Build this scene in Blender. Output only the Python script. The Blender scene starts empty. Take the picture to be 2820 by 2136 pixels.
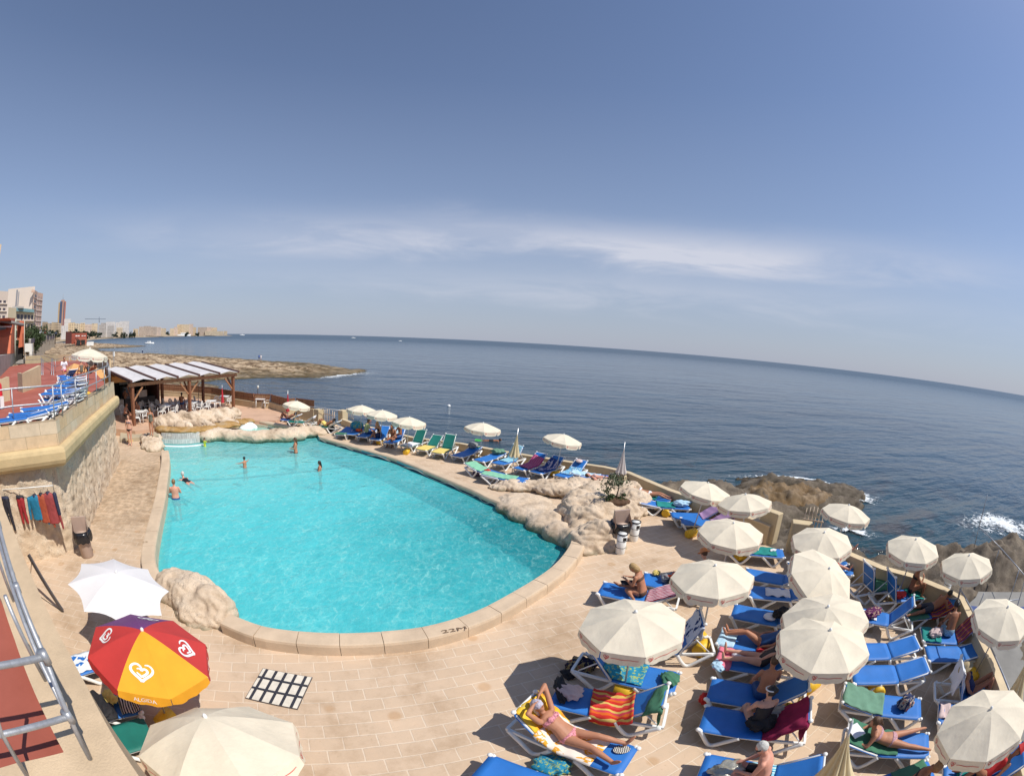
import bpy, bmesh, math, random
from mathutils import Vector as V, Matrix, noise, Euler, Quaternion
from mathutils.geometry import intersect_point_line
random.seed(7)
PI = math.pi
scene = bpy.context.scene
COL = scene.collection
SEA = -2.0
# ------------------------------------------------------------------ helpers
def tag(o, label=None, cat=None, group=None, kind=None):
    if label: o['label'] = label
    if cat: o['category'] = cat
    if group: o['group'] = group
    if kind: o['kind'] = kind
    return o
def link(name, me, parent=None, m=None):
    o = bpy.data.objects.new(name, me); COL.objects.link(o)
    if parent is not None: o.parent = parent
    if m is not None and hasattr(me, 'materials') and not me.materials: me.materials.append(m)
    return o
def empty(name, loc=(0, 0, 0), rz=0.0, label=None, cat=None, group=None):
    o = bpy.data.objects.new(name, None); COL.objects.link(o)
    o.location = loc; o.rotation_euler = (0, 0, rz); o.empty_display_size = .1
    return tag(o, label, cat, group)
def to_mesh(bm, name='mesh', smooth=False):
    me = bpy.data.meshes.new(name)
    bmesh.ops.recalc_face_normals(bm, faces=bm.faces)
    bm.to_mesh(me); bm.free()
    if smooth: me.polygons.foreach_set('use_smooth', [True] * len(me.polygons))
    return me
def box(bm, x0, x1, y0, y1, z0, z1, M=None):
    vs = [V((x, y, z)) for x in (x0, x1) for y in (y0, y1) for z in (z0, z1)]
    if M is not None: vs = [M @ v for v in vs]
    v = [bm.verts.new(c) for c in vs]
    for f in ((0, 1, 3, 2), (4, 6, 7, 5), (0, 4, 5, 1), (2, 3, 7, 6), (0, 2, 6, 4), (1, 5, 7, 3)):
        bm.faces.new([v[i] for i in f])
def box_mesh(x0, x1, y0, y1, z0, z1, name='box', bev=0):
    bm = bmesh.new(); box(bm, x0, x1, y0, y1, z0, z1)
    if bev: bmesh.ops.bevel(bm, geom=list(bm.edges), offset=bev, segments=2, affect='EDGES', profile=.5)
    return to_mesh(bm, name)
def frame(d, hint=V((0, 0, 1))):
    d = d.normalized()
    if abs(d.dot(hint)) > .97: hint = V((1, 0, 0)) if abs(d.x) < .9 else V((0, 1, 0))
    u = d.cross(hint).normalized(); return u, u.cross(d).normalized()
def tube(bm, pts, r, n=8, closed=False, flat=1.0, caps=True):
    pts = [V(p) for p in pts]; N = len(pts)
    rr = r if isinstance(r, (list, tuple)) else [r] * N
    rings = []; hint = V((0, 0, 1))
    for i, p in enumerate(pts):
        if closed: d = pts[(i + 1) % N] - pts[i - 1]
        else: d = pts[min(i + 1, N - 1)] - pts[max(i - 1, 0)]
        if d.length < 1e-6: d = V((0, 0, 1))
        u, w = frame(d, hint)
        if i and rings_u.dot(u) < 0: u = -u; w = -w
        rings_u = u
        rings.append([bm.verts.new(p + (u * math.cos(2 * PI * k / n) + w * math.sin(2 * PI * k / n) * flat) * rr[i]) for k in range(n)])
    for i in range(N if closed else N - 1):
        a, b = rings[i], rings[(i + 1) % N]
        for k in range(n):
            bm.faces.new((a[k], a[(k + 1) % n], b[(k + 1) % n], b[k]))
    if caps and not closed:
        bm.faces.new(rings[0]); bm.faces.new(rings[-1][::-1])
def tube_mesh(pts, r, n=8, closed=False, flat=1.0, name='tube'):
    bm = bmesh.new(); tube(bm, pts, r, n, closed, flat); return to_mesh(bm, name, True)
def loft(bm, rings, n=16):
    """rings: (centre, u axis, v axis, ru, rv); closed with caps"""
    R = []
    for c, u, w, ru, rv in rings:
        R.append([bm.verts.new(V(c) + u * math.cos(2 * PI * k / n) * ru + w * math.sin(2 * PI * k / n) * rv) for k in range(n)])
    for a, b in zip(R, R[1:]):
        for k in range(n): bm.faces.new((a[k], a[(k + 1) % n], b[(k + 1) % n], b[k]))
    bm.faces.new(R[0][::-1]); bm.faces.new(R[-1])
def capsule(bm, a, b, ra, rb, n=10, mid=None):
    a = V(a); b = V(b); d = (b - a)
    if d.length < 1e-5: d = V((0, 0, .001))
    u, w = frame(d); d.normalize(); rs = []
    for t in (-.95, -.7, -.35, 0): rs.append((a + d * ra * t, u, w, ra * math.sqrt(1 - t * t), ra * math.sqrt(1 - t * t)))
    if mid: rs.append((a.lerp(b, mid[0]), u, w, mid[1], mid[1]))
    for t in (0, .35, .7, .95): rs.append((b + d * rb * t, u, w, rb * math.sqrt(1 - t * t), rb * math.sqrt(1 - t * t)))
    loft(bm, rs, n)
def ellip(bm, c, u, v, w, ru, rv, rw, n=14, m=9):
    rs = []
    for i in range(m):
        t = -math.cos(PI * (i + .35) / (m - .3)); s = math.sqrt(max(0, 1 - t * t))
        rs.append((V(c) + w * rw * t, u, v, ru * s, rv * s))
    loft(bm, rs, n)
def fuse(bm, voxel, smooth=6, name='body', disp=None):
    me = bpy.data.meshes.new('tmp'); bmesh.ops.recalc_face_normals(bm, faces=bm.faces); bm.to_mesh(me); bm.free()
    o = bpy.data.objects.new('tmp', me); COL.objects.link(o)
    md = o.modifiers.new('r', 'REMESH'); md.mode = 'VOXEL'; md.voxel_size = voxel; md.use_smooth_shade = True
    if smooth:
        sm = o.modifiers.new('s', 'SMOOTH'); sm.iterations = smooth; sm.factor = .5
    bpy.context.view_layer.update()
    dg = bpy.context.evaluated_depsgraph_get()
    out = bpy.data.meshes.new_from_object(o.evaluated_get(dg))
    bpy.data.objects.remove(o); bpy.data.meshes.remove(me); out.name = name
    if disp:
        ns = [v.normal.copy() for v in out.vertices]
        for v, n_ in zip(out.vertices, ns): v.co += n_ * disp(v.co)
    out.polygons.foreach_set('use_smooth', [True] * len(out.polygons))
    return out
def inpoly(x, y, P):
    c = False; j = len(P) - 1
    for i in range(len(P)):
        xi, yi = P[i][0], P[i][1]; xj, yj = P[j][0], P[j][1]
        if (yi > y) != (yj > y) and x < (xj - xi) * (y - yi) / (yj - yi) + xi: c = not c
        j = i
    return c
def pdist(x, y, P):
    """signed distance to polygon outline, positive inside"""
    best = 1e18; j = len(P) - 1
    for i in range(len(P)):
        ax, ay = P[j][0], P[j][1]; bx, by = P[i][0], P[i][1]
        dx, dy = bx - ax, by - ay; L = dx * dx + dy * dy or 1e-9
        t = max(0, min(1, ((x - ax) * dx + (y - ay) * dy) / L))
        d = (x - ax - t * dx) ** 2 + (y - ay - t * dy) ** 2
        if d < best: best = d
        j = i
    best = math.sqrt(best)
    return best if inpoly(x, y, P) else -best
def sstep(a, b, x):
    t = max(0, min(1, (x - a) / (b - a))); return t * t * (3 - 2 * t)
def fbm(x, y, z=0, o=4, H=1.0): return noise.fractal(V((x, y, z)), H, 2.0, o)
def smooth_path(pts, n=6, closed=False):
    P = [V(p) for p in pts]; out = []; N = len(P)
    rng = range(N if closed else N - 1)
    for i in rng:
        p0 = P[i - 1] if (closed or i > 0) else P[0]; p1 = P[i]; p2 = P[(i + 1) % N]
        p3 = P[(i + 2) % N] if (closed or i + 2 < N) else P[-1]
        for k in range(n):
            t = k / n
            out.append(.5 * ((2 * p1) + (-p0 + p2) * t + (2 * p0 - 5 * p1 + 4 * p2 - p3) * t * t + (-p0 + 3 * p1 - 3 * p2 + p3) * t ** 3))
    if not closed: out.append(P[-1])
    return out
# ------------------------------------------------------------------ materials
MATS = {}
def nodes(name):
    m = bpy.data.materials.new(name); m.use_nodes = True; nt = m.node_tree
    b = nt.nodes['Principled BSDF']; return m, nt, b
def N(nt, t, **k):
    n = nt.nodes.new(t)
    for a, v in k.items():
        if a in n.inputs: n.inputs[a].default_value = v
        else: setattr(n, a, v)
    return n
def ramp(nt, stops, interp='LINEAR'):
    r = nt.nodes.new('ShaderNodeValToRGB'); r.color_ramp.interpolation = interp
    e = r.color_ramp.elements
    while len(e) < len(stops): e.new(.5)
    for i, (p, c) in enumerate(stops): e[i].position = p; e[i].color = (*c, 1) if len(c) == 3 else c
    return r
def coords(nt, scale=(1, 1, 1), rot=(0, 0, 0), kind='Object', world=False):
    if world:
        g = nt.nodes.new('ShaderNodeNewGeometry'); src = g.outputs['Position']
    else:
        tc = nt.nodes.new('ShaderNodeTexCoord'); src = tc.outputs[kind]
    mp = nt.nodes.new('ShaderNodeMapping'); mp.inputs['Scale'].default_value = scale; mp.inputs['Rotation'].default_value = rot
    nt.links.new(src, mp.inputs['Vector']); return mp.outputs[0]
def plain(name, col, rough=.6, var=.12, scale=6, bump=.0, bscale=40, metal=0, spec=.5, translucent=0, world=False, coat=0, dirt=0):
    if name in MATS: return MATS[name]
    m, nt, b = nodes(name); L = nt.links.new
    b.inputs['Roughness'].default_value = rough; b.inputs['Metallic'].default_value = metal
    b.inputs['Specular IOR Level'].default_value = spec
    co = coords(nt, world=world)
    nz = N(nt, 'ShaderNodeTexNoise', Scale=scale, Detail=5, Roughness=.6); L(co, nz.inputs['Vector'])
    lo = tuple(c * (1 - var) for c in col); hi = tuple(min(1, c * (1 + var)) for c in col)
    rp = ramp(nt, [(.3, lo), (.7, hi)]); L(nz.outputs[0], rp.inputs[0]); out = rp.outputs[0]
    if dirt:
        n2 = N(nt, 'ShaderNodeTexNoise', Scale=scale * .35, Detail=8, Roughness=.75); L(co, n2.inputs['Vector'])
        r2 = ramp(nt, [(.42, (1, 1, 1)), (.7, (1 - dirt,) * 3)]); L(n2.outputs[0], r2.inputs[0])
        mx = N(nt, 'ShaderNodeMix', data_type='RGBA', blend_type='MULTIPLY'); mx.inputs[0].default_value = 1
        L(out, mx.inputs[6]); L(r2.outputs[0], mx.inputs[7]); out = mx.outputs[2]
    L(out, b.inputs['Base Color'])
    if bump:
        nb = N(nt, 'ShaderNodeTexNoise', Scale=bscale, Detail=4); L(co, nb.inputs['Vector'])
        bp = N(nt, 'ShaderNodeBump', Strength=bump, Distance=.02); L(nb.outputs[0], bp.inputs['Height']); L(bp.outputs[0], b.inputs['Normal'])
    if translucent:
        tr = N(nt, 'ShaderNodeBsdfTranslucent'); L(out, tr.inputs[0])
        mx = N(nt, 'ShaderNodeMixShader'); mx.inputs[0].default_value = translucent
        L(b.outputs[0], mx.inputs[1]); L(tr.outputs[0], mx.inputs[2]); L(mx.outputs[0], nt.nodes['Material Output'].inputs[0])
    MATS[name] = m; return m
def cloth(name, cols, kind='stripe', scale=8, rough=.9, axis=0, warp=0.0):
    """patterned fabric on UV"""
    if name in MATS: return MATS[name]
    m, nt, b = nodes(name); L = nt.links.new
    b.inputs['Roughness'].default_value = rough; b.inputs['Specular IOR Level'].default_value = .2
    uv = coords(nt, kind='UV')
    if warp:
        nz = N(nt, 'ShaderNodeTexNoise', Scale=3, Detail=2); L(uv, nz.inputs['Vector'])
        mx = N(nt, 'ShaderNodeMix', data_type='RGBA', blend_type='LINEAR_LIGHT'); mx.inputs[0].default_value = warp
        L(uv, mx.inputs[6]); L(nz.outputs[1], mx.inputs[7]); uv = mx.outputs[2]
    if kind == 'stripe':
        sx = N(nt, 'ShaderNodeSeparateXYZ'); L(uv, sx.inputs[0])
        mu = N(nt, 'ShaderNodeMath', operation='MULTIPLY'); L(sx.outputs[axis], mu.inputs[0]); mu.inputs[1].default_value = scale
        fr = N(nt, 'ShaderNodeMath', operation='FRACT'); L(mu.outputs[0], fr.inputs[0]); src = fr.outputs[0]
        st = [(i / len(cols), c) for i, c in enumerate(cols)]; rp = ramp(nt, st, 'CONSTANT')
    elif kind == 'floral':
        vo = N(nt, 'ShaderNodeTexVoronoi', Scale=scale); L(uv, vo.inputs['Vector'])
        nz = N(nt, 'ShaderNodeTexNoise', Scale=scale * .8, Detail=4, Distortion=1.5); L(uv, nz.inputs['Vector'])
        ad = N(nt, 'ShaderNodeMath', operation='MULTIPLY_ADD'); L(vo.outputs[0], ad.inputs[0]); ad.inputs[1].default_value = .5; L(nz.outputs[0], ad.inputs[2])
        src = ad.outputs[0]; n_ = len(cols); st = [(.32 + .5 * i / n_ if i else 0, c) for i, c in enumerate(cols)]; rp = ramp(nt, st, 'CONSTANT')
    else:
        nz = N(nt, 'ShaderNodeTexNoise', Scale=scale, Detail=3, Distortion=.6); L(uv, nz.inputs['Vector']); src = nz.outputs[0]
        st = [(.3 + .4 * i / max(1, len(cols) - 1), c) for i, c in enumerate(cols)]; rp = ramp(nt, st)
    L(src, rp.inputs[0]); L(rp.outputs[0], b.inputs['Base Color'])
    nb = N(nt, 'ShaderNodeTexNoise', Scale=120, Detail=2); L(coords(nt), nb.inputs['Vector'])
    bp = N(nt, 'ShaderNodeBump', Strength=.4, Distance=.004); L(nb.outputs[0], bp.inputs['Height']); L(bp.outputs[0], b.inputs['Normal'])
    MATS[name] = m; return m
BLUE = plain('blue_sling', (.018, .155, .50), .55, .10, 3, .15, 160)
GREEN = plain('green_sling', (.01, .16, .13), .6, .12, 3, .15, 160)
PLAST = plain('white_plastic', (.80, .80, .77), .35, .05, 4, dirt=.1)
PLASTG = plain('shaded_white_plastic', (.62, .62, .60), .4, .08, 4)  # greyer copy of the white plastic, shade of the rear chairs in its colour
CREAM = plain('cream_canvas', (.85, .765, .60), .85, .07, 2.5, .45, 9, translucent=.2, dirt=.05)
WHITEC = plain('white_canvas', (.82, .80, .80), .85, .03, 3, .1, 30, translucent=.2)
YELC = plain('tan_canvas', (.74, .62, .38), .85, .10, 3, .15, 20, translucent=.2)
STEEL = plain('galvanised_steel', (.45, .46, .48), .45, .15, 12, .1, 60, metal=.55, dirt=.2)
ALU = plain('aluminium_pole', (.6, .6, .6), .35, .08, 8, metal=.7)
DARKP = plain('dark_pole', (.08, .07, .07), .5)
YEL = plain('yellow_tank', (.75, .45, .02), .5, .12, 6)
BLACKP = plain('black_plastic', (.015, .015, .018), .25, .2, 10, coat=1)
TAN = plain('tan_fibreglass', (.42, .31, .25), .5, .08, 5)
WOOD = plain('red_brown_wood', (.22, .09, .045), .65, .3, 9, .3, 50)
WOODL = plain('light_wood', (.36, .18, .09), .7, .3, 9, .3, 50)
DARK = plain('dark_interior', (.02, .018, .016), .8)  # near-black colour stands in for the shade inside openings
PALE = plain('pale_stone', (.46, .38, .26), .85, .12, 1.2, .25, 45, dirt=.15)
SEAWALL = plain('sea_wall_stone', (.56, .45, .28), .85, .10, 1.5, .2, 50, world=True, dirt=.15)
# ------------------------------------------------------------------ camera, light, sky
cam_d = bpy.data.cameras.new('camera'); cam = bpy.data.objects.new('camera', cam_d); COL.objects.link(cam)
cam_d.type = 'PANO'; cp = cam_d if hasattr(cam_d, 'fisheye_lens') else cam_d.cycles; cp.panorama_type = 'FISHEYE_EQUISOLID'
cam_d.sensor_fit = 'HORIZONTAL'; cam_d.sensor_width = 36.0
cp.fisheye_lens = 1250.0 / 2820 * 36; cp.fisheye_fov = math.radians(200)
cam_d.clip_start = .05; cam_d.clip_end = 60000
pitch, roll = math.radians(5.78), math.radians(3.11)
upc = V((math.sin(roll) * math.cos(pitch), math.cos(roll) * math.cos(pitch), math.sin(pitch)))
fwc = (V((0, 0, -1)) - upc * V((0, 0, -1)).dot(upc)).normalized(); rtc = fwc.cross(upc)
R3 = Matrix((rtc, fwc, upc))     # camera space -> world space
cam.matrix_world = Matrix.Translation((0, 0, 6.0)) @ R3.to_4x4()
scene.camera = cam
sun_dir = V((.70, -.20, 1.0)).normalized()
sd = bpy.data.lights.new('sun', 'SUN'); sd.energy = 4.7; sd.angle = math.radians(.5); sd.color = (1, .95, .87)
so = bpy.data.objects.new('sun', sd); COL.objects.link(so); so.rotation_euler = sun_dir.to_track_quat('Z', 'Y').to_euler()
w = bpy.data.worlds.new('World'); scene.world = w; w.use_nodes = True; nt = w.node_tree; L = nt.links.new
bg = nt.nodes['Background']; bg.inputs[1].default_value = .12
sky = nt.nodes.new('ShaderNodeTexSky'); sky.sky_type = 'NISHITA'; sky.sun_disc = False
sky.sun_elevation = math.asin(sun_dir.z); sky.sun_rotation = math.atan2(sun_dir.x, sun_dir.y)
sky.air_density = 1.0; sky.dust_density = .15; sky.ozone_density = 2.0; sky.altitude = 0
tc = nt.nodes.new('ShaderNodeTexCoord'); sp = nt.nodes.new('ShaderNodeSeparateXYZ'); L(tc.outputs['Generated'], sp.inputs[0])
def WM(op, a, b=None, c=None):
    n = nt.nodes.new('ShaderNodeMath'); n.operation = op
    for i, x in enumerate((a, b, c)):
        if x is None: continue
        if isinstance(x, (int, float)): n.inputs[i].default_value = x
        else: L(x, n.inputs[i])
    return n.outputs[0]
zc = WM('MAXIMUM', sp.outputs[2], .0)
# haze that lifts and greys the sky near the horizon
hz = ramp(nt, [(0, (1, 1, 1)), (.10, (.80,) * 3), (.26, (.40,) * 3), (.55, (.12,) * 3), (1, (.02,) * 3)]); L(zc, hz.inputs[0])
tint = N(nt, 'ShaderNodeMix', data_type='RGBA', blend_type='MULTIPLY'); tint.inputs[0].default_value = 1
L(sky.outputs[0], tint.inputs[6]); tint.inputs[7].default_value = (.95, .92, .98, 1)
mxh = N(nt, 'ShaderNodeMix', data_type='RGBA'); L(WM('MULTIPLY', hz.outputs[0], .86), mxh.inputs[0]); L(tint.outputs[2], mxh.inputs[6]); mxh.inputs[7].default_value = (2.95, 3.4, 4.45, 1)
# streaky cirrus band
mp = nt.nodes.new('ShaderNodeMapping'); L(tc.outputs['Generated'], mp.inputs[0]); mp.inputs['Scale'].default_value = (1.6, 1.6, 9)
mp.inputs['Rotation'].default_value = (0, .03, 0)
n1 = N(nt, 'ShaderNodeTexNoise', Scale=1.7, Detail=9, Roughness=.58, Distortion=.45); L(mp.outputs[0], n1.inputs['Vector'])
elev = WM('ARCTAN2', sp.outputs[2], WM('SQRT', WM('ADD', WM('MULTIPLY', sp.outputs[0], sp.outputs[0]), WM('MULTIPLY', sp.outputs[1], sp.outputs[1]))))
az = WM('ARCTAN2', sp.outputs[0], sp.outputs[1])
def band(x, c, wd):
    t = WM('DIVIDE', WM('SUBTRACT', x, c), wd); return WM('POWER', 2.718, WM('MULTIPLY', WM('MULTIPLY', t, t), -1.0))
cen = WM('ADD', .215, WM('MULTIPLY', az, -.0))
wob = WM('MULTIPLY', WM('SUBTRACT', n1.outputs[0], .5), .12)
bandm = WM('MULTIPLY', band(WM('ADD', elev, wob), .225, .042), band(az, .22, .72))
band2 = WM('MULTIPLY', band(WM('ADD', elev, wob), .125, .035), WM('MULTIPLY', band(az, .3, .8), .45))
band3 = WM('MULTIPLY', band(elev, .20, .03), WM('MULTIPLY', band(az, -.55, .25), .55))
dens = ramp(nt, [(.38, (0, 0, 0)), (.62, (1, 1, 1))]); L(n1.outputs[0], dens.inputs[0])
cl = WM('MULTIPLY', WM('ADD', WM('ADD', bandm, band2), band3), WM('MULTIPLY_ADD', dens.outputs[0], .62, .38))
cl = WM('MINIMUM', WM('MULTIPLY', cl, 1.0), .8)
mxc = N(nt, 'ShaderNodeMix', data_type='RGBA'); L(cl, mxc.inputs[0]); L(mxh.outputs[2], mxc.inputs[6]); mxc.inputs[7].default_value = (5.8, 5.9, 6.6, 1)
L(mxc.outputs[2], bg.inputs[0])
scene.view_settings.view_transform = 'Standard'; scene.view_settings.look = 'None'; scene.view_settings.exposure = 0
scene.cycles.max_bounces = 8; scene.cycles.transparent_max_bounces = 12; scene.cycles.caustics_refractive = False
# ------------------------------------------------------------------ materials of the setting
def rock_mat(name, cols, scale=1.0, bump=.6, wet=None, green=None):
    m, nt, b = nodes(name); L = nt.links.new; co = coords(nt, world=True)
    b.inputs['Roughness'].default_value = .9; b.inputs['Specular IOR Level'].default_value = .25
    n1 = N(nt, 'ShaderNodeTexNoise', Scale=.8 * scale, Detail=10, Roughness=.68); L(co, n1.inputs['Vector'])
    rp = ramp(nt, [(.28, cols[0]), (.48, cols[1]), (.68, cols[2])]); L(n1.outputs[0], rp.inputs[0]); out = rp.outputs[0]
    n2 = N(nt, 'ShaderNodeTexVoronoi', Scale=5 * scale, feature='DISTANCE_TO_EDGE'); n3 = N(nt, 'ShaderNodeTexNoise', Scale=3 * scale, Detail=6); L(co, n3.inputs['Vector'])
    mv = N(nt, 'ShaderNodeMix', data_type='RGBA', blend_type='LINEAR_LIGHT'); mv.inputs[0].default_value = .35; L(co, mv.inputs[6]); L(n3.outputs[1], mv.inputs[7]); L(mv.outputs[2], n2.inputs['Vector'])
    cr = ramp(nt, [(0, (.35,) * 3), (.05, (1,) * 3)]); L(n2.outputs[0], cr.inputs[0])
    mk = ramp(nt, [(.45, (0,) * 3), (.6, (1,) * 3)]); L(n1.outputs[0], mk.inputs[0])
    mm = N(nt, 'ShaderNodeMix', data_type='RGBA', blend_type='MULTIPLY'); L(mk.outputs[0], mm.inputs[0]); L(out, mm.inputs[6]); L(cr.outputs[0], mm.inputs[7]); out = mm.outputs[2]
    if name == 'foreshore_rock':      # long dark fissures and ledge lines
        mf = nt.nodes.new('ShaderNodeMapping'); mf.inputs['Scale'].default_value = (.10, .26, 1); mf.inputs['Rotation'].default_value = (0, 0, .55); L(mv.outputs[2], mf.inputs[0])
        vf = N(nt, 'ShaderNodeTexVoronoi', Scale=1.0, feature='DISTANCE_TO_EDGE'); L(mf.outputs[0], vf.inputs['Vector']); rf = ramp(nt, [(0, (.15, .12, .10)), (.05, (.45, .40, .35)), (.13, (1, 1, 1))]); L(vf.outputs[0], rf.inputs[0])
        mg = N(nt, 'ShaderNodeMix', data_type='RGBA', blend_type='MULTIPLY'); mg.inputs[0].default_value = .9; L(out, mg.inputs[6]); L(rf.outputs[0], mg.inputs[7]); out = mg.outputs[2]
    if wet:    # (z0, z1, colour): darker band near the water
        g = nt.nodes.new('ShaderNodeNewGeometry'); sx = N(nt, 'ShaderNodeSeparateXYZ'); L(g.outputs['Position'], sx.inputs[0])
        ad = N(nt, 'ShaderNodeMath', operation='MULTIPLY_ADD'); L(n3.outputs[0], ad.inputs[0]); ad.inputs[1].default_value = -(wet[1] - wet[0]) * 1.2; L(sx.outputs[2], ad.inputs[2])
        mr = N(nt, 'ShaderNodeMapRange'); L(ad.outputs[0], mr.inputs[0]); d = (wet[1] - wet[0]) * .6
        mr.inputs[1].default_value = wet[0] - d; mr.inputs[2].default_value = wet[1] - d
        mx = N(nt, 'ShaderNodeMix', data_type='RGBA'); L(mr.outputs[0], mx.inputs[0]); mx.inputs[6].default_value = (*wet[2], 1); L(out, mx.inputs[7]); out = mx.outputs[2]
        rr = N(nt, 'ShaderNodeMapRange'); L(mr.outputs[0], rr.inputs[0]); rr.inputs[3].default_value = .35; rr.inputs[4].default_value = .9; L(rr.outputs[0], b.inputs['Roughness'])
    L(out, b.inputs['Base Color'])
    n4 = N(nt, 'ShaderNodeTexNoise', Scale=14 * scale, Detail=8, Roughness=.7); L(co, n4.inputs['Vector'])
    bp = N(nt, 'ShaderNodeBump', Strength=bump, Distance=.06 / scale); L(n4.outputs[0], bp.inputs['Height']); L(bp.outputs[0], b.inputs['Normal'])
    return m
LIME = rock_mat('limestone', [(.30, .21, .12), (.50, .38, .24), (.60, .48, .33)], 1.0, .5)
POOLROCK = rock_mat('artificial_rock', [(.27, .19, .12), (.60, .47, .34), (.74, .61, .47)], 1.6, .55, wet=(-.18, .16, (.06, .09, .04)))
LEDGE = rock_mat('stained_ledge', [(.22, .12, .04), (.42, .25, .09), (.52, .40, .26)], 1.6, .5)
FORE = rock_mat('foreshore_rock', [(.17, .12, .075), (.46, .34, .22), (.60, .48, .34)], .35, 1.0, wet=(-2.0, -1.2, (.09, .065, .02)))
SHELF = rock_mat('dark_shelf', [(.05, .038, .026), (.15, .12, .09), (.25, .205, .15)], 1.2, .9, wet=(-2.05, -1.55, (.045, .03, .008)))
MOUND = rock_mat('mound_rock', [(.06, .045, .025), (.22, .155, .09), (.40, .30, .20)], 1.2, 1.0, wet=(-1.9, -1.3, (.15, .08, .018)))
RUBBLE = rock_mat('rubble_wall', [(.46, .35, .24), (.66, .52, .37), (.74, .63, .49)], 1.4, 1.0)
def paving():
    m, nt, b = nodes('paving'); L = nt.links.new
    co = coords(nt, rot=(0, 0, math.radians(-25)), world=True)
    nz = N(nt, 'ShaderNodeTexNoise', Scale=2.2, Detail=3); L(co, nz.inputs['Vector'])
    mv = N(nt, 'ShaderNodeMix', data_type='RGBA', blend_type='LINEAR_LIGHT'); mv.inputs[0].default_value = .022; L(co, mv.inputs[6]); L(nz.outputs[1], mv.inputs[7])
    br = nt.nodes.new('ShaderNodeTexBrick'); L(mv.outputs[2], br.inputs['Vector'])
    br.inputs['Scale'].default_value = 1; br.inputs['Brick Width'].default_value = .56; br.inputs['Row Height'].default_value = .29
    br.inputs['Mortar Size'].default_value = .013; br.inputs['Mortar Smooth'].default_value = .35
    br.inputs['Color1'].default_value = (.55, .41, .285, 1); br.inputs['Color2'].default_value = (.59, .445, .315, 1); br.inputs['Mortar'].default_value = (.66, .54, .41, 1)
    n1 = N(nt, 'ShaderNodeTexNoise', Scale=.55, Detail=9, Roughness=.7); L(co, n1.inputs['Vector'])
    r1 = ramp(nt, [(.34, (.74, .69, .63)), (.5, (1, 1, 1)), (.68, (1.12, 1.10, 1.08))]); L(n1.outputs[0], r1.inputs[0])
    mx = N(nt, 'ShaderNodeMix', data_type='RGBA', blend_type='MULTIPLY'); mx.inputs[0].default_value = 1; L(br.outputs[0], mx.inputs[6]); L(r1.outputs[0], mx.inputs[7])
    n2 = N(nt, 'ShaderNodeTexNoise', Scale=9, Detail=8, Roughness=.8); L(co, n2.inputs['Vector'])
    r2 = ramp(nt, [(.28, (.70, .64, .55)), (.42, (1, 1, 1))]); L(n2.outputs[0], r2.inputs[0])
    m2 = N(nt, 'ShaderNodeMix', data_type='RGBA', blend_type='MULTIPLY'); m2.inputs[0].default_value = .8; L(mx.outputs[2], m2.inputs[6]); L(r2.outputs[0], m2.inputs[7])
    n5 = N(nt, 'ShaderNodeTexVoronoi', Scale=1.1); L(co, n5.inputs['Vector'])      # round damp stains
    r5 = ramp(nt, [(.10, (.80, .66, .50)), (.16, (1, 1, 1))]); L(n5.outputs[0], r5.inputs[0])
    m5 = N(nt, 'ShaderNodeMix', data_type='RGBA', blend_type='MULTIPLY'); m5.inputs[0].default_value = .6; L(m2.outputs[2], m5.inputs[6]); L(r5.outputs[0], m5.inputs[7])
    # damp trampled path beside the pool at the left
    g = nt.nodes.new('ShaderNodeNewGeometry'); ds = N(nt, 'ShaderNodeVectorMath', operation='DISTANCE'); L(g.outputs['Position'], ds.inputs[0]); ds.inputs[1].default_value = (-14.5, 12.5, 0)
    mr = N(nt, 'ShaderNodeMapRange'); L(ds.outputs['Value'], mr.inputs[0]); mr.inputs[1].default_value = 7.5; mr.inputs[2].default_value = 2.5
    n6 = N(nt, 'ShaderNodeTexNoise', Scale=3.5, Detail=6, Roughness=.7); L(co, n6.inputs['Vector']); r6 = ramp(nt, [(.42, (.62, .60, .56)), (.58, (.92, .9, .86))]); L(n6.outputs[0], r6.inputs[0])
    m6 = N(nt, 'ShaderNodeMix', data_type='RGBA', blend_type='MULTIPLY'); L(mr.outputs[0], m6.inputs[0]); L(m5.outputs[2], m6.inputs[6]); L(r6.outputs[0], m6.inputs[7])
    L(m6.outputs[2], b.inputs['Base Color']); b.inputs['Roughness'].default_value = .85; b.inputs['Specular IOR Level'].default_value = .3
    b1 = N(nt, 'ShaderNodeBump', Strength=.25, Distance=.02); L(n2.outputs[0], b1.inputs['Height'])
    b2 = N(nt, 'ShaderNodeBump', Strength=.5, Distance=-.012); L(br.outputs['Fac'], b2.inputs['Height']); L(b1.outputs[0], b2.inputs['Normal']); L(b2.outputs[0], b.inputs['Normal'])
    return m
PAVE = paving()
def red_floor():
    m, nt, b = nodes('red_floor'); L = nt.links.new; co = coords(nt, world=True)
    n = N(nt, 'ShaderNodeTexNoise', Scale=.7, Detail=8, Roughness=.65); L(co, n.inputs['Vector'])
    r = ramp(nt, [(.3, (.30, .075, .045)), (.55, (.37, .10, .065)), (.68, (.42, .15, .11)), (.78, (.55, .33, .27))]); L(n.outputs[0], r.inputs[0])
    L(r.outputs[0], b.inputs['Base Color']); b.inputs['Roughness'].default_value = .75; return m
REDF = red_floor()
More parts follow.
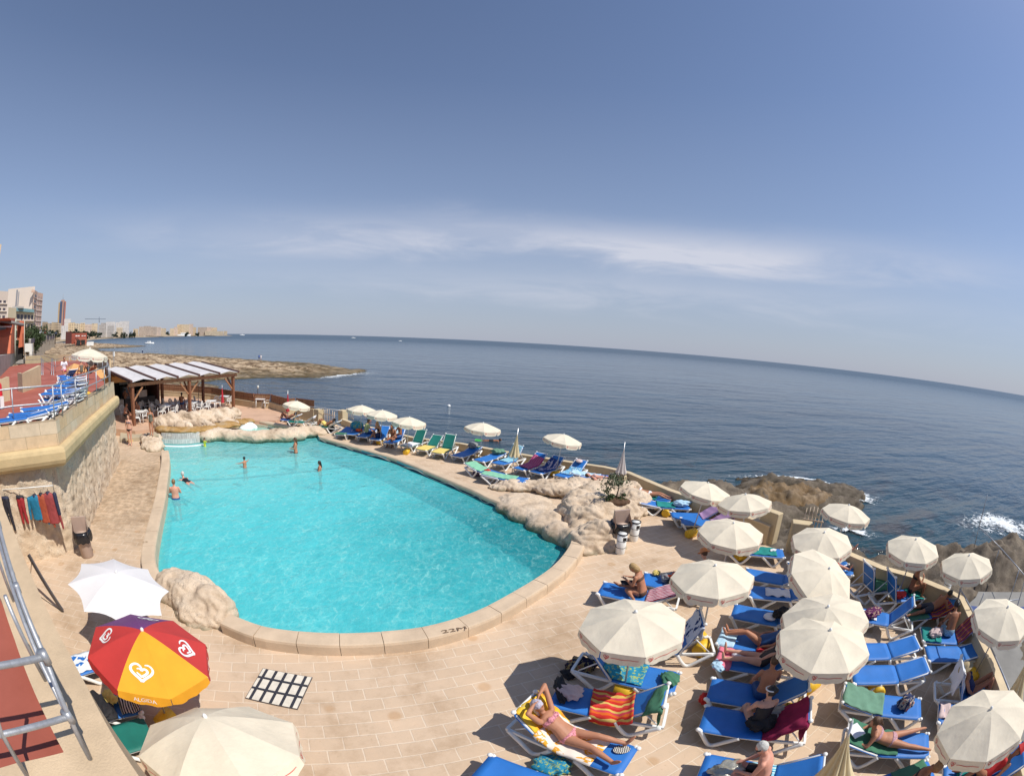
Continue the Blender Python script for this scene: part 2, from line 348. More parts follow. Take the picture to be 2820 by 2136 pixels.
# ------------------------------------------------------------------ sea
def sea_mat():
    m, nt, b = nodes('sea_water'); L = nt.links.new; co = coords(nt, world=True)
    g = nt.nodes.new('ShaderNodeNewGeometry'); ln = N(nt, 'ShaderNodeVectorMath', operation='LENGTH'); L(g.outputs['Position'], ln.inputs[0])
    n1 = N(nt, 'ShaderNodeTexNoise', Scale=.05, Detail=7, Roughness=.6); mpp = nt.nodes.new('ShaderNodeMapping'); mpp.inputs['Scale'].default_value = (.35, 1, 1); mpp.inputs['Rotation'].default_value = (0, 0, .5); L(co, mpp.inputs[0]); L(mpp.outputs[0], n1.inputs['Vector'])
    r1 = ramp(nt, [(.35, (.018, .042, .072)), (.6, (.032, .068, .105)), (.75, (.05, .10, .14))]); L(n1.outputs[0], r1.inputs[0])
    # clearer, greener water over the rocks close to the shore
    mr = N(nt, 'ShaderNodeMapRange'); L(ln.outputs['Value'], mr.inputs[0]); mr.inputs[1].default_value = 46; mr.inputs[2].default_value = 18
    n2 = N(nt, 'ShaderNodeTexNoise', Scale=.35, Detail=8, Roughness=.65); L(co, n2.inputs['Vector'])
    r2 = ramp(nt, [(.38, (.006, .028, .036)), (.52, (.012, .05, .06)), (.60, (.035, .032, .022)), (.70, (.07, .042, .02))]); L(n2.outputs[0], r2.inputs[0])
    mx = N(nt, 'ShaderNodeMix', data_type='RGBA'); L(mr.outputs[0], mx.inputs[0]); L(r1.outputs[0], mx.inputs[6]); L(r2.outputs[0], mx.inputs[7])
    L(mx.outputs[2], b.inputs['Base Color']); b.inputs['Roughness'].default_value = .12; b.inputs['IOR'].default_value = 1.33
    def wav(s, sx, sy, rot, det, dist, st, prev):
        mp = nt.nodes.new('ShaderNodeMapping'); mp.inputs['Scale'].default_value = (sx, sy, 1); mp.inputs['Rotation'].default_value = (0, 0, rot); L(co, mp.inputs[0])
        nn = N(nt, 'ShaderNodeTexNoise', Scale=s, Detail=det, Roughness=.55, Distortion=.3); L(mp.outputs[0], nn.inputs['Vector'])
        bp = N(nt, 'ShaderNodeBump', Distance=dist); L(nn.outputs[0], bp.inputs['Height'])
        if isinstance(st, float): bp.inputs['Strength'].default_value = st
        else: L(st, bp.inputs['Strength'])
        if prev: L(prev, bp.inputs['Normal'])
        return bp.outputs[0]
    f1 = N(nt, 'ShaderNodeMapRange'); L(ln.outputs['Value'], f1.inputs[0]); f1.inputs[1].default_value = 30; f1.inputs[2].default_value = 160; f1.inputs[3].default_value = .75; f1.inputs[4].default_value = .12
    f2 = N(nt, 'ShaderNodeMapRange'); L(ln.outputs['Value'], f2.inputs[0]); f2.inputs[1].default_value = 60; f2.inputs[2].default_value = 1500; f2.inputs[3].default_value = .8; f2.inputs[4].default_value = .25
    a = wav(.14, .45, 1.0, -.45, 4, 1.4, f2.outputs[0], None)
    a = wav(.8, .40, 1.0, -.35, 5, .50, f1.outputs[0], a)
    a = wav(3.2, .6, 1, -.2, 4, .07, f1.outputs[0], a)
    L(a, b.inputs['Normal']); 
    rr = N(nt, 'ShaderNodeMapRange'); L(ln.outputs['Value'], rr.inputs[0]); rr.inputs[1].default_value = 60; rr.inputs[2].default_value = 900; rr.inputs[3].default_value = .10; rr.inputs[4].default_value = .34; L(rr.outputs[0], b.inputs['Roughness'])
    return m
SEAM = sea_mat()
bm = bmesh.new(); rings = [0, 12, 20, 35, 60, 110, 250, 600, 1500, 4000, 12000, 40000]; prev = None; c0 = bm.verts.new((0, 0, SEA))
for r in rings[1:]:
    cur = [bm.verts.new((math.sin(2 * PI * k / 96) * r, math.cos(2 * PI * k / 96) * r, SEA)) for k in range(96)]
    for k in range(96):
        if prev is None: bm.faces.new((c0, cur[k], cur[(k + 1) % 96]))
        else: bm.faces.new((prev[k], prev[(k + 1) % 96], cur[(k + 1) % 96], cur[k]))
    prev = cur
tag(link('sea', to_mesh(bm, 'sea'), m=SEAM), kind='structure')
# foam lines and breaking water
def foam_mat():
    m, nt, b = nodes('sea_foam'); L = nt.links.new; co = coords(nt, world=True)
    b.inputs['Base Color'].default_value = (.8, .84, .86, 1); b.inputs['Roughness'].default_value = .8
    n = N(nt, 'ShaderNodeTexNoise', Scale=1.6, Detail=9, Roughness=.72, Distortion=1.6); L(co, n.inputs['Vector'])
    uv = coords(nt, kind='UV'); s = N(nt, 'ShaderNodeSeparateXYZ'); L(uv, s.inputs[0])
    q = N(nt, 'ShaderNodeMath', operation='PINGPONG'); L(s.outputs[1], q.inputs[0]); q.inputs[1].default_value = .5
    q2 = N(nt, 'ShaderNodeMath', operation='PINGPONG'); L(s.outputs[0], q2.inputs[0]); q2.inputs[1].default_value = .5
    mi = N(nt, 'ShaderNodeMath', operation='MINIMUM'); L(q.outputs[0], mi.inputs[0]); L(q2.outputs[0], mi.inputs[1])
    ad = N(nt, 'ShaderNodeMath', operation='MULTIPLY_ADD'); L(mi.outputs[0], ad.inputs[0]); ad.inputs[1].default_value = .62; L(n.outputs[0], ad.inputs[2])
    r = ramp(nt, [(.60, (0,) * 3), (.72, (1,) * 3)]); L(ad.outputs[0], r.inputs[0]); L(r.outputs[0], b.inputs['Alpha']); return m
FOAM = foam_mat()
FZ_ = [0]
def foam(pts, wd, label):
    FZ_[0] += .012
    P = smooth_path([V(p) for p in pts], 6); bm = bmesh.new(); uvl = bm.loops.layers.uv.new(); prev = None
    for i, p in enumerate(P):
        d = (P[min(i + 1, len(P) - 1)] - P[max(0, i - 1)]).normalized(); n_ = V((-d.y, d.x, 0)); cur = []
        for k in range(7):
            q = p + n_ * wd * (k / 6 - .5); cur.append((bm.verts.new((q.x, q.y, SEA + .035 + FZ_[0])), (i / (len(P) - 1), k / 6)))
        if prev:
            for k in range(6):
                f = bm.faces.new((prev[k][0], prev[k + 1][0], cur[k + 1][0], cur[k][0]))
                for l, (v_, t) in zip(f.loops, (prev[k], prev[k + 1], cur[k + 1], cur[k])): l[uvl].uv = t
        prev = cur
    o = link('sea_foam', to_mesh(bm, 'foam'), m=FOAM); o.visible_shadow = True
    tag(o, kind='structure')
foam([(-38.264, 77.8, -2), (-36.121, 81.3, -2), (-35.417, 86.89, -2), (-33.702, 91.32, -2), (-28.297, 92.5, -2)], 9, '')
foam([(26.218, 11.607, -2), (28.513, 12.415, -2), (30.668, 12.334, -2), (30.617, 10.96, -2), (30.999, 9.709, -2), (30.039, 7.991, -2)], 4.8, '')
foam([(30.605, 13.264, -2), (30.651, 12.166, -2), (31.203, 11.161, -2), (33.185, 10.42, -2)], 3.0, '')
foam([(21.852, 22.791, -2), (22.707, 22.022, -2), (22.866, 20.734, -2), (23.695, 19.408, -2)], 2.4, '')
foam([(15.845, 16.506, -2), (17.468, 16.456, -2), (18.079, 15.518, -2), (18.369, 14.691, -2)], 1.2, '')
foam([(22.566, 23.187, -2), (23.166, 21.85, -2), (23.401, 20.407, -2)], 1.5, '')
foam([(14.77, 26.839, -2), (19.359, 26.465, -2), (22.042, 24.795, -2), (22.124, 23.034, -2)], .7, '')
# ------------------------------------------------------------------ land: foreshore, headland, coast round the bay
def terrain(name, x0, x1, y0, y1, st, hf, m, label=None, skirt=-3.2):
    nx = int((x1 - x0) / st) + 1; ny = int((y1 - y0) / st) + 1; bm = bmesh.new(); g = {}
    for i in range(nx):
        for j in range(ny):
            x, y = x0 + i * st, y0 + j * st; h = hf(x, y)
            if h is None: continue
            g[i, j] = bm.verts.new((x, y, h))
    for i in range(nx - 1):
        for j in range(ny - 1):
            q = [g.get(k) for k in ((i, j), (i + 1, j), (i + 1, j + 1), (i, j + 1))]
            if all(q) and max(v.co.z for v in q) > SEA - .4: bm.faces.new(q)
    for v in [v for v in bm.verts if not v.link_faces]: bm.verts.remove(v)
    o = link(name, to_mesh(bm, name, True), m=m); tag(o, kind='structure'); return o
HEAD = [(-77.31, 120.78, -2), (-73.71, 118.3, -2), (-63.12, 117.88, -2), (-51.81, 114.05, -2), (-37.261, 101.71, -2), (-34.651, 103.57, -2), (-32.609, 98.34, -2), (-33.926, 82.64, -2), (-35.342, 77.92, -2), (-37.855, 76.97, -2), (-42.849, 73.05, -2), (-46.899, 69.05, -2), (-49.031, 64.85, -2), (-51.062, 61.13, -2), (-33, 52), (-26, 40), (-14, 30), (-20, 0), (-90, -30), (-400, -40), (-700, 60), (-760, 330),
        (-541.17, 302.54, 10.35), (-432.52, 288.66, 7.753), (-354.59, 243.24, 6.091), (-966.09, 650.93, -2), (-541.36, 360.38, -2), (-375.02, 285.06, -2), (-244.53, 224.23, -2), (-234.04, 198.48, -2), (-247.26, 178.26, -2), (-210.9, 154.81, -2), (-158.15, 141.11, -2), (-118.96, 132.24, -2)]
HEAD = [(p[0], p[1]) for p in HEAD]
def head_h(x, y):
    d = pdist(x, y, HEAD)
    if d < -4: return None
    n1 = fbm(x * .05, y * .05, 1, 6); n2 = fbm(x * .25, y * .25, 5, 5); n3 = fbm(x * .9, y * .35, 9, 4)
    lay = math.floor((sstep(0, 40, d) * 3 + n1 * 1.6 + n2 * .5 + 1) * 2.6) / 2.6
    h = SEA - .25 + sstep(-.8, 2.6, d + n2 * 1.6) * .55 + sstep(1, 30, d) * (.35 + .30 * lay) + (n2 * .22 + n3 * .12) * sstep(0, 3, d) + n1 * .2 * sstep(0, 10, d)
    cr_ = abs(noise.noise(V((x * .12 + n2, y * .3 + n1, 3)))); h -= .45 * sstep(.10, .0, cr_) * sstep(2, 8, d)
    h += sstep(60, 200, math.hypot(x + 25, y - 20)) * sstep(10, 80, d) * .8
    lim = -.45 + sstep(14, 34, math.hypot(x + 20, y - 18)) * 9
    return min(h, lim) if d > -.5 else SEA - .3 + d * .3
terrain('foreshore', -150, -8, 20, 180, .55, lambda x, y: head_h(x, y), FORE)
terrain('foreshore', -760, -146, -20, 470, 5.0, lambda x, y: head_h(x, y) if not (x > -150 and 20 < y < 176) else None, FORE)
BAY = [(-656.39, 383.09, 9.317), (-665.4, 444.12, 7.565), (-859.38, 603.3, 5.188), (-958.12, 722.5, 4.107), (-1017.88, 856.05, 3.442), (-1037.31, 969.73, 3.139), (-1082.79, 1123.02, 3.101), (-1115.58, 1282.76, 3.52), (-1141.46, 1455.87, 4.477), (-1156.71, 1582.29, 4.474), (-1233.68, 1699.42, 5.987), (-1604.35, 2045.99, 7.801), (-2375.65, 2143.89, 12.074), (-2862.83, 1429.75, 33.344), (-2120.61, 585.66, 42.127), (-857.3, 273.93, 19.154)]
BAY = [(p[0], p[1]) for p in BAY]
BAYM = rock_mat('bay_shore', [(.20, .16, .10), (.42, .33, .22), (.52, .42, .30)], .05, .5)
terrain('hills', min(p[0] for p in BAY), max(p[0] for p in BAY), min(p[1] for p in BAY), max(p[1] for p in BAY), 26,
        lambda x, y: (lambda d: None if d < -60 else SEA - 1 + sstep(-10, 30, d) * 2.6 + sstep(20, 500, d) * 7 + fbm(x * .004, y * .004, 3, 4) * .8 * sstep(0, 60, d))(pdist(x, y, BAY)), BAYM)
# wet rock shelf below the sea wall, raised mound, second shelf
SH1 = [(7.437, 24.687, -1.9), (9.323, 25.515, -1.9), (10.808, 26.111, -1.9), (12.358, 25.58, -1.9), (13.722, 25.363, -1.9), (15.556, 25.922, -1.9), (18.683, 25.478, -1.9), (20.653, 23.33, -1.9), (21.683, 21.289, -1.9), (21.462, 19.739, -1.9), (20.122, 18.915, -1.9), (16.268, 18.505, -1.9), (15.024, 16.45, -1.9), (16.589, 15.16, -1.9), (16.636, 13.442, -1.9), (17.367, 13.325, -1.9), (18.166, 12.346, -1.9), (19.854, 11.422, -1.9), (22.708, 10.815, -1.9), (25.208, 10.715, -1.9), (27.047, 10.837, -1.9), (28.329, 10.269, -1.9), (29.059, 8.901, -1.9), (29.49, 7.07, -1.9), (36, 0), (30, -14), (8, -14), (6, 0), (9.5, 4), (8.2, 10), (6, 14), (2, 20), (-3, 22.5)]
SH1 = [(p[0], p[1]) for p in SH1]
MC = V((16.054, 22.263, -1.4)); 
def sh_h(x, y):
    d = pdist(x, y, SH1)
    if d < -2.5: return None
    n2 = fbm(x * .6, y * .6, 2, 6); n1 = fbm(x * .16, y * .16, 8, 4)
    h = SEA - .25 + sstep(-.3, 1.2, d + n2 * .35) * .5 + sstep(0, 5, d) * .5 + n2 * .12 + n1 * .12 + math.floor((n2 * 1.3 + n1 * .7) * 5) / 5 * .34 * sstep(.4, 1.6, d) + .07 * fbm(x * 2.6, y * 2.6, 4, 4)
    e = ((x - MC.x - .8) / 3.8) ** 2 + ((y - MC.y) / 2.5) ** 2
    e2 = ((x - 20.5) / 4.5) ** 2 + ((y - 9.5) / 3.0) ** 2; h += .55 * math.exp(-e2 * 1.3) * (1 + .5 * n2)
    if e < 3: h = max(h, SEA + .50 * math.exp(-e * .8) + math.floor((n2 + n1) * 5) / 5 * .45 + .1)
    return h
terrain('rock_shelf', -5, 34, -12, 30, .16, sh_h, SHELF)
def md_h(x, y):
    e = ((x - MC.x - 1.2) / 3.4) ** 2 + ((y - MC.y + .2) / 2.2) ** 2
    h = sh_h(x, y); n2 = fbm(x * .9, y * .9, 12, 6)
    if h is None or e > 1.5: return None
    return h + .07 + n2 * .12 - sstep(.75, 1.4, e + n2 * .3) * .6
terrain('rock_mound', MC.x - 6, MC.x + 7, MC.y - 5, MC.y + 5, .12, md_h, MOUND)
# ------------------------------------------------------------------ pool outline
PA_ = [(-16.844, 16.651, 0.28), (-15.34, 15.159, 0.28), (-12.327, 11.687, 0.28), (-10.794, 9.736, 0.28), (-9.467, 8.038, 0.28), (-8.672, 7.257, 0.28), (-8.058, 6.92, 0.28)]
PB_ = [(-5.618, 6.53, 0.28), (-4.953, 6.468, 0.28), (-4.434, 6.51, 0.28), (-3.378, 6.781, 0.28), (-2.331, 7.176, 0.28), (-1.437, 7.609, 0.28), (-0.522, 8.336, 0.28), (0.344, 9.344, 0.28), (1.3, 10.638, 0.28), (1.941, 12.044, 0.28), (2.096, 12.992, 0.28)]
PC_ = [(0.101, 15.634, 0.1), (-0.667, 16.299, 0.1), (-1.363, 17.117, 0.1), (-3.115, 18.811, 0.1), (-5.705, 21.072, 0.1), (-8.664, 22.729, 0.1), (-11.021, 23.991, 0.1)]
PD_ = [(-11.856, 25.304, -0.14), (-12.492, 24.452, -0.14), (-13.782, 23.164, -0.14), (-15.892, 22.111, -0.14), (-17.869, 21.134, -0.14), (-17.765, 20.531, -0.14), (-18.546, 19.684, -0.14), (-19.729, 19.066, -0.14), (-19.745, 18.732, -0.14), (-19.02, 18.135, -0.14)]
POOL = [tuple(V(p).xy) for p in smooth_path(PA_, 4) + smooth_path(PB_, 4) + [V(p) for p in PC_] + [V(p) for p in PD_]]
WZ = -.14
def poly_sheet(outer, holes, z, name, sub=0):
    bm = bmesh.new(); es = []
    for loop in [outer] + holes:
        vs = [bm.verts.new((p[0], p[1], z)) for p in loop]
        for i in range(len(vs)): es.append(bm.edges.new((vs[i], vs[(i + 1) % len(vs)])))
    bmesh.ops.triangle_fill(bm, edges=es, use_beauty=True)
    me = bpy.data.meshes.new(name); 
    for f in bm.faces:
        f.normal_update()
        if f.normal.z < 0: f.normal_flip()
    bm.to_mesh(me); bm.free(); return me
WALLP = [(-13.713, 29.157, 0.45), (-11.3, 28.222, 0.45), (-10.189, 27.326, 0.42), (-7.507, 25.694, 0.42), (-5.383, 24.462, 0.42), (-2.64, 23.836, 0.42), (-0.155, 22.448, 0.45), (4.454, 20.033, 0.52), (5.327, 19.148, 0.55), (6.401, 16.376, 0.62), (7.595, 14.139, 0.7), (8.522, 12.414, 0.7), (8.698, 12.002, 0.7)]
WALLQ = [(9.223, 11.222, 0.7), (9.476, 10.709, 0.7), (10.159, 9.107, 0.7), (10.588, 7.872, 0.7), (11.208, 7.013, 0.7), (11.598, 5.868, 0.7), (11.753, 5.097, 0.7), (10.682, 3.657, 0.7), (10.126, 2.763, 0.7), (9.433, 1.733, 0.7), (8.838, 1.026, 0.7), (8.266, 0.21, 0.7), (7.883, -0.539, 0.7)]
DECK = [p[:2] for p in WALLP + WALLQ] + [(7.5, -4), (-16, -4), (-24, 6), (-33, 24), (-26, 34), (-19, 33), (-13.6, 28.6)]
# floor behind the wall, pool cut out
tag(link('deck', poly_sheet(DECK, [POOL], 0, 'deck'), m=PAVE), kind='structure')
bm = bmesh.new()      # retaining face of the deck down to the rocks
for a, b_ in zip(DECK, DECK[1:] + DECK[:1]):
    q = [bm.verts.new((a[0], a[1], -.004)), bm.verts.new((b_[0], b_[1], -.004)), bm.verts.new((b_[0], b_[1], -2.4)), bm.verts.new((a[0], a[1], -2.4))]; bm.faces.new(q)
tag(link('deck_base', to_mesh(bm), m=SEAWALL), kind='structure')
def pool_mat():
    m, nt, b = nodes('pool_shell'); L = nt.links.new; co = coords(nt, world=True)
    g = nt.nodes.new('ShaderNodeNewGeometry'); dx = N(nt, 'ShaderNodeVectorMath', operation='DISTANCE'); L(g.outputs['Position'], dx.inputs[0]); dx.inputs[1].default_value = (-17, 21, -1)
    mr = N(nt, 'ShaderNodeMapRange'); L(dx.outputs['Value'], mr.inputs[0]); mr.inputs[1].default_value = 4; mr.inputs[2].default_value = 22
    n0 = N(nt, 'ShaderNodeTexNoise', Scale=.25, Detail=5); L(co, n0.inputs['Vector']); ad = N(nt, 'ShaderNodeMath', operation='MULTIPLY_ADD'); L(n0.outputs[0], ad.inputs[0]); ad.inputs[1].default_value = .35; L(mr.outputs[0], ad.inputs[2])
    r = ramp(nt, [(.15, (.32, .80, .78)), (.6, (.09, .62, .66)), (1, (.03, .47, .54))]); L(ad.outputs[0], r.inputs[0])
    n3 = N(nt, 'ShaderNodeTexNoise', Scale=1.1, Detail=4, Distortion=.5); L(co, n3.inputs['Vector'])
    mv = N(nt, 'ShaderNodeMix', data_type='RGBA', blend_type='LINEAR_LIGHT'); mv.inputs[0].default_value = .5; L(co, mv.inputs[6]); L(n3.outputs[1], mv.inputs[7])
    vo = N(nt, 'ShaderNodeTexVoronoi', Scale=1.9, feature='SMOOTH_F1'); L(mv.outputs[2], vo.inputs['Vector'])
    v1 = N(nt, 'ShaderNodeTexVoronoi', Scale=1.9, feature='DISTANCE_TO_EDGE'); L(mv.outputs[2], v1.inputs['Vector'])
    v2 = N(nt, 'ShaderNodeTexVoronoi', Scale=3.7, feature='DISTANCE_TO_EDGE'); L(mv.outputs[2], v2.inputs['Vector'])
    ra = ramp(nt, [(0, (1,) * 3), (.03, (.45,) * 3), (.10, (.06,) * 3), (.3, (0,) * 3)]); L(v1.outputs[0], ra.inputs[0])  # bright caustic light web, painted into the floor colour
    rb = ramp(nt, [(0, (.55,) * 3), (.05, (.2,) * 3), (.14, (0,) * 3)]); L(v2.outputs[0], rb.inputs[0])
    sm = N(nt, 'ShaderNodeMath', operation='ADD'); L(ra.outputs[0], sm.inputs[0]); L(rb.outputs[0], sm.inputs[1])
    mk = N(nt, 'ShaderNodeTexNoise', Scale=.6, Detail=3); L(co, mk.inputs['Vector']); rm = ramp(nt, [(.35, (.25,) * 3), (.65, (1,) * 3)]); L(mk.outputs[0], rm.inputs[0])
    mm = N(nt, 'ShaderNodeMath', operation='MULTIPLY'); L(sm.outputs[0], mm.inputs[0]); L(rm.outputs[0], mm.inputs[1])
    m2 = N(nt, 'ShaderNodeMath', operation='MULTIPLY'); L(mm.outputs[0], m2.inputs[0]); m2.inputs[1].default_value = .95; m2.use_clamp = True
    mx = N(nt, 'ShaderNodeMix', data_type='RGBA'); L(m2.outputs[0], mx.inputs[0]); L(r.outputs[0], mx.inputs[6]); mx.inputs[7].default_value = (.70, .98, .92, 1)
    L(mx.outputs[2], b.inputs['Base Color']); b.inputs['Roughness'].default_value = .7
    return m
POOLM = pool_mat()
PWALL = plain('pool_wall_tile', (.14, .40, .42), .5, .12, 2, world=True)
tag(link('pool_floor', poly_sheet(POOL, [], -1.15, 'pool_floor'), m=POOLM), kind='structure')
bm = bmesh.new()
for a, b_ in zip(POOL, POOL[1:] + POOL[:1]):
    v = [bm.verts.new((a[0], a[1], .05)), bm.verts.new((b_[0], b_[1], .05)), bm.verts.new((b_[0], b_[1], -1.15)), bm.verts.new((a[0], a[1], -1.15))]; bm.faces.new(v)
tag(link('pool_wall', to_mesh(bm), m=PWALL), kind='structure')
def mottle(nt, co, sock, tint):
    L = nt.links.new; g = nt.nodes.new('ShaderNodeNewGeometry')
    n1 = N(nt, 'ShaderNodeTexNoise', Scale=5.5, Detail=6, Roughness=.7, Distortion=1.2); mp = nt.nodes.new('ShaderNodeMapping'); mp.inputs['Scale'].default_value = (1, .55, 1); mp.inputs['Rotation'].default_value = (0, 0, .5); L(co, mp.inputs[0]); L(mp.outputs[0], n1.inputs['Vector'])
    n2 = N(nt, 'ShaderNodeTexNoise', Scale=.5, Detail=5, Roughness=.6); L(co, n2.inputs['Vector'])
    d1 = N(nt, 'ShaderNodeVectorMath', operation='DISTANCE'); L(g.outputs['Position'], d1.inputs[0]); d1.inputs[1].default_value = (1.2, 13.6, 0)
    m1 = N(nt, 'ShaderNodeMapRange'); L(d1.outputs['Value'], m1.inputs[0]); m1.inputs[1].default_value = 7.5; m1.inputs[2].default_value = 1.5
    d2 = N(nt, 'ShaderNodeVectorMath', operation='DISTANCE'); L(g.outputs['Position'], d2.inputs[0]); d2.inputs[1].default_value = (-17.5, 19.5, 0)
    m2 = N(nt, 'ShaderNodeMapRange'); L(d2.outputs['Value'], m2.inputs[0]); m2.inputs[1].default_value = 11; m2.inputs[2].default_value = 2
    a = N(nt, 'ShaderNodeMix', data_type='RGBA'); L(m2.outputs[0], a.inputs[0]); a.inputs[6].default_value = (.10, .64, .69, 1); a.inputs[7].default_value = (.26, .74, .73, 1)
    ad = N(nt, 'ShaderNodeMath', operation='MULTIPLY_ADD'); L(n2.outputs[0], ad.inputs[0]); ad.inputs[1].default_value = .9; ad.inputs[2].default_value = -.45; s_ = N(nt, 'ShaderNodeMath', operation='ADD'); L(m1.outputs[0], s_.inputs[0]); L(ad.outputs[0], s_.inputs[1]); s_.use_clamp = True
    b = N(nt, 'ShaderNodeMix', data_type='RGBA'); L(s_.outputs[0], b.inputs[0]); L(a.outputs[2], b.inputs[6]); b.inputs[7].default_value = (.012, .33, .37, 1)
    r = ramp(nt, [(.40, (0,) * 3), (.56, (.10,) * 3), (.66, (.5,) * 3)]); L(n1.outputs[0], r.inputs[0])  # pale streaks: caustic light painted into the water colour
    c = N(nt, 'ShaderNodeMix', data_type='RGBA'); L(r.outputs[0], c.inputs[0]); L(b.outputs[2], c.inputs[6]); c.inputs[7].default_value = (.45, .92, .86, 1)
    L(c.outputs[2], sock)
def water_mat(name, tint, rough=.03, dens=.0, bumps=((.9, .10, .5), (3.5, .03, .5), (9, .010, .5))):
    m, nt, b = nodes(name); L = nt.links.new; co = coords(nt, world=True); nt.nodes.remove(b)
    prev = None
    for s, d, st in bumps:
        n = N(nt, 'ShaderNodeTexNoise', Scale=s, Detail=3, Distortion=.4); L(co, n.inputs['Vector'])
        bp = N(nt, 'ShaderNodeBump', Strength=st, Distance=d); L(n.outputs[0], bp.inputs['Height'])
        if prev: L(prev, bp.inputs['Normal'])
        prev = bp.outputs[0]
    tr = N(nt, 'ShaderNodeBsdfTransparent'); tr.inputs[0].default_value = (*tint, 1)
    gl = N(nt, 'ShaderNodeBsdfGlossy'); gl.inputs['Roughness'].default_value = rough; L(prev, gl.inputs['Normal'])
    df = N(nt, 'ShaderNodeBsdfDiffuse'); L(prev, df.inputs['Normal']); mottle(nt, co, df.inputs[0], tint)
    m1 = N(nt, 'ShaderNodeMixShader'); m1.inputs[0].default_value = dens; L(tr.outputs[0], m1.inputs[1]); L(df.outputs[0], m1.inputs[2])
    fr = N(nt, 'ShaderNodeFresnel', IOR=1.33); L(prev, fr.inputs['Normal']); mx = N(nt, 'ShaderNodeMixShader'); L(fr.outputs[0], mx.inputs[0]); L(m1.outputs[0], mx.inputs[1]); L(gl.outputs[0], mx.inputs[2])
    L(mx.outputs[0], nt.nodes['Material Output'].inputs[0]); return m
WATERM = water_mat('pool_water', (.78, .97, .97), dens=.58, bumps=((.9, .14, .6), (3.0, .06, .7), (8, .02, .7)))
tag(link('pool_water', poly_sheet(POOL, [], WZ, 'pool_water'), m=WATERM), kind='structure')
# lane line painted on the pool floor
bm = bmesh.new(); tube(bm, [((-17.037, 15.881, -1.1)), (-13.931, 17.953, -1.1), (-11.202, 20.39, -1.1), (-7.217, 24.225, -1.1)], .05, 6, flat=.3)
tag(link('lane_line', to_mesh(bm), m=plain('line_tile', (.05, .14, .16), .6)), 'dark line crossing the pale pool floor near the shallow end', 'pool line')
# ------------------------------------------------------------------ coping stones
COPM = plain('coping_stone', (.60, .46, .32), .8, .10, 2.2, .25, 60, world=True, dirt=.15)
def coping(name, pts, wd, top, bottom, block, label, side=1, rnd=.05, gap=.012):
    P = smooth_path(pts, 8); acc = [0]
    for a, b_ in zip(P, P[1:]): acc.append(acc[-1] + (b_ - a).xy.length)
    T = acc[-1]; nb = max(1, round(T / block))
    def at(s):
        s = max(0, min(T, s))
        for i in range(len(acc) - 1):
            if acc[i + 1] >= s: t = (s - acc[i]) / max(1e-6, acc[i + 1] - acc[i]); p = P[i].lerp(P[i + 1], t); d = (P[i + 1] - P[i]).xy.normalized(); return p, V((d.y, -d.x, 0)) * side
        d = (P[-1] - P[-2]).xy.normalized(); return P[-1], V((d.y, -d.x, 0)) * side
    bm = bmesh.new()
    for k in range(nb):
        s0, s1 = T * k / nb + gap / 2, T * (k + 1) / nb - gap / 2; prev = None; zz = random.uniform(-.004, .004)
        for j in range(5):
            p, n_ = at(s0 + (s1 - s0) * j / 4)
            prof = [(-.03, bottom if bottom > WZ - .1 else bottom), (-.03, top - rnd), (-.03 + rnd * .6, top - rnd * .15), (.03 + rnd, top), (wd - rnd, top - .01), (wd - rnd * .3, top - rnd * .4), (wd, top - rnd * 1.4), (wd, bottom)]
            cur = [bm.verts.new((p.x + n_.x * u, p.y + n_.y * u, z + zz)) for u, z in prof]
            if prev:
                for a in range(len(prof)): bm.faces.new((prev[a], prev[(a + 1) % len(prof)], cur[(a + 1) % len(prof)], cur[a]))
            else: bm.faces.new(cur)
            prev = cur
        bm.faces.new(prev[::-1])
    return tag(link(name, to_mesh(bm, name), m=COPM), kind='structure')
coping('pool_coping', PB_, .42, .29, -.3, .86, '', side=1)
coping('pool_coping', PA_, .44, .29, -.3, 1.05, '', side=1)
coping('pool_coping', PC_, .42, .13, -.04, 1.3, '', side=1, rnd=.07, gap=.004)
# depth marking cut into the coping
def text_mesh(s, size, extrude=.002, align='CENTER'):
    cu = bpy.data.curves.new('t', 'FONT'); cu.body = s; cu.size = size; cu.extrude = extrude; cu.align_x = align; cu.align_y = 'CENTER'; cu.resolution_u = 3
    o = bpy.data.objects.new('t', cu); COL.objects.link(o); bpy.context.view_layer.update()
    me = bpy.data.meshes.new_from_object(o.evaluated_get(bpy.context.evaluated_depsgraph_get())); bpy.data.objects.remove(o); bpy.data.curves.remove(cu); return me
INK = plain('engraved_mark', (.20, .13, .08), .9)
o = link('depth_marking', text_mesh('22M', .24), m=INK); o.location = (-0.889, 7.539, 0.298); o.rotation_euler = (0, 0, math.radians(27)); o.scale = (1.3, .62, 1)
tag(o, 'worn 22M depth marking cut into the curved pool edge', 'marking')
o = link('depth_marking', text_mesh('22', .2), m=plain('faint_mark', (.42, .31, .2), .9)); o.location = (-10.027, 8.17, 0.298); o.rotation_euler = (0, 0, math.radians(40)); o.scale = (1.1, .62, 1)
tag(o, 'faint 22 marking on the left bank of the pool edge', 'marking')
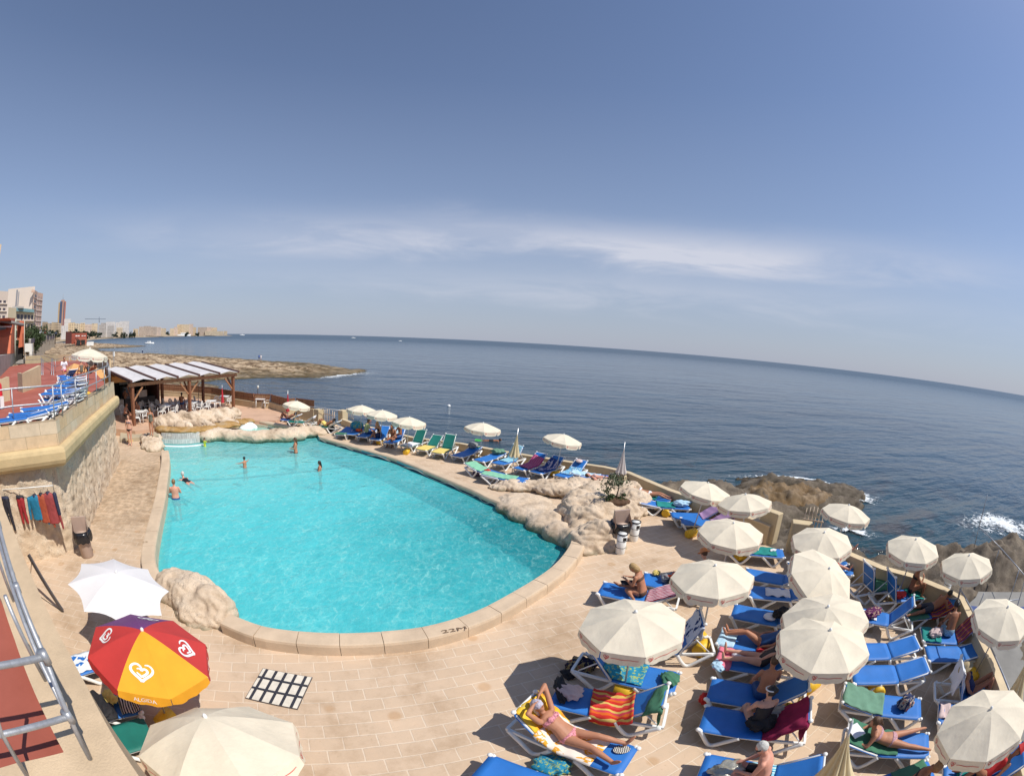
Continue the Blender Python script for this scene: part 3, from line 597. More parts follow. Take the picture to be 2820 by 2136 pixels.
# blue band and hose along the far inner wall of the pool
bm = bmesh.new(); P = [V(p) for p in PC_][::-1]
tube(bm, [(p.x + .06, p.y - .06, WZ + .04) for p in P], .045, 6)
tag(link('pool_hose', to_mesh(bm, smooth=True), m=plain('dark_hose', (.01, .03, .07), .4)), 'dark hose lying along the waterline of the long pool wall', 'hose')
bm = bmesh.new(); q = []
for i in range(61):
    t = i / 60 * (len(P) - 1); k = min(int(t), len(P) - 2); p = P[k].lerp(P[k + 1], t - k); q.append((p.x + .03, p.y - .07, .02 - .14 * abs(math.sin(i / 60 * PI * 7))))
tube(bm, q, .018, 6)
tag(link('pool_rope', to_mesh(bm, smooth=True), m=plain('pale_rope', (.5, .48, .42), .8)), 'pale rope looped along the long inner pool wall', 'rope')
# ------------------------------------------------------------------ rocks round the pool
def rock_disp(c, amp, f):
    a = fbm(c.x * f, c.y * f, c.z * f, 4, 1.2); r = abs(noise.noise(V((c.x * f * 1.9 + a, c.y * f * 1.9, c.z * f * 2.6 + 4)))); q = abs(noise.noise(V((c.x * f * 4.3, c.y * f * 4.3 + a, c.z * f * 5 + 9))))
    return amp * (a * .9 + .55 * (min(r, .30) - .2) / .3 + .16 * (min(q, .2) - .12) / .2 + .14 * fbm(c.x * 9, c.y * 9, c.z * 9, 3))
def rocks(name, blobs, vox, m, label, cat='rock', amp=.09, parent=None, freq=1.1, sm=28):
    bm = bmesh.new()
    for x, y, z, rx, ry, rz in blobs: ellip(bm, (x, y, z), V((1, 0, 0)), V((0, 1, 0)), V((0, 0, 1)), rx, ry, rz, 16, 11)
    me = fuse(bm, vox, sm, name, lambda c: rock_disp(c, amp, freq))
    o = link(name, me, parent, m)
    if label: tag(o, label, cat)
    return o
def B(p, rx, ry, rz, dz=0): return (p[0], p[1], p[2] + dz, rx, ry, rz)
def B2(p, rx, ry, rz): return (p[0] - .32, p[1] - .3, p[2], rx, ry, rz)
# near-left boulder
rocks('boulder', [B((-7.739, 6.892, 0.05), .75, .6, .50), B((-7.02, 6.879, 0.08), .85, .7, .58), B((-6.291, 6.664, 0.08), .65, .55, .60), B((-6.525, 6.314, 0), .7, .45, .42), B((-5.996, 6.422, 0), .42, .34, .42)], .05, POOLROCK, 'smooth tan boulder bulging over the near left pool edge', amp=.09, freq=1.5, sm=45)
# large formation on the right bank
rocks('rock_formation', [
    B((2.322, 17.584, 0.2), 1.2, .8, .36), B((1.545, 18.034, 0.15), 1.2, .6, .26), B((0.52, 17.968, 0.1), 1.0, .5, .22), B((-0.21, 17.864, 0.05), .6, .4, .15),
    B((3.341, 18.078, 0.2), .9, .5, .34), B((4.205, 17.719, 0.25), .95, .55, .43), B((4.799, 16.975, 0.25), .8, .7, .53),
    B((3.485, 16.464, 0.2), 1.0, .8, .62), B((4.903, 16.052, 0.2), .75, .75, .57), B((4.934, 15.605, 0), .55, .6, .47),
    B((2.784, 15.65, 0.2), .8, .6, .65), B((2.386, 14.822, 0.2), .6, .5, .62), B((3.208, 14.864, 0.2), .95, .75, .74), B((4.083, 14.885, 0.2), .85, .6, .57),
    B((2.451, 14.212, 0.15), .55, .45, .62), B((2.904, 14.055, 0.15), .7, .6, .67), B((3.625, 14.37, 0.1), .7, .5, .52),
    B((2.917, 12.793, 0), .9, .72, .79), B((2.469, 12.592, 0), .6, .55, .67), B((3.174, 12.515, -0.1), .6, .5, .60), B((2.51, 12.235, -0.1), .5, .45, .43), B((2.306, 13.507, -0.1), .4, .5, .60)], .05, POOLROCK,
    'large sculpted tan rock formation jutting into the pool', amp=.11, freq=1.5, sm=45)
# flat ledge of the formation over the water
rocks('rock_ledge', [B2((1.045, 16.566, 0), 1.15, .85, .30), B2((1.599, 15.766, 0), 1.0, .75, .30), B2((0.733, 16.112, -0.05), .85, .65, .34), B2((1.215, 15.351, -0.05), .85, .6, .36), B2((1.725, 15.015, -0.05), .75, .5, .40), B2((0.744, 16.753, 0), .8, .5, .26), B2((1.945, 14.69, -0.1), .5, .4, .5), B((0.957, 15.054, -0.1), .8, .6, .40), B((1.423, 14.268, -0.1), .75, .6, .42), B((1.79, 13.532, -0.1), .6, .55, .48), B((2.072, 13.063, -0.1), .42, .4, .5)], .05, POOLROCK,
    'low flat rock ledge with green waterline hanging over the pool', amp=.05, freq=1.6, sm=35)
# soil pocket with a small shrub
pk = V((3.845, 14.756, 0.72))
tag(link('soil_pocket', fuse((lambda b: (ellip(b, pk, V((1, 0, 0)), V((0, 1, 0)), V((0, 0, 1)), .55, .32, .16), b)[1])(bmesh.new()), .04, 3, 'soil', lambda c: .03 * fbm(c.x * 6, c.y * 6, c.z)), m=plain('soil', (.10, .055, .03), .95, .3, 12)), 'patch of brown soil on top of the rock formation', 'soil')
LEAF = plain('olive_leaf', (.10, .12, .06), .6, .35, 5); LEAFG = plain('green_leaf', (.05, .085, .02), .6, .35, 5); BARK = plain('bark', (.10, .07, .05), .9, .2, 20)
def leaf_cloud(c, rad, n, size, seed=1, shape=None):
    rnd = random.Random(seed); bm = bmesh.new()
    cl = [(V((rnd.gauss(0, .45), rnd.gauss(0, .45), rnd.gauss(0, .4))), rnd.uniform(.25, .5)) for _ in range(max(5, n // 60))]
    for _ in range(n):
        a, s = rnd.choice(cl); p = a + V((rnd.gauss(0, 1), rnd.gauss(0, 1), rnd.gauss(0, 1))) * s * .5
        p = V((p.x * rad[0], p.y * rad[1], p.z * rad[2])) + V(c)
        q = Euler((rnd.uniform(0, 6.3), rnd.uniform(0, 6.3), rnd.uniform(0, 6.3))).to_matrix(); l = size * rnd.uniform(.6, 1.4)
        bm.faces.new([bm.verts.new(p + q @ V(t)) for t in ((-l, 0, 0), (0, -l * .35, 0), (l, 0, 0), (0, l * .35, 0))])
    me = bpy.data.meshes.new('leaves'); bm.to_mesh(me); bm.free(); return me
sb = empty('shrub', pk, 0, 'small olive-like shrub growing from the rock formation', 'shrub')
link('trunk', tube_mesh([(0, 0, 0), (.02, .01, .25), (.06, .02, .5), (.0, 0, .75)], [.03, .025, .02, .01]), sb, BARK)
link('crown', leaf_cloud((-.05, 0, .72), (.62, .45, .32), 520, .06, 3), sb, LEAF)
tag(link('ground_plants', leaf_cloud((pk.x - .1, pk.y, pk.z + .12), (.42, .3, .14), 420, .05, 5), m=LEAFG), 'low green plants around the foot of the shrub', 'plants', kind='stuff')
# shallow-end rocks: ridge, ledge with water curtain, boulders behind, diving block
rocks('rock_ridge', [B((-17.608, 20.847, 0.12), .9, .55, .42), B((-17.193, 21.491, 0.15), .9, .6, .45), B((-16.302, 21.695, 0.12), .9, .55, .42), B((-15.528, 21.923, 0.1), .85, .5, .40), B((-14.681, 22.116, 0.12), .95, .55, .42), B((-14.035, 22.71, 0.12), 1.0, .55, .42), B((-13.2, 23.099, 0.15), 1.0, .6, .45), B((-12.654, 23.772, 0.15), 1.0, .6, .45), B((-12.316, 24.646, 0.15), .9, .55, .38), B((-12.063, 25.622, 0.1), .9, .5, .3), B((-11.698, 25.251, 0), .7, .5, .3)], .07, POOLROCK,
    'long rounded rock ridge along the shallow end of the pool', amp=.07, freq=1.3, sm=40)
rocks('stained_ledge', [B((-20.073, 19.592, 0.5), .8, .5, .2), B((-19.112, 19.846, 0.5), .9, .5, .18), B((-18.462, 20.22, 0.5), .9, .5, .18), B((-18.057, 20.863, 0.48), .9, .5, .18), B((-17.703, 21.586, 0.48), .9, .5, .18), B((-17.395, 22.392, 0.48), .9, .45, .18), B((-16.883, 22.849, 0.55), .9, .4, .18), B((-16.773, 23.877, 0.5), .9, .4, .18), B((-16.824, 24.86, 0.45), .7, .35, .16)], .07, LEDGE,
    'orange stained ledge with water running over its edge', 'ledge', amp=.05, freq=1.2)
rocks('rock_bank', [B((-20.936, 20.289, 0.6), .7, .6, .6), B((-20.342, 20.714, 0.7), .7, .6, .6), B((-20.075, 21.57, 0.7), .75, .6, .6), B((-19.2, 21.754, 0.75), .75, .6, .6), B((-18.924, 22.623, 0.75), .8, .6, .6), B((-18.496, 23.225, 0.75), .8, .6, .6), B((-18.208, 24.137, 0.75), .8, .6, .55), B((-18.115, 24.902, 0.7), .7, .5, .5), B((-18.437, 21.716, 0.6), 1.2, .4, .35), B((-17.817, 23.378, 0.55), 1.2, .4, .3), B((-19.376, 20.694, 0.6), 1.0, .4, .35)], .07, POOLROCK,
    'tan boulder bank between the waterfall ledge and the tables', amp=.14, freq=1.2)
rocks('rock_block', [B((-19.443, 17.727, 0.2), .8, .6, .35), B((-18.652, 17.442, 0.15), .6, .5, .35), B((-19.069, 17.182, 0.05), .6, .5, .3), B((-18.516, 17.043, 0), .6, .5, .25), B((-20.179, 18.099, 0.25), .5, .45, .3), B((-19.519, 18.226, 0.25), .5, .5, .32)], .06, POOLROCK,
    'tan rock block where the girl stands beside the waterfall', amp=.10, freq=1.6)
tag(link('diving_slab', box_mesh(-.45, .45, -.3, .3, 0, .08, bev=.015), m=PALE), 'white slab on the rock under the girl\'s feet', 'slab')
o = bpy.data.objects['diving_slab']; o.location = (-19.531, 18.047, 0.5); o.rotation_euler.z = -.5
# water curtain
def curtain():
    m, nt, b = nodes('falling_water'); L = nt.links.new; uv = coords(nt, kind='UV', scale=(60, 1.2, 1))
    n = N(nt, 'ShaderNodeTexNoise', Scale=1.5, Detail=5, Roughness=.7); L(uv, n.inputs['Vector']); r = ramp(nt, [(.32, (.25,) * 3), (.62, (.85,) * 3)]); L(n.outputs[0], r.inputs[0])
    b.inputs['Base Color'].default_value = (.66, .64, .60, 1); b.inputs['Roughness'].default_value = .5; L(r.outputs[0], b.inputs['Alpha']); return m
def ribbon(pts_top, pts_bot, m, name, label, cat):
    bm = bmesh.new(); uvl = bm.loops.layers.uv.new(); A = smooth_path(pts_top, 5); Bt = smooth_path(pts_bot, 5); n = len(A); prev = None
    for i in range(n):
        cur = [(bm.verts.new(A[i].lerp(Bt[i], t / 4) + V((0, 0, -.0))), (i / n, t / 4)) for t in range(5)]
        if prev:
            for k in range(4):
                f = bm.faces.new((prev[k][0], cur[k][0], cur[k + 1][0], prev[k + 1][0]))
                for l, q in zip(f.loops, (prev[k], cur[k], cur[k + 1], prev[k + 1])): l[uvl].uv = q[1]
        prev = cur
    return tag(link(name, to_mesh(bm), m=m), label, cat)
FALL = curtain()
fb = [V((-19.568, 18.819, -0.12)), V((-18.653, 19.179, -0.12)), V((-17.999, 19.612, -0.12)), V((-17.515, 20.279, -0.12))]
ribbon([p + V((-.06, .10, .60)) for p in fb], fb, FALL, 'water_curtain', 'thin waterfall curtain dropping off the stained ledge', 'waterfall')
# tiled back wall behind the curtain
bm = bmesh.new(); A = [V((-20.697, 19.656, -0.3)), V((-18.347, 21.307, -0.3))]
d = (A[1] - A[0]).normalized(); n_ = V((-d.y, d.x, 0)) * .3
q = [A[0] + n_, A[1] + n_, A[1] + n_ + V((0, 0, .95)), A[0] + n_ + V((0, 0, .95))]; bm.faces.new([bm.verts.new(p) for p in q])
tag(link('waterfall_backing', to_mesh(bm), m=plain('grey_tile', (.33, .33, .28), .6, .2, 3)), 'grey wall behind the thin waterfall curtain', 'wall')
foamring = [(-19.221, 18.402, 0), (-18.272, 18.787, 0), (-17.543, 19.286, 0), (-16.968, 20.046, 0)]
bm = bmesh.new(); tube(bm, smooth_path([(p[0], p[1], WZ + .01) for p in foamring], 6), .11, 8, flat=.25)
tag(link('splash_foam', to_mesh(bm, smooth=True), m=plain('white_foam', (.8, .85, .85), .8)), 'line of white foam under the waterfall', 'foam')
# small upper basin
CB = [(-16.443, 22.214, 0.3), (-16.969, 24.257, 0.3), (-16.894, 25.07, 0.3), (-16.051, 25.073, 0.3), (-14.751, 24.868, 0.3), (-13.49, 24.608, 0.3), (-12.745, 24.466, 0.3), (-13.248, 23.433, 0.3), (-14.35, 22.47, 0.3), (-15.459, 22.051, 0.3)]
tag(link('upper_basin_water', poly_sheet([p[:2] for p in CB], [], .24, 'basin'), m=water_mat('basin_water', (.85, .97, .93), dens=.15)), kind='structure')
tag(link('upper_basin_floor', poly_sheet([p[:2] for p in CB], [], .05, 'basin'), m=plain('basin_tile', (.50, .72, .62), .6, .1, 2)), kind='structure')
rocks('white_water_mound', [B((-16.214, 23.924, 0.25), .7, .5, .32), B((-16.201, 23.565, 0.2), .5, .4, .2)], .05, plain('white_foam', (.8, .85, .85), .8), 'mound of white bubbling water in the small upper basin', 'bubbling water', amp=.06, freq=3)
coping('basin_coping', [(-17.333, 25.141, 0.36), (-16.745, 25.443, 0.36), (-15.259, 25.12, 0.36), (-13.974, 24.745, 0.36), (-12.789, 24.427, 0.36), (-11.837, 24.465, 0.3)], .45, .40, 0, 1.4, '', side=-1, rnd=.08, gap=.004)
tag(link('basin_vent', box_mesh(-.4, .4, -.06, .06, 0, .05), m=DARKP), 'short dark grating lying in the upper basin', 'grating'); bpy.data.objects['basin_vent'].location = (-14.464, 24.014, 0.26); bpy.data.objects['basin_vent'].rotation_euler.z = -.5
# ------------------------------------------------------------------ low sea wall, gates
def wall_strip(name, pts, thick, z0, z1, m, label, cat, side=1, cap=None, grp=None):
    P = [V((p[0], p[1], 0)) for p in pts]; bm = bmesh.new(); prev = None; t = empty(name, P[0], 0, label, cat, grp) if cap else None
    off = P[0] if cap else V((0, 0, 0)); nn = []
    for i, p in enumerate(P):
        d = (P[min(i + 1, len(P) - 1)] - P[max(i - 1, 0)]).normalized(); nn.append(V((d.y, -d.x, 0)) * side)
    hs = [(p[2] - z1 - .05) if (len(p) > 2 and p[2] and cap is not None and name == 'sea_wall') else 0 for p in pts]
    def strip(bm, o0, o1, za, zb):
        prev = None
        for p, n_, h in zip(P, nn, hs):
            cur = [bm.verts.new(p + n_ * u - off + V((0, 0, z + (h if z > .3 else 0)))) for u, z in ((o0, za), (o0, zb), (o1, zb), (o1, za))]
            if prev:
                for a in range(4): bm.faces.new((prev[a], prev[(a + 1) % 4], cur[(a + 1) % 4], cur[a]))
            else: bm.faces.new(cur)
            prev = cur
        bm.faces.new(prev[::-1])
    strip(bm, 0, thick, z0, z1)
    if not cap: return tag(link(name, to_mesh(bm), m=m), label, cat, grp)
    link('wall_body', to_mesh(bm), t, m); bm = bmesh.new(); strip(bm, -.025, thick + .03, z1 + .002, z1 + .05); link('coping', to_mesh(bm), t, cap)
    return t
CAPM = plain('wall_cap', (.60, .48, .31), .8, .08, 2, .15, 50, world=True, dirt=.15)
wall_strip('sea_wall', WALLP[1:], .22, -.05, .65, SEAWALL, 'long low cream sea wall between the far sun loungers and the open water', 'wall', -1, CAPM)
wall_strip('sea_wall', WALLQ, .24, -.05, .65, SEAWALL, 'low cream sea wall bending round the right edge of the terrace', 'wall', -1, CAPM)
def pier(c, sx, sy, h, rz, label, nm='gate_pillar'):
    t = link(nm, box_mesh(-sx / 2, sx / 2, -sy / 2, sy / 2, 0, h, bev=.03), m=SEAWALL); t.location = c; t.rotation_euler.z = rz; return tag(t, label, 'pillar')
pier((-12.992, 28.228, 0), .55, .5, 1.0, -.5, 'cream gate pillar left of the far sea gate')
pier((-11.406, 28.866, 0), .5, .5, .95, -.5, 'cream gate pillar right of the far sea gate')
pier((8.92, 12.333, 0), .75, .35, 1.12, -1.15, 'tall cream gate pillar left of the near sea gate')
pier((9.569, 11.265, 0), .75, .42, 1.05, -.55, 'cream gate pillar with the railing gate standing behind it')
pier((4.659, 18.073, 0), .75, .3, .75, -.6, 'raised flat block on top of the long sea wall', 'wall_block')
def bar_gate(c, rz, wdt, h, n, label, tilt=0):
    t = empty('gate', c, rz, label, 'gate'); bm = bmesh.new()
    for z in (.15, h * .72): link('rail', box_mesh(0, wdt, -.02, .02, z, z + .05), t, PALEP)
    for i in range(n):
        x = wdt * (i + .5) / n; link('bar', tube_mesh([(x, .03, 0), (x, .03, h + .12 * math.sin(PI * (i + .5) / n))], .018, 6), t, PALEP)
PALEP = plain('cream_paint', (.66, .52, .38), .6, .08, 5)
bar_gate((-12.685, 28.302, 0), -.45, 1.25, .95, 7, 'open white barred gate leading down to the sea')
bar_gate((-11.807, 30.384, 0), -.5, .9, .8, 5, 'small barred gate behind the second far pillar')
bar_gate((9.859, 11.663, 0), -.7, .8, 1.35, 6, 'pale barred gate leaf behind the near cream pillar')
# sea ladder rails at the far gate
def rail_thing(name, paths, r, m, label, cat, part='tube'):
    t = empty(name, paths[0][0], 0, label, cat); o0 = V(paths[0][0])
    for p in paths: link(part, tube_mesh([V(q) - o0 for q in p], r, 8), t, m)
    return t
rail_thing('sea_handrail', [[(-13.363, 28.125, 0.8), (-12.611, 28.164, 1.1)], [(-12.611, 28.164, 1.1), (-14.282, 31.935, 0)], [(-11.915, 28.07, 0.8), (-11.192, 27.771, 1.1)], [(-11.192, 27.771, 1.1), (-12.292, 30.529, 0)], [(-13.19, 27.174, 1.3), (-12.358, 28.09, 1.1), (-11.192, 27.771, 1.1)]], .022, STEEL, 'steel handrails going down to the sea beyond the far gate', 'handrail')
# ------------------------------------------------------------------ patio behind the pool, fence
PZ = .42
PATIO = [(-17.628, 24.995, 0.42), (-16.741, 25.083, 0.42), (-15.181, 25.866, 0.42), (-15.642, 28.594, 0.42), (-15.65, 28.569, 0.42), (-20.525, 31.341, 0.42), (-25.216, 32.202, 0.42), (-30.066, 31.167, 0.42), (-36.963, 29.384, 0.42), (-34.933, 26.234, 0.42), (-23.607, 18.141, 0.42), (-21.819, 18.498, 0.42), (-21.283, 19.33, 0.42), (-21.174, 20.301, 0.42)]
PATIO = [p[:2] for p in PATIO]
PINK = plain('patio_tile', (.56, .36, .24), .85, .12, 1.2, .2, 50, world=True)
def slab(name, poly, z, zb, m):
    bm = bmesh.new(); vt = [bm.verts.new((x, y, z)) for x, y in poly]; vb = [bm.verts.new((x, y, zb)) for x, y in poly]; n = len(poly)
    bm.faces.new(vt)
    for i in range(n): bm.faces.new((vt[i], vt[(i + 1) % n], vb[(i + 1) % n], vb[i]))
    return tag(link(name, to_mesh(bm), m=m), kind='structure')
slab('patio', PATIO, PZ, -.05, PINK)
cx = sum(p[0] for p in PATIO) / len(PATIO); cy = sum(p[1] for p in PATIO) / len(PATIO)
slab('patio_step', [(p[0] + (p[0] - cx) * .035 + .35, p[1] - .35 + (p[1] - cy) * .035) for p in PATIO[:5]] + [PATIO[4], PATIO[0]], PZ / 2, -.05, PINK)
# steps by the standing woman
slab('step', [p[:2] for p in ((-21.785, 17.058, 0.22), (-20.902, 18.029, 0.22), (-22.216, 19.864, 0.22), (-24.377, 19.255, 0.22))], .22, 0, PALE)
slab('step', [p[:2] for p in ((-21.346, 17.305, 0), (-21.043, 18.092, 0), (-21.979, 18.97, 0), (-22.611, 18.137, 0))], .12, 0, plain('sand_stone', (.62, .44, .20), .85))
FW = [(-33.889, 30.619, 0.42), (-28.369, 31.353, 0.42), (-25.341, 31.357, 0.42), (-21.929, 30.228, 0.42), (-19.49, 29.627, 0.42), (-18.096, 30.013, 0.42), (-16.842, 29.162, 0.42), (-15.617, 28.509, 0.42), (-15.268, 29.027, 0.2), (-13.621, 28.651, 0.2)]
wall_strip('patio_wall', FW, .18, -.3, PZ + .42, SEAWALL, 'low cream wall with a reed fence along the edge of the patio', 'wall', -1, CAPM)
def fence():
    P = [V((p[0], p[1], 0)) for p in FW]; t = empty('reed_fence', P[0], 0, 'brown reed fence running on top of the low patio wall', 'fence'); o0 = P[0]
    for a, b_ in zip(P[:-1], P[1:]):
        L_ = (b_ - a).length; d = (b_ - a) / L_; n_ = V((-d.y, d.x, 0)) * .1
        for part, z0, z1, th, m in (('panel', PZ + .48, PZ + 1.02, .02, REED), ('rail', PZ + .72, PZ + .77, .05, WOOD), ('top_rail', PZ + 1.021, PZ + 1.07, .06, WOOD)):
            bm = bmesh.new(); u = d.cross(V((0, 0, 1))) * th / 2
            q = [a + n_ + u, b_ + n_ + u, b_ + n_ - u, a + n_ - u]; vs = [bm.verts.new(v - o0 + V((0, 0, z))) for z in (z0, z1) for v in q]
            for f in ((0, 1, 2, 3), (4, 5, 6, 7), (0, 1, 5, 4), (1, 2, 6, 5), (2, 3, 7, 6), (3, 0, 4, 7)): bm.faces.new([vs[i] for i in f])
            link(part, to_mesh(bm), t, m)
        k = max(1, int(L_ / 1.8))
        for i in range(k): link('post', tube_mesh([a + n_ + d * L_ * i / k - o0 + V((0, 0, PZ + .4)), a + n_ + d * L_ * i / k - o0 + V((0, 0, PZ + 1.1))], .035, 6), t, WOOD)
def reed():
    m, nt, b = nodes('reed'); L = nt.links.new; co = coords(nt, scale=(26, 26, .6)); n = N(nt, 'ShaderNodeTexNoise', Scale=2, Detail=2); L(co, n.inputs['Vector'])
    r = ramp(nt, [(.35, (.16, .07, .035)), (.65, (.34, .19, .10))]); L(n.outputs[0], r.inputs[0]); L(r.outputs[0], b.inputs['Base Color']); b.inputs['Roughness'].default_value = .9; return m
REED = reed(); fence()
# ------------------------------------------------------------------ pergola
pg0 = V((-23.091, 19.547, 0.42)); pg1 = V((-22.449, 24.508, 0.42)); pg2 = V((-20.733, 28.533, 0.42)); H_ = 2.42
pd = (pg2 - pg0).normalized(); pn = V((-pd.y, pd.x, 0))
perg = empty('pergola', pg0, 0, 'brown timber pergola with white corrugated roof panels over the cafe tables', 'pergola')
def bar(bm, a, b_, w_, h_): 
    d = (V(b_) - V(a)); L_ = d.length; u, v_ = frame(d); d.normalize(); vs = []
    for t in (V(a), V(b_)):
        for su, sv in ((-1, -1), (1, -1), (1, 1), (-1, 1)): vs.append(bm.verts.new(t + u * w_ / 2 * su + v_ * h_ / 2 * sv))
    for f in ((0, 1, 2, 3), (7, 6, 5, 4), (0, 4, 5, 1), (1, 5, 6, 2), (2, 6, 7, 3), (3, 7, 4, 0)): bm.faces.new([vs[i] for i in f])
def pbar(name, a, b_, w_, h_, m=WOOD):
    bm = bmesh.new(); bar(bm, a, b_, w_, h_); link(name, to_mesh(bm), perg, m)
LEN = (pg2 - pg0).length; DEP = 4.3; zt = H_
def pp(s, d, z): return pd * s + pn * d + V((0, 0, z))
sm = (pg1 - pg0).dot(pd)
for s in (0, sm, LEN):
    pbar('post', pp(s, 0, 0), pp(s, 0, zt), .2, .2); pbar('post', pp(s, DEP, 0), pp(s, DEP, zt + .45), .2, .2)
    for q in (-1, 1):
        if 0 <= s + q * .3 <= LEN: pbar('brace', pp(s + q * .1, 0, zt - .9), pp(s + q * .85, 0, zt - .08), .09, .09, WOODL)
    pbar('brace', pp(s, .1, zt - .9), pp(s, .8, zt - .02), .09, .09, WOOD)
pbar('beam', pp(-.3, 0, zt + .1), pp(LEN + .35, 0, zt + .1), .2, .2, WOODL); pbar('beam', pp(-.3, DEP, zt + .55), pp(LEN + .35, DEP, zt + .55), .18, .2)
NR = 5
WROOF = plain('white_roof_sheet', (.64, .61, .60), .6, .08, 2, dirt=.12)
for i in range(NR * 2 + 1):
    s = -.25 + (LEN + .5) * i / (NR * 2); up_ = .0
    if i % 2 and i < NR * 2: continue
    pbar('rafter', pp(s, -.44, zt + .35), pp(s, DEP + .47, zt + .85), .17, .15, plain('dark_timber', (.10, .045, .035), .7))
for i in range(NR * 2):
    s0 = -.25 + (LEN + .5) * i / (NR * 2); s1 = -.25 + (LEN + .5) * (i + 1) / (NR * 2); bm = bmesh.new()
    z0, z1 = (.33, .47) if i % 2 == 0 else (.47, .33)
    e0, e1 = (.09, .003) if i % 2 == 0 else (.003, .09); q = [pp(s0 + e0, -.42, zt + z0), pp(s1 - e1, -.42, zt + z1), pp(s1 - e1, DEP + .45, zt + z1 + .5), pp(s0 + e0, DEP + .45, zt + z0 + .5)]
    vs = [bm.verts.new(p) for p in q] + [bm.verts.new(p - V((0, 0, .025))) for p in q]
    for f in ((0, 1, 2, 3), (4, 5, 6, 7), (0, 1, 5, 4), (1, 2, 6, 5), (2, 3, 7, 6), (3, 0, 4, 7)): bm.faces.new([vs[k] for k in f])
    link('roof_panel', to_mesh(bm), perg, WROOF)
# bar kiosk in the shade behind the tables
kio = empty('beach_bar', pp(-1.2, DEP + .6, 0) + pg0, math.atan2(pd.y, pd.x), 'dark open fronted beach bar with counter and fridges under an orange roof', 'kiosk')
ORR = plain('orange_roof', (.60, .32, .12), .8, .1, 2)
for nm, b_, m in (('rear_wall', (-2.5, 6.2, 2.6, 2.8, 0, 2.7), SEAWALL), ('side_wall', (-2.6, -2.4, -.4, 2.6, 0, 2.7), SEAWALL), ('side_wall', (6.2, 6.4, .3, 2.8, 0, 2.5), plain('bar_brown', (.16, .07, .05), .8)), ('floor', (-2.5, 6.2, .0, 2.6, .0, .05), DARK), ('ceiling', (-2.5, 6.3, .3, 2.6, 2.55, 2.6), DARK), ('shade_lining', (-2.35, 6.1, 2.5, 2.59, .05, 2.5), DARK), ('counter', (.3, 2.6, -.2, .35, .0, 1.05), plain('grey_counter', (.42, .40, .36), .6)), ('counter', (3.0, 6.0, .4, 1.0, 0, .95), plain('dark_counter', (.05, .04, .035), .5)), ('fridge', (3.3, 4.2, 1.3, 2.0, .05, 1.7), plain('fridge_grey', (.16, .17, .19), .35)), ('display_case', (4.4, 5.2, .45, .95, .955, 1.45), plain('case_pale', (.55, .47, .40), .4)), ('display_case', (3.2, 4.2, .45, .95, .955, 1.25), plain('case_dark', (.10, .11, .13), .3)), ('shelf', (.5, 2.8, 2.3, 2.48, 1.4, 1.44), WOODL), ('shelf', (.5, 2.8, 2.3, 2.48, 1.8, 1.84), WOODL), ('menu_board', (3.4, 4.6, 2.44, 2.49, 1.8, 2.3), plain('menu', (.45, .42, .35), .6)), ('fascia', (-2.6, 2.8, -.5, -.4, 2.3, 2.72), ORR)):  # near-black floor, ceiling and lining paint the shade inside the bar
    link(nm, box_mesh(*b_), kio, m)
bm = bmesh.new(); q = [bm.verts.new(p) for p in ((-2.9, -.8, 2.73), (2.9, -.8, 2.73), (2.9, 3.2, 2.73), (-2.9, 3.2, 2.73), (-1.4, 1.2, 3.75))]
for f in ((0, 1, 4), (1, 2, 4), (2, 3, 4), (3, 0, 4), (3, 2, 1, 0)): bm.faces.new([q[i] for i in f])
link('roof', to_mesh(bm), kio, ORR)
for i in range(7): link('bottle', tube_mesh([(.6 + i * .3, 2.38, 1.44), (.6 + i * .3, 2.38, 1.62), (.6 + i * .3, 2.38, 1.72)], [.04, .04, .015], 8), kio, plain('bottle_%d' % (i % 3), [(.3, .12, .03), (.05, .2, .08), (.5, .45, .3)][i % 3], .2))
# tan low building hidden at left of the bar
# ------------------------------------------------------------------ plastic chairs and tables
def make_chair():
    P_ = {}
    P_['seat'] = box_mesh(-.22, .22, -.22, .22, .41, .44, bev=.01)
    bm = bmesh.new(); arc = [(math.sin(a) * .24, .20 + .05 * math.cos(a) * .0 + .04, .44 + .42 * math.cos(a * .9)) for a in [k * .17 - 1.36 for k in range(17)]]
    tube(bm, [(x, .22 + (z - .44) * .18, z) for x, y, z in arc], .022, 6)
    for k in range(7):
        x = -.165 + k * .055; h = .44 + .42 * math.cos(math.asin(max(-1, min(1, x / .24))) * .9); bar(bm, (x, .215, .43), (x, .22 + (h - .44) * .18, h - .01), .034, .012)
    P_['backrest'] = to_mesh(bm)
    for i, (sx, sy) in enumerate(((-1, -1), (1, -1), (-1, 1), (1, 1))): P_['leg', i] = tube_mesh([(sx * .20, sy * .20, .42), (sx * .245, sy * .25, 0)], [.022, .017], 6)
    for i, sx in enumerate((-1, 1)): P_['armrest', i] = tube_mesh([(sx * .245, -.19, .41), (sx * .255, -.20, .64), (sx * .26, -.05, .665), (sx * .25, .24, .62)], .02, 6, flat=.8)
    return P_
CH = make_chair()
def chair(loc, rz, label, m=None, grp='white plastic chairs of the poolside cafe', tilt=0):
    t = empty('plastic_chair', loc, rz, label, 'chair', grp)
    for k, me in CH.items():
        n_ = k if isinstance(k, str) else k[0]
        if not me.materials: me.materials.append(PLAST)
        o = link(n_, me, t)
        if m: o.material_slots[0].link = 'OBJECT'; o.material_slots[0].material = m
    return t
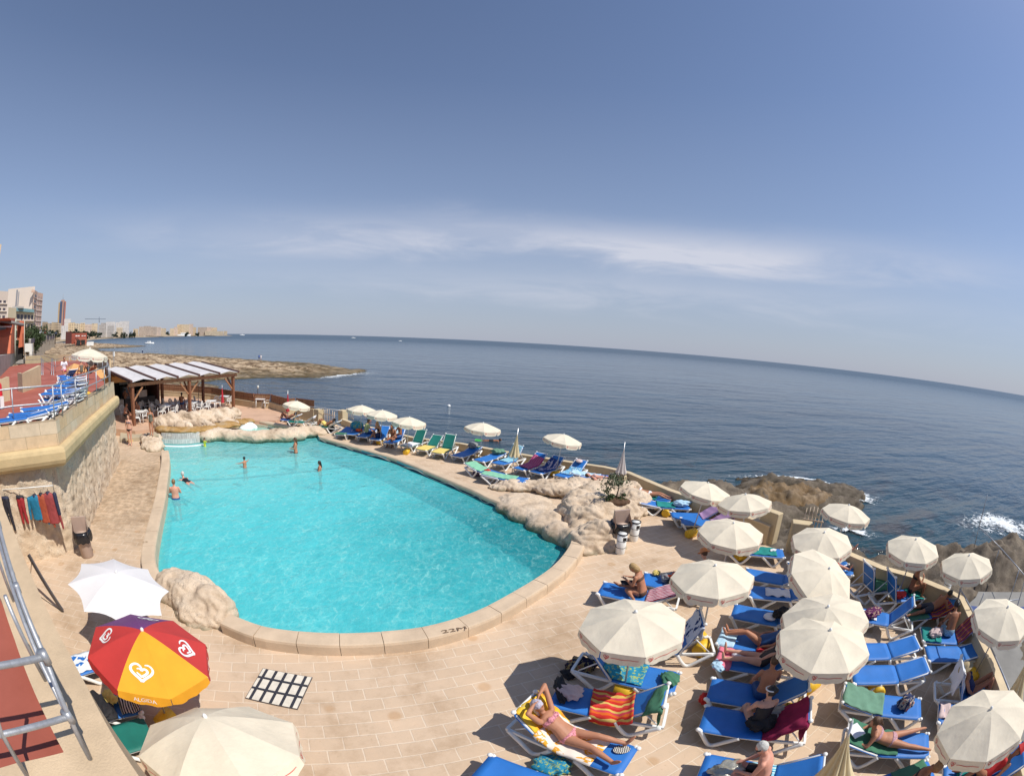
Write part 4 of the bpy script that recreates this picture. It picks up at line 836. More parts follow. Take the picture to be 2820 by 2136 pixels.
def table(loc, rz, label, m=None, r=.4):
    t = empty('plastic_table', loc, rz, label, 'table', 'white plastic tables of the poolside cafe'); m = m or PLAST
    link('tabletop', box_mesh(-r, r, -r, r, .70, .73, bev=.012), t, m); link('apron', box_mesh(-r * .9, r * .9, -r * .9, r * .9, .64, .699), t, m)
    for sx in (-1, 1):
        for sy in (-1, 1): link('leg', tube_mesh([(sx * r * .82, sy * r * .82, .64), (sx * r * .9, sy * r * .9, 0)], [.03, .022], 6), t, m)
for c, rz, l, g in [((-23.28, 19.997, 0.42), 1.0, 'white chair beside the left pergola post', 0), ((-23.255, 20.796, 0.42), -2.0, 'white chair facing the first cafe table from the right', 0), ((-23.334, 22.699, 0.42), .2, 'white chair with slatted back nearest the rock bank', 0), ((-22.639, 23.393, 0.42), -1.3, 'white chair turned sideways at the second cafe table', 0), ((-24.278, 22.74, 0.42), 1.4, 'white chair half hidden by the girl in the swimsuit', 0), ((-22.07, 24.612, 0.42), .1, 'white chair with its back to the pool left of the third table', 0), ((-21.984, 25.595, 0.42), -1.2, 'white chair on the right side of the third table', 0), ((-21.578, 26.138, 0.42), .3, 'white chair in front of the last shaded table', 0), ((-22.155, 28.218, 0.42), .9, 'white chair facing the small table in the sun', 0), ((-21.679, 29.209, 0.42), -1.5, 'white chair beside the right end pergola post', 0),
  ((-25.917, 20.858, 0.42), 1.2, 'white chair under the shirtless seated man', 0), ((-26.064, 22.614, 0.42), .1, 'white chair of the person sitting behind the left post', 0), ((-19.758, 30.248, 0.42), .5, 'white chair left of the small table out on the patio', 0), ((-18.452, 29.904, 0.42), -.4, 'white chair right of the small table out on the patio', 0),
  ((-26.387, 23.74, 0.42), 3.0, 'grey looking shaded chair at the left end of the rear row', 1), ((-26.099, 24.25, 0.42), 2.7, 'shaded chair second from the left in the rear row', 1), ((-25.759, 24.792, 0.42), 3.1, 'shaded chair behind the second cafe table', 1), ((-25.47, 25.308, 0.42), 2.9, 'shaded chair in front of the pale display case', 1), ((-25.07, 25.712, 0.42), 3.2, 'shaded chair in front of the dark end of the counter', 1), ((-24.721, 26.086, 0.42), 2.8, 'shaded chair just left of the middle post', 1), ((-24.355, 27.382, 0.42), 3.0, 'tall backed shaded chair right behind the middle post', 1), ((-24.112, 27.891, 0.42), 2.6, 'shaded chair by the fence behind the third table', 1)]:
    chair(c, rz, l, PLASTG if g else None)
for c, rz, l in [((-23.534, 20.628, 0.42), .4, 'white table at the left end beside the first post'), ((-23.521, 23.332, 0.42), .5, 'white table behind the slatted chair near the rock bank'), ((-22.693, 25.523, 0.42), .4, 'white table just right of the middle post'), ((-21.847, 26.984, 0.42), .5, 'white table at the right end of the shade'), ((-22.438, 29.565, 0.42), .4, 'small white table with a red folded parasol in it'), ((-18.93, 29.908, 0.42), .4, 'small white table alone on the sunny patio')]:
    table(c, rz, l)
# folded red parasols and lamps along the fence
def folded(base, top, rad, m, label, name='folded_parasol', f0=.35, f1=.97, cat='parasol', grp=None, pole=ALU, fold=7, wide=.25, rz=0):
    b0 = V(base); t0 = V(top); t = empty(name, b0, 0, label, cat, grp); ax = t0 - b0; u, w_ = frame(ax)
    link('pole', tube_mesh([(0, 0, 0), ax], .02, 8), t, pole)
    bm = bmesh.new(); n = fold * 6; prev = None
    for i in range(9):
        s = i / 8; c = ax * (f1 + (f0 - f1) * s); cur = []
        for k in range(n):
            a = 2 * PI * k / n; rr = rad * (s ** wide if wide else 1) * (.62 + .38 * abs(math.sin(a * fold / 2 + rz))) * (1 if i < 8 else 1.04)
            rr *= (s if s < .02 else 1) ; rr = max(rr * s ** .6, .012)
            cur.append(bm.verts.new(c + u * math.cos(a) * rr + w_ * math.sin(a) * rr - ax.normalized() * (.05 * math.sin(a * fold + 1) * s)))
        if prev:
            for k in range(n): bm.faces.new((prev[k], prev[(k + 1) % n], cur[(k + 1) % n], cur[k]))
        prev = cur
    link('canopy', to_mesh(bm, smooth=True), t, m); link('finial', tube_mesh([ax * f1, ax * 1.0, ax * 1.02], [.02, .018, .006], 8), t, PLAST)
    return t
REDC = plain('red_canvas', (.50, .03, .05), .85, .1, 3)
folded((-20.582, 26.926, 0.42), (-20.617, 26.899, 2.35), .13, REDC, 'folded red parasol standing in the table by the fence')
folded((-14.739, 26.788, 0.2), (-14.706, 26.806, 2.3), .13, REDC, 'folded red parasol at the outer end of the reed fence')
def lamp(base, top, label):
    b0 = V(base); ax = V(top) - b0; t = empty('lamp_post', b0, 0, label, 'lamp post', 'small lamp posts of the patio')
    link('post', tube_mesh([(0, 0, 0), ax * .88], .025, 8), t, DARKP); bm = bmesh.new(); ellip(bm, ax * .95, V((1, 0, 0)), V((0, 1, 0)), V((0, 0, 1)), .09, .09, .12); link('lamp_head', to_mesh(bm, smooth=True), t, plain('lamp_glass', (.6, .6, .55), .3))
lamp((-26.203, 30.438, 0.42), (-22.998, 26.896, 2.3), 'thin lamp post between the middle and right pergola posts'); lamp((-21.324, 33.129, 0.42), (-18.523, 28.872, 2.2), 'thin lamp post right of the pergola by the fence')
# ------------------------------------------------------------------ upper terrace (left): parapet, cornice, rubble wall, red floor
TZ = 3.8; FZ = 3.57
TP = [V((-13.009, 4.159, 3.8)), V((-12.954, 4.846, 3.8)), V((-12.682, 5.55, 3.8)), V((-11.979, 6.642, 3.8)), V((-13.484, 8.463, 3.8)), V((-15.592, 10.851, 3.8)), V((-18.706, 14.445, 3.8))]
TP[0] = TP[1] + (TP[1] - TP[3]) * 2.0
E1 = (TP[3] - TP[0]).normalized(); E2 = (TP[6] - TP[3]).normalized(); N1 = V((E1.y, -E1.x, 0)); N2 = V((E2.y, -E2.x, 0))
def off(p, o): return p
CORN = TP[3]; A0 = TP[0]; B0 = TP[6]; BIS = (N1 + N2).normalized() / math.cos(N1.angle(N2) / 2)
def ring3(o, z): return [V((*(A0 + N1 * o).xy, z)), V((*(CORN + BIS * o).xy, z)), V((*(B0 + N2 * o).xy, z))]
def sweep3(name, prof, m, label=None, cat=None, kind=None, parent=None):
    bm = bmesh.new(); rr = [ring3(o, z) for o, z in prof]; vs = [[bm.verts.new(p) for p in r] for r in rr]; n = len(prof)
    for i in range(n):
        a, b_ = vs[i], vs[(i + 1) % n]
        for k in range(2): bm.faces.new((a[k], a[k + 1], b_[k + 1], b_[k]))
    for k in (0, 2): bm.faces.new([v[k] for v in vs])
    o = link(name, to_mesh(bm, name), parent, m)
    return tag(o, label, cat, kind=kind)
def block_mat():
    m, nt, b = nodes('parapet_blocks'); L = nt.links.new
    g = nt.nodes.new('ShaderNodeNewGeometry'); s = N(nt, 'ShaderNodeSeparateXYZ'); L(g.outputs['Position'], s.inputs[0])
    ad = N(nt, 'ShaderNodeMath', operation='SUBTRACT'); L(s.outputs[1], ad.inputs[0]); mu = N(nt, 'ShaderNodeMath', operation='MULTIPLY'); L(s.outputs[0], mu.inputs[0]); mu.inputs[1].default_value = .35; L(mu.outputs[0], ad.inputs[1])
    cb = N(nt, 'ShaderNodeCombineXYZ'); L(ad.outputs[0], cb.inputs[0]); z = N(nt, 'ShaderNodeMath', operation='SUBTRACT'); L(s.outputs[2], z.inputs[0]); z.inputs[1].default_value = 3.13; L(z.outputs[0], cb.inputs[1])
    br = nt.nodes.new('ShaderNodeTexBrick'); L(cb.outputs[0], br.inputs['Vector']); br.inputs['Scale'].default_value = 1; br.inputs['Brick Width'].default_value = .8; br.inputs['Row Height'].default_value = .335; br.inputs['Mortar Size'].default_value = .006
    br.inputs['Color1'].default_value = (.60, .42, .24, 1); br.inputs['Color2'].default_value = (.60, .49, .35, 1); br.inputs['Mortar'].default_value = (.36, .27, .17, 1)
    n = N(nt, 'ShaderNodeTexNoise', Scale=3, Detail=8, Roughness=.7); L(g.outputs['Position'], n.inputs['Vector']); r = ramp(nt, [(.3, (.82,) * 3), (.6, (1.05,) * 3)]); L(n.outputs[0], r.inputs[0])
    mx = N(nt, 'ShaderNodeMix', data_type='RGBA', blend_type='MULTIPLY'); mx.inputs[0].default_value = 1; L(br.outputs[0], mx.inputs[6]); L(r.outputs[0], mx.inputs[7]); L(mx.outputs[2], b.inputs['Base Color']); b.inputs['Roughness'].default_value = .85
    bp = N(nt, 'ShaderNodeBump', Strength=.4, Distance=.02); L(n.outputs[0], bp.inputs['Height']); L(bp.outputs[0], b.inputs['Normal']); return m
BLOCK = block_mat(); CORNM = plain('cornice_stone', (.60, .45, .24), .85, .12, 1.6, .35, 30, world=True, dirt=.2)
tw = empty('terrace_wall', CORN, 0, 'tall terrace retaining wall with block parapet, rounded cornice and rough rubble face', 'wall')
def at_parent(o, t): o.parent = t; o.matrix_parent_inverse = Matrix.Translation(-t.location); return o
at_parent(sweep3('parapet', [(0, TZ), (.04, 3.15), (-.35, 3.15), (-.32, TZ)], BLOCK), tw)
at_parent(sweep3('cornice', [(-.3, 3.145), (.16, 3.145), (.25, 3.09), (.29, 3.0), (.29, 2.80), (.25, 2.70), (.14, 2.60), (-.1, 2.58), (-.3, 2.58)], CORNM), tw)
# rubble face with real relief
def rubble():
    bm = bmesh.new(); R_ = ring3(-.02, 0); n = 0; segs = [(R_[0], R_[1]), (R_[1], R_[2])]; cols = []
    L1 = (R_[1] - R_[0]).length; L2 = (R_[2] - R_[1]).length; st = .075
    S = [(R_[0].lerp(R_[1], i / int(L1 / st)), N1) for i in range(int(L1 / st))] + [(R_[1].lerp(R_[2], i / int(L2 / st)), N2) for i in range(int(L2 / st) + 1)]
    c_i = int(L1 / st); prev = None
    for i, (p, nn) in enumerate(S):
        t = sstep(c_i - 8, c_i + 8, i); nn = (N1.lerp(N2, t)).normalized(); cur = []; p = p - BIS * .25 * math.exp(-((i - c_i) / 6) ** 2)
        for k in range(34):
            z = -.05 + 2.68 * k / 33; q = V((p.x, p.y, z)); v_ = noise.voronoi(V((p.x * 3.6 + p.y, p.y * 3.6 - p.x, z * 5)))[0]
            d = .055 * min(1, (v_[1] - v_[0]) * 2.2) + .05 * fbm(p.x * 5, p.y * 5, z * 5, 4) + .05 * fbm(p.x, p.y, z, 2)
            cur.append(bm.verts.new(q + nn * (d - .08 + .10 * (1 - k / 33))))
        if prev:
            for k in range(33): bm.faces.new((prev[k], cur[k], cur[k + 1], prev[k + 1]))
        prev = cur
    return to_mesh(bm, 'rubble', True)
at_parent(link('rubble_face', rubble(), m=RUBBLE), tw)
# floor, slightly below the parapet top
fl = [A0 - N1 * .3, CORN - BIS * .3, B0 - N2 * .3, V((-46.439, 30.52, 3.57)), V((-45.209, 23.394, 3.57)), V((-46.615, 21.521, 3.57)), V((-41.982, 13.54, 3.57))]
slab('terrace_floor', [tuple(p.xy) for p in fl], FZ, 3.2, REDF)
# solid mass below (closing wall under the far side)
bm = bmesh.new(); P = [tuple(p.xy) for p in fl]
slab('terrace_base', [((x - CORN.x) * .97 + CORN.x - .35, (y - CORN.y) * .97 + CORN.y + .1) for x, y in P], 3.1, -.6, PALE)
# far parapet walls of the terrace (pale)
wall_strip('terrace_parapet', [(-50.318, 23.346, 3.57), (-48.54, 25.121, 3.57), (-42.392, 27.965, 3.57), (-30.116, 22.978, 3.57)], .15, 3.3, 4.2, SEAWALL, 'pale wall along the far side of the red terrace', 'wall', 1)
# sloped wall, low box wall
sw = [(-23.324, 10.254, 3.57), (-21.526, 10.009, 3.57), (-23.572, 12.125, 3.57)]
def poly_wall(name, pts, th, label, m=SEAWALL):
    """pts: list of (base point, height)"""
    bm = bmesh.new(); B_ = [V(p) for p, h in pts]; prev = None
    for i, (p, h) in enumerate(pts):
        p = V(p); d = (B_[min(i + 1, len(B_) - 1)] - B_[max(0, i - 1)]).normalized(); n_ = V((-d.y, d.x, 0)) * th
        cur = [bm.verts.new(v) for v in (p, p + V((0, 0, h)), p + n_ + V((0, 0, h)), p + n_)]
        if prev:
            for a in range(4): bm.faces.new((prev[a], prev[(a + 1) % 4], cur[(a + 1) % 4], cur[a]))
        else: bm.faces.new(cur)
        prev = cur
    bm.faces.new(prev[::-1]); return tag(link(name, to_mesh(bm), m=m), label, 'wall')
poly_wall('stair_wall', [((-23.014, 10.115, 3.57), .85), ((-22.035, 10.006, 3.57), .86), ((-22.697, 10.919, 3.57), .92), ((-23.64, 12.161, 3.57), 1.05)], .22, 'cream wall with sloping top standing on the red terrace')
poly_wall('low_wall', [((-20.714, 7.192, 3.57), .9), ((-19.834, 7.64, 3.57), .9), ((-19.966, 8.255, 3.57), .95)], .3, 'low cream wall at the left edge of the red terrace')
# rescue buoy / red box
rb = empty('red_float', (-18.182, 6.92, 3.57), 0, 'red and white float standing at the left edge of the terrace', 'float')
link('body', tube_mesh([(0, 0, 0), (0, 0, .5), (0, 0, .85), (0, 0, .95)], [.16, .17, .14, .04], 14), rb, plain('red_plastic', (.6, .02, .03), .4)); link('white_box', box_mesh(.10, .34, -.1, .1, .02, .45), rb, PLAST)
# railing on the parapet
def railing(name, feet, h, r, label, mids=(.5,), m=STEEL, tops=None):
    t = empty(name, feet[0], 0, label, 'railing'); o0 = V(feet[0]); P = [V(f) - o0 for f in feet]
    for p in P: link('post', tube_mesh([p, p + V((0, 0, h))], r, 8), t, m)
    for k in (1.0,) + tuple(mids): link('rail', tube_mesh([p + V((0, 0, h * k)) for p in P], r, 8), t, m)
    return t
railing('terrace_railing', [(-13.467, 3.836, 3.8), (-13.202, 4.517, 3.8), (-13.011, 5.455, 3.8), (-12.195, 6.725, 3.8), (-12.476, 7.23, 3.8), (-13.729, 8.637, 3.8), (-14.533, 9.732, 3.8), (-15.381, 10.854, 3.8), (-16.424, 12.098, 3.8), (-17.235, 13.003, 3.8)], .92, .024, 'galvanised two rail railing round the loungers of the red terrace')
railing('far_railing', [(-18.033, 13.684, 3.8), (-22.721, 16.991, 3.8), (-24.347, 17.791, 3.8), (-26.212, 18.679, 3.8), (-28.273, 19.713, 3.8), (-29.717, 19.818, 3.8)], .75, .02, 'galvanised railing closing the far corner of the red terrace', ())
railing('entrance_railing', [(-44.589, 20.731, 3.57), (-43.542, 22.431, 3.57), (-30.827, 17.348, 3.57), (-33.93, 20.712, 3.57), (-33.803, 22.291, 3.57)], .9, .02, 'thin railing behind the people on the far side of the red terrace')
rail_thing('door_frame', [[(-30.54, 15.778, 3.57), (-33.966, 17.581, 4.5)], [(-30.395, 15.841, 3.57), (-32.669, 17.057, 4.5)], [(-29.515, 16.228, 3.57), (-31.981, 17.613, 4.5)], [(-29.045, 16.17, 3.57), (-31.84, 17.646, 4.5)]], .03, STEEL, 'grey steel door frame on the far side of the red terrace', 'frame', 'post')
# ------------------------------------------------------------------ viewer's balcony edge (near left)
KE = [(-12.835, 3.817, 3.3), (-8.744, 2.958, 3.3), (-6.746, 2.416, 3.3), (-5.406, 1.999, 3.3), (-4.437, 1.68, 3.3), (-3.77, 1.454, 3.3), (-3.252, 1.259, 3.3), (-2.604, 0.963, 3.3), (-2.246, 0.804, 3.3), (-2.049, 0.687, 3.3)]
KI = [(-12.459, 2.271, 3.3), (-7.115, 1.675, 3.3), (-5.289, 1.304, 3.3), (-4.486, 1.048, 3.3), (-3.832, 0.818, 3.3), (-3.38, 0.663, 3.3), (-2.917, 0.499, 3.3)]
bk = [V(p) for p in KE]; bi = [V(p) for p in KI]
ke0 = bk[0] + (bk[0] - bk[3]) * 2; ki0 = bi[0] + (bi[0] - bi[3]) * 1.6
st = [V((-2.911, 0.493, 3.3)), V((-3.18, -0.009, 3.3)), V((-3.452, -0.652, 3.3))]
poly = [ke0] + bk + [V((bk[-1].x, bk[-1].y - 2.5, 3.3)), V((-6, -3, 3.3)), st[2], st[1], st[0]] + bi[::-1] + [ki0]
KERB = plain('balcony_kerb', (.60, .45, .29), .85, .10, 1.8, .35, 40, world=True, dirt=.2)
tb = slab('balcony_kerb', [tuple(p.xy) for p in poly], 3.3, -.3, KERB)
RF2 = slab('balcony_floor', [tuple(p.xy) for p in ([ki0] + bi + [st[1], st[2], V((-9, -2, 0)), V((-12, 0, 0))])], 3.12, 2.9, REDF)
f0 = V((-2.679, 0.638, 3.3)); j1 = V((-2.721, 0.728, 3.66)); j2 = V((-2.705, 0.816, 4.15))
nr = empty('balcony_railing', f0, 0, 'thick galvanised pipe railing in the near left corner', 'railing')
def nrp(nm, pts, r, n=10): link(nm, tube_mesh([V(p) - f0 for p in pts], r, n), nr, STEEL)
nrp('post', [f0, j1, j2], .026)
for j in (j1, j2): nrp('joint', [j - V((0, 0, .05)), j + V((0, 0, .05))], .037); nrp('joint', [j + V((-.07, -.01, 0)), j + V((.0, 0, 0))], .036)
tr_ = V((-4.659, 1.409, 4.15)); lr_ = V((-4.648, 1.134, 3.66)); 
dU = (V((-3.419, 1.068, 4.15)) - j2); dL = V((-4.507, 1.367, 3.66)) - j1
dd = (V((-6.746, 2.416, 3.3)) - V((-3.252, 1.259, 3.3))).normalized()
nrp('rail', [j2, j2 + dd * 7], .026); nrp('rail', [j1, j1 + dd * 7], .026)
for k in (1.05, 2.6, 4.4): nrp('post', [f0 + dd * k, f0 + dd * k + V((0, 0, j2.z - 3.3))], .024); nrp('joint', [f0 + dd * k + (j2 - f0) - V((0, 0, .05)), f0 + dd * k + (j2 - f0) + V((0, 0, .03))], .036)
sd_ = (V((-2.925, 0.433, 4.15)) - j2).normalized(); sl_ = (V((-3.062, 0.044, 3.66)) - j1).normalized()
nrp('rail', [j2, j2 + sd_ * 3], .026); nrp('rail', [j1, j1 + sl_ * 3], .026)
nrp('post', [V((-3.009, -0.01, 3.3)), V((-3.043, 0.073, 3.7)), V((-2.964, 0.276, 4.15))], .026)
# ------------------------------------------------------------------ wetsuits on a bar, bin, leaning frame
w0 = V((-11.403, 6.419, 0)); wl = [V((-13.005, 4.886, 0)), V((-11.679, 6.227, 0))]
wd_ = (wl[1] - wl[0]).normalized(); wn = V((wd_.y, -wd_.x, 0))
ra = V((-13.582, 4.179, 2.12)); rb_ = V((-11.741, 6.047, 2.207))
hr = empty('clothes_rail', ra, 0, 'thin white rail fixed to the rubble wall with wetsuits hanging below', 'rail')
link('bar', tube_mesh([V((0, 0, 0)), rb_ - ra], .014, 6), hr, PLAST); link('bracket', tube_mesh([rb_ - ra + V((0, 0, .12)), rb_ - ra - V((0, 0, .35))], .012, 6), hr, DARKP)
def suit(hook, shoulder_w, length, kind, c1, c2, label, drop=.09):
    t = empty('wetsuit', hook, math.atan2(wd_.y, wd_.x), label, 'wetsuit', 'wetsuits hanging on the rubble wall')
    link('hanger', tube_mesh([(0, 0, .06), (.02, 0, .0), (0, 0, -.03), (-shoulder_w * .5, 0, -.11), (shoulder_w * .5, 0, -.11), (0, 0, -.03)], .009, 6), t, BLACKP)
    bm = bmesh.new(); u, v_ = V((1, 0, 0)), V((0, 1, 0)); w_ = shoulder_w
    if kind == 'jacket':
        loft(bm, [((0, 0, -.05), u, v_, .06, .05), ((0, 0, -.10), u, v_, w_ * .42, .07), ((0, 0, -.18), u, v_, w_ * .5, .09), ((0, 0, -length * .6), u, v_, w_ * .42, .08), ((.01, 0, -length), u, v_, w_ * .44, .08)], 14)
        for s in (-1, 1): capsule(bm, (s * w_ * .5, 0, -.16), (s * w_ * .62, -.02, -length * (1.15 if s > 0 else .95)), .065, .04, 8)
    else:
        for s in (-1, 1): capsule(bm, (s * .05, 0, -.12), (s * .09, 0, -length), .085, .05, 8)
        loft(bm, [((0, 0, -.05), u, v_, w_ * .4, .05), ((0, 0, -.1), u, v_, w_ * .45, .07), ((0, 0, -.3), u, v_, w_ * .42, .07)], 12)
    link('suit', fuse(bm, .014, 5, 'suit', lambda c: .012 * fbm(c.x * 9, c.y * 9, c.z * 5)), t, c1)
    bm = bmesh.new()
    if kind == 'jacket': capsule(bm, (w_ * .50, 0, -.12), (w_ * .585, -.015, -length * .7), .075, .062, 8); loft(bm, [((0, 0, -.03), u, v_, .075, .06), ((0, 0, -.12), u, v_, .085, .075)], 10)
    else: loft(bm, [((0, 0, -.02), u, v_, w_ * .42, .06), ((0, 0, -.10), u, v_, w_ * .45, .075)], 10)
    link('panel', to_mesh(bm, smooth=True), t, c2)
NEO = plain('black_neoprene', (.02, .02, .03), .7, .2, 8); NB = plain('teal_neoprene', (.01, .17, .30), .7, .15, 5); NR_ = plain('red_neoprene', (.33, .02, .025), .7, .15, 5); NO = plain('rust_neoprene', (.36, .07, .03), .7, .15, 5); NP = plain('brick_neoprene', (.30, .05, .05), .7, .2, 5); NN = plain('navy_neoprene', (.02, .025, .06), .7)
suit((-13.074, 4.633, 1.986), .36, .95, 'trousers', NEO, NN, 'black wetsuit trousers, leftmost on the rail')
suit((-12.65, 5.065, 1.998), .36, .78, 'trousers', NR_, NEO, 'short red wetsuit trousers beside the blue jacket')
suit((-12.238, 5.482, 2.032), .52, .74, 'jacket', NB, NN, 'open blue wetsuit jacket in the middle of the rail')
suit((-12.061, 5.662, 2.057), .42, .85, 'jacket', NO, NEO, 'rust orange wetsuit jacket between the blue and brick red ones')
suit((-11.87, 5.856, 2.088), .46, .92, 'jacket', NP, NN, 'brick red and navy wetsuit, rightmost on the rail')
def holder(loc, rz, label, lean=0):
    t = empty('litter_bin', loc, rz, label, 'bin'); 
    link('drum', tube_mesh([(0, 0, 0), (0, 0, .03), (0, 0, .62), (0, 0, .78)], [.20, .22, .24, .27], 20), t, TAN)
    bm = bmesh.new()
    vs = [bm.verts.new(p) for p in ((-.26, -.02, .7), (.26, -.02, .7), (.26, -.05, 1.2), (-.26, -.05, 1.2), (-.26, .06, .7), (.26, .06, .7), (.26, .03, 1.2), (-.26, .03, 1.2))]
    for f in ((0, 1, 2, 3), (7, 6, 5, 4), (0, 4, 5, 1), (1, 5, 6, 2), (2, 6, 7, 3), (3, 7, 4, 0)): bm.faces.new([vs[i] for i in f])
    link('back_plate', to_mesh(bm), t, TAN)
    for s in (-1, 1):
        bm = bmesh.new(); vs = [bm.verts.new(p) for p in ((s * .25, .05, .7), (s * .25, .05, 1.24), (s * .275, -.28, .78), (s * .28, -.2, .6))]; bm.faces.new(vs); bmesh.ops.solidify(bm, geom=bm.faces[:], thickness=.02); link('side_plate', to_mesh(bm), t, TAN)
    bm = bmesh.new(); u, v_ = V((1, 0, 0)), V((0, 1, 0)); n = 30; pr = None
    for z, r in ((.80, .28), (.83, .30), (.74, .335), (.60, .34), (.50, .33)):
        cur = [bm.verts.new((math.cos(2 * PI * k / n) * r * (1 + .07 * math.sin(k * 1.7) + .03 * math.sin(k * 3.1)), -.0 + math.sin(2 * PI * k / n) * r * (1 + .05 * math.sin(k * 1.3)), z + .03 * math.sin(k * 2.1) * (z < .7))) for k in range(n)]
        if pr:
            for k in range(n): bm.faces.new((pr[k], pr[(k + 1) % n], cur[(k + 1) % n], cur[k]))
        pr = cur
    link('bin_bag', to_mesh(bm, smooth=True), t, BLACKP)
    return t
holder((-11.529, 6.659, 0), .75, 'tan litter bin with black bag against the corner of the rubble wall')
holder((3.536, 12.648, 0), .25, 'tan litter bin with black bag beside the rock formation')
def drum(loc, label):
    t = empty('waste_drum', loc, 0, label, 'bin', 'white banded waste drums'); 
    link('drum', tube_mesh([(0, 0, 0), (0, 0, .01), (0, 0, .66)], [.14, .145, .155], 20), t, PLAST); link('rim', tube_mesh([(math.cos(a) * .155, math.sin(a) * .155, .66) for a in [2 * PI * k / 24 for k in range(24)]], .02, 6, closed=True), t, BLACKP); link('lid_well', tube_mesh([(0, 0, .64), (0, 0, .655)], .145, 20), t, plain('dark_well', (.08, .07, .09), .6))
    for z in (.22, .44): link('band', tube_mesh([(math.cos(a) * .152, math.sin(a) * .152, z) for a in [2 * PI * k / 24 for k in range(24)]], .008, 6, closed=True), t, BLACKP)
    link('label', box_mesh(-.01, .10, -.158, -.150, .47, .58), t, BLACKP)
drum((3.492, 12.069, 0), 'white banded waste drum in front of the tan litter bin'); drum((4.148, 12.995, 0), 'white banded waste drum behind and right of the tan litter bin'); drum((12.751, 6.264, 0), 'white waste drum with black rim at the corner of the sea wall')
# leaning notice frame at the left
eb = empty('notice_easel', (-9.745, 4.157, 0), 0, 'dark narrow easel board seen edge on beside the left wall', 'easel'); e0 = V((-9.745, 4.157, 0))
a_ = V((-10.412, 3.962, 1.35)) - e0; b_ = V((-10.029, 4.079, 0.65)) - e0
link('board', (lambda bm: (bar(bm, V((0, 0, .05)), a_, .05, .12), to_mesh(bm))[1])(bmesh.new()), eb, DARKP)
link('leg', tube_mesh([V((-10.24, 3.93, 1.25)) - e0, V((-12.115, 4.411, 0)) - e0], .012, 6), eb, DARKP); link('foot_bar', tube_mesh([V((-10.958, 4.063, 0)) - e0, V((0, 0, .02))], .012, 6), eb, DARKP)
# white tiled foot mat with black stripes
fm = empty('foot_bath_mat', (0, 0, 0), 0, 'square cream mat with black grid stripes lying on the paving', 'mat')
Q = [V((-4.29, 5.469, 0.02)), V((-3.312, 5.616, 0.02)), V((-3.258, 4.707, 0.02)), V((-4.224, 4.561, 0.02))]
def bil(u, v_, z=0): return Q[0].lerp(Q[1], u).lerp(Q[3].lerp(Q[2], u), v_) + V((0, 0, z))
fm.location = Q[0]
def quad_box(u0, u1, v0, v1, z0, z1):
    bm = bmesh.new(); vs = [bm.verts.new(bil(u, v_, z) - Q[0]) for z in (z0, z1) for u, v_ in ((u0, v0), (u1, v0), (u1, v1), (u0, v1))]
    for f in ((0, 1, 2, 3), (4, 5, 6, 7), (0, 1, 5, 4), (1, 2, 6, 5), (2, 3, 7, 6), (3, 0, 4, 7)): bm.faces.new([vs[i] for i in f])
    return to_mesh(bm)
link('edge', quad_box(-.012, 1.012, -.012, 1.012, -.02, .004), fm, DARKP); link('tile_board', quad_box(0, 1, 0, 1, -.01, .008), fm, plain('cream_tile', (.72, .66, .55), .6, .08, 9, dirt=.15))
for i in range(5): u = .09 + .2 * i; link('stripe', quad_box(u - .028, u + .028, 0, 1, 0, .013), fm, plain('black_strip', (.03, .03, .04), .7, .3, 20))
for v_ in (.30, .66): link('stripe', quad_box(0, 1, v_ - .03, v_ + .03, 0, .017), fm, plain('black_strip', (.03, .03, .04), .7, .3, 20))
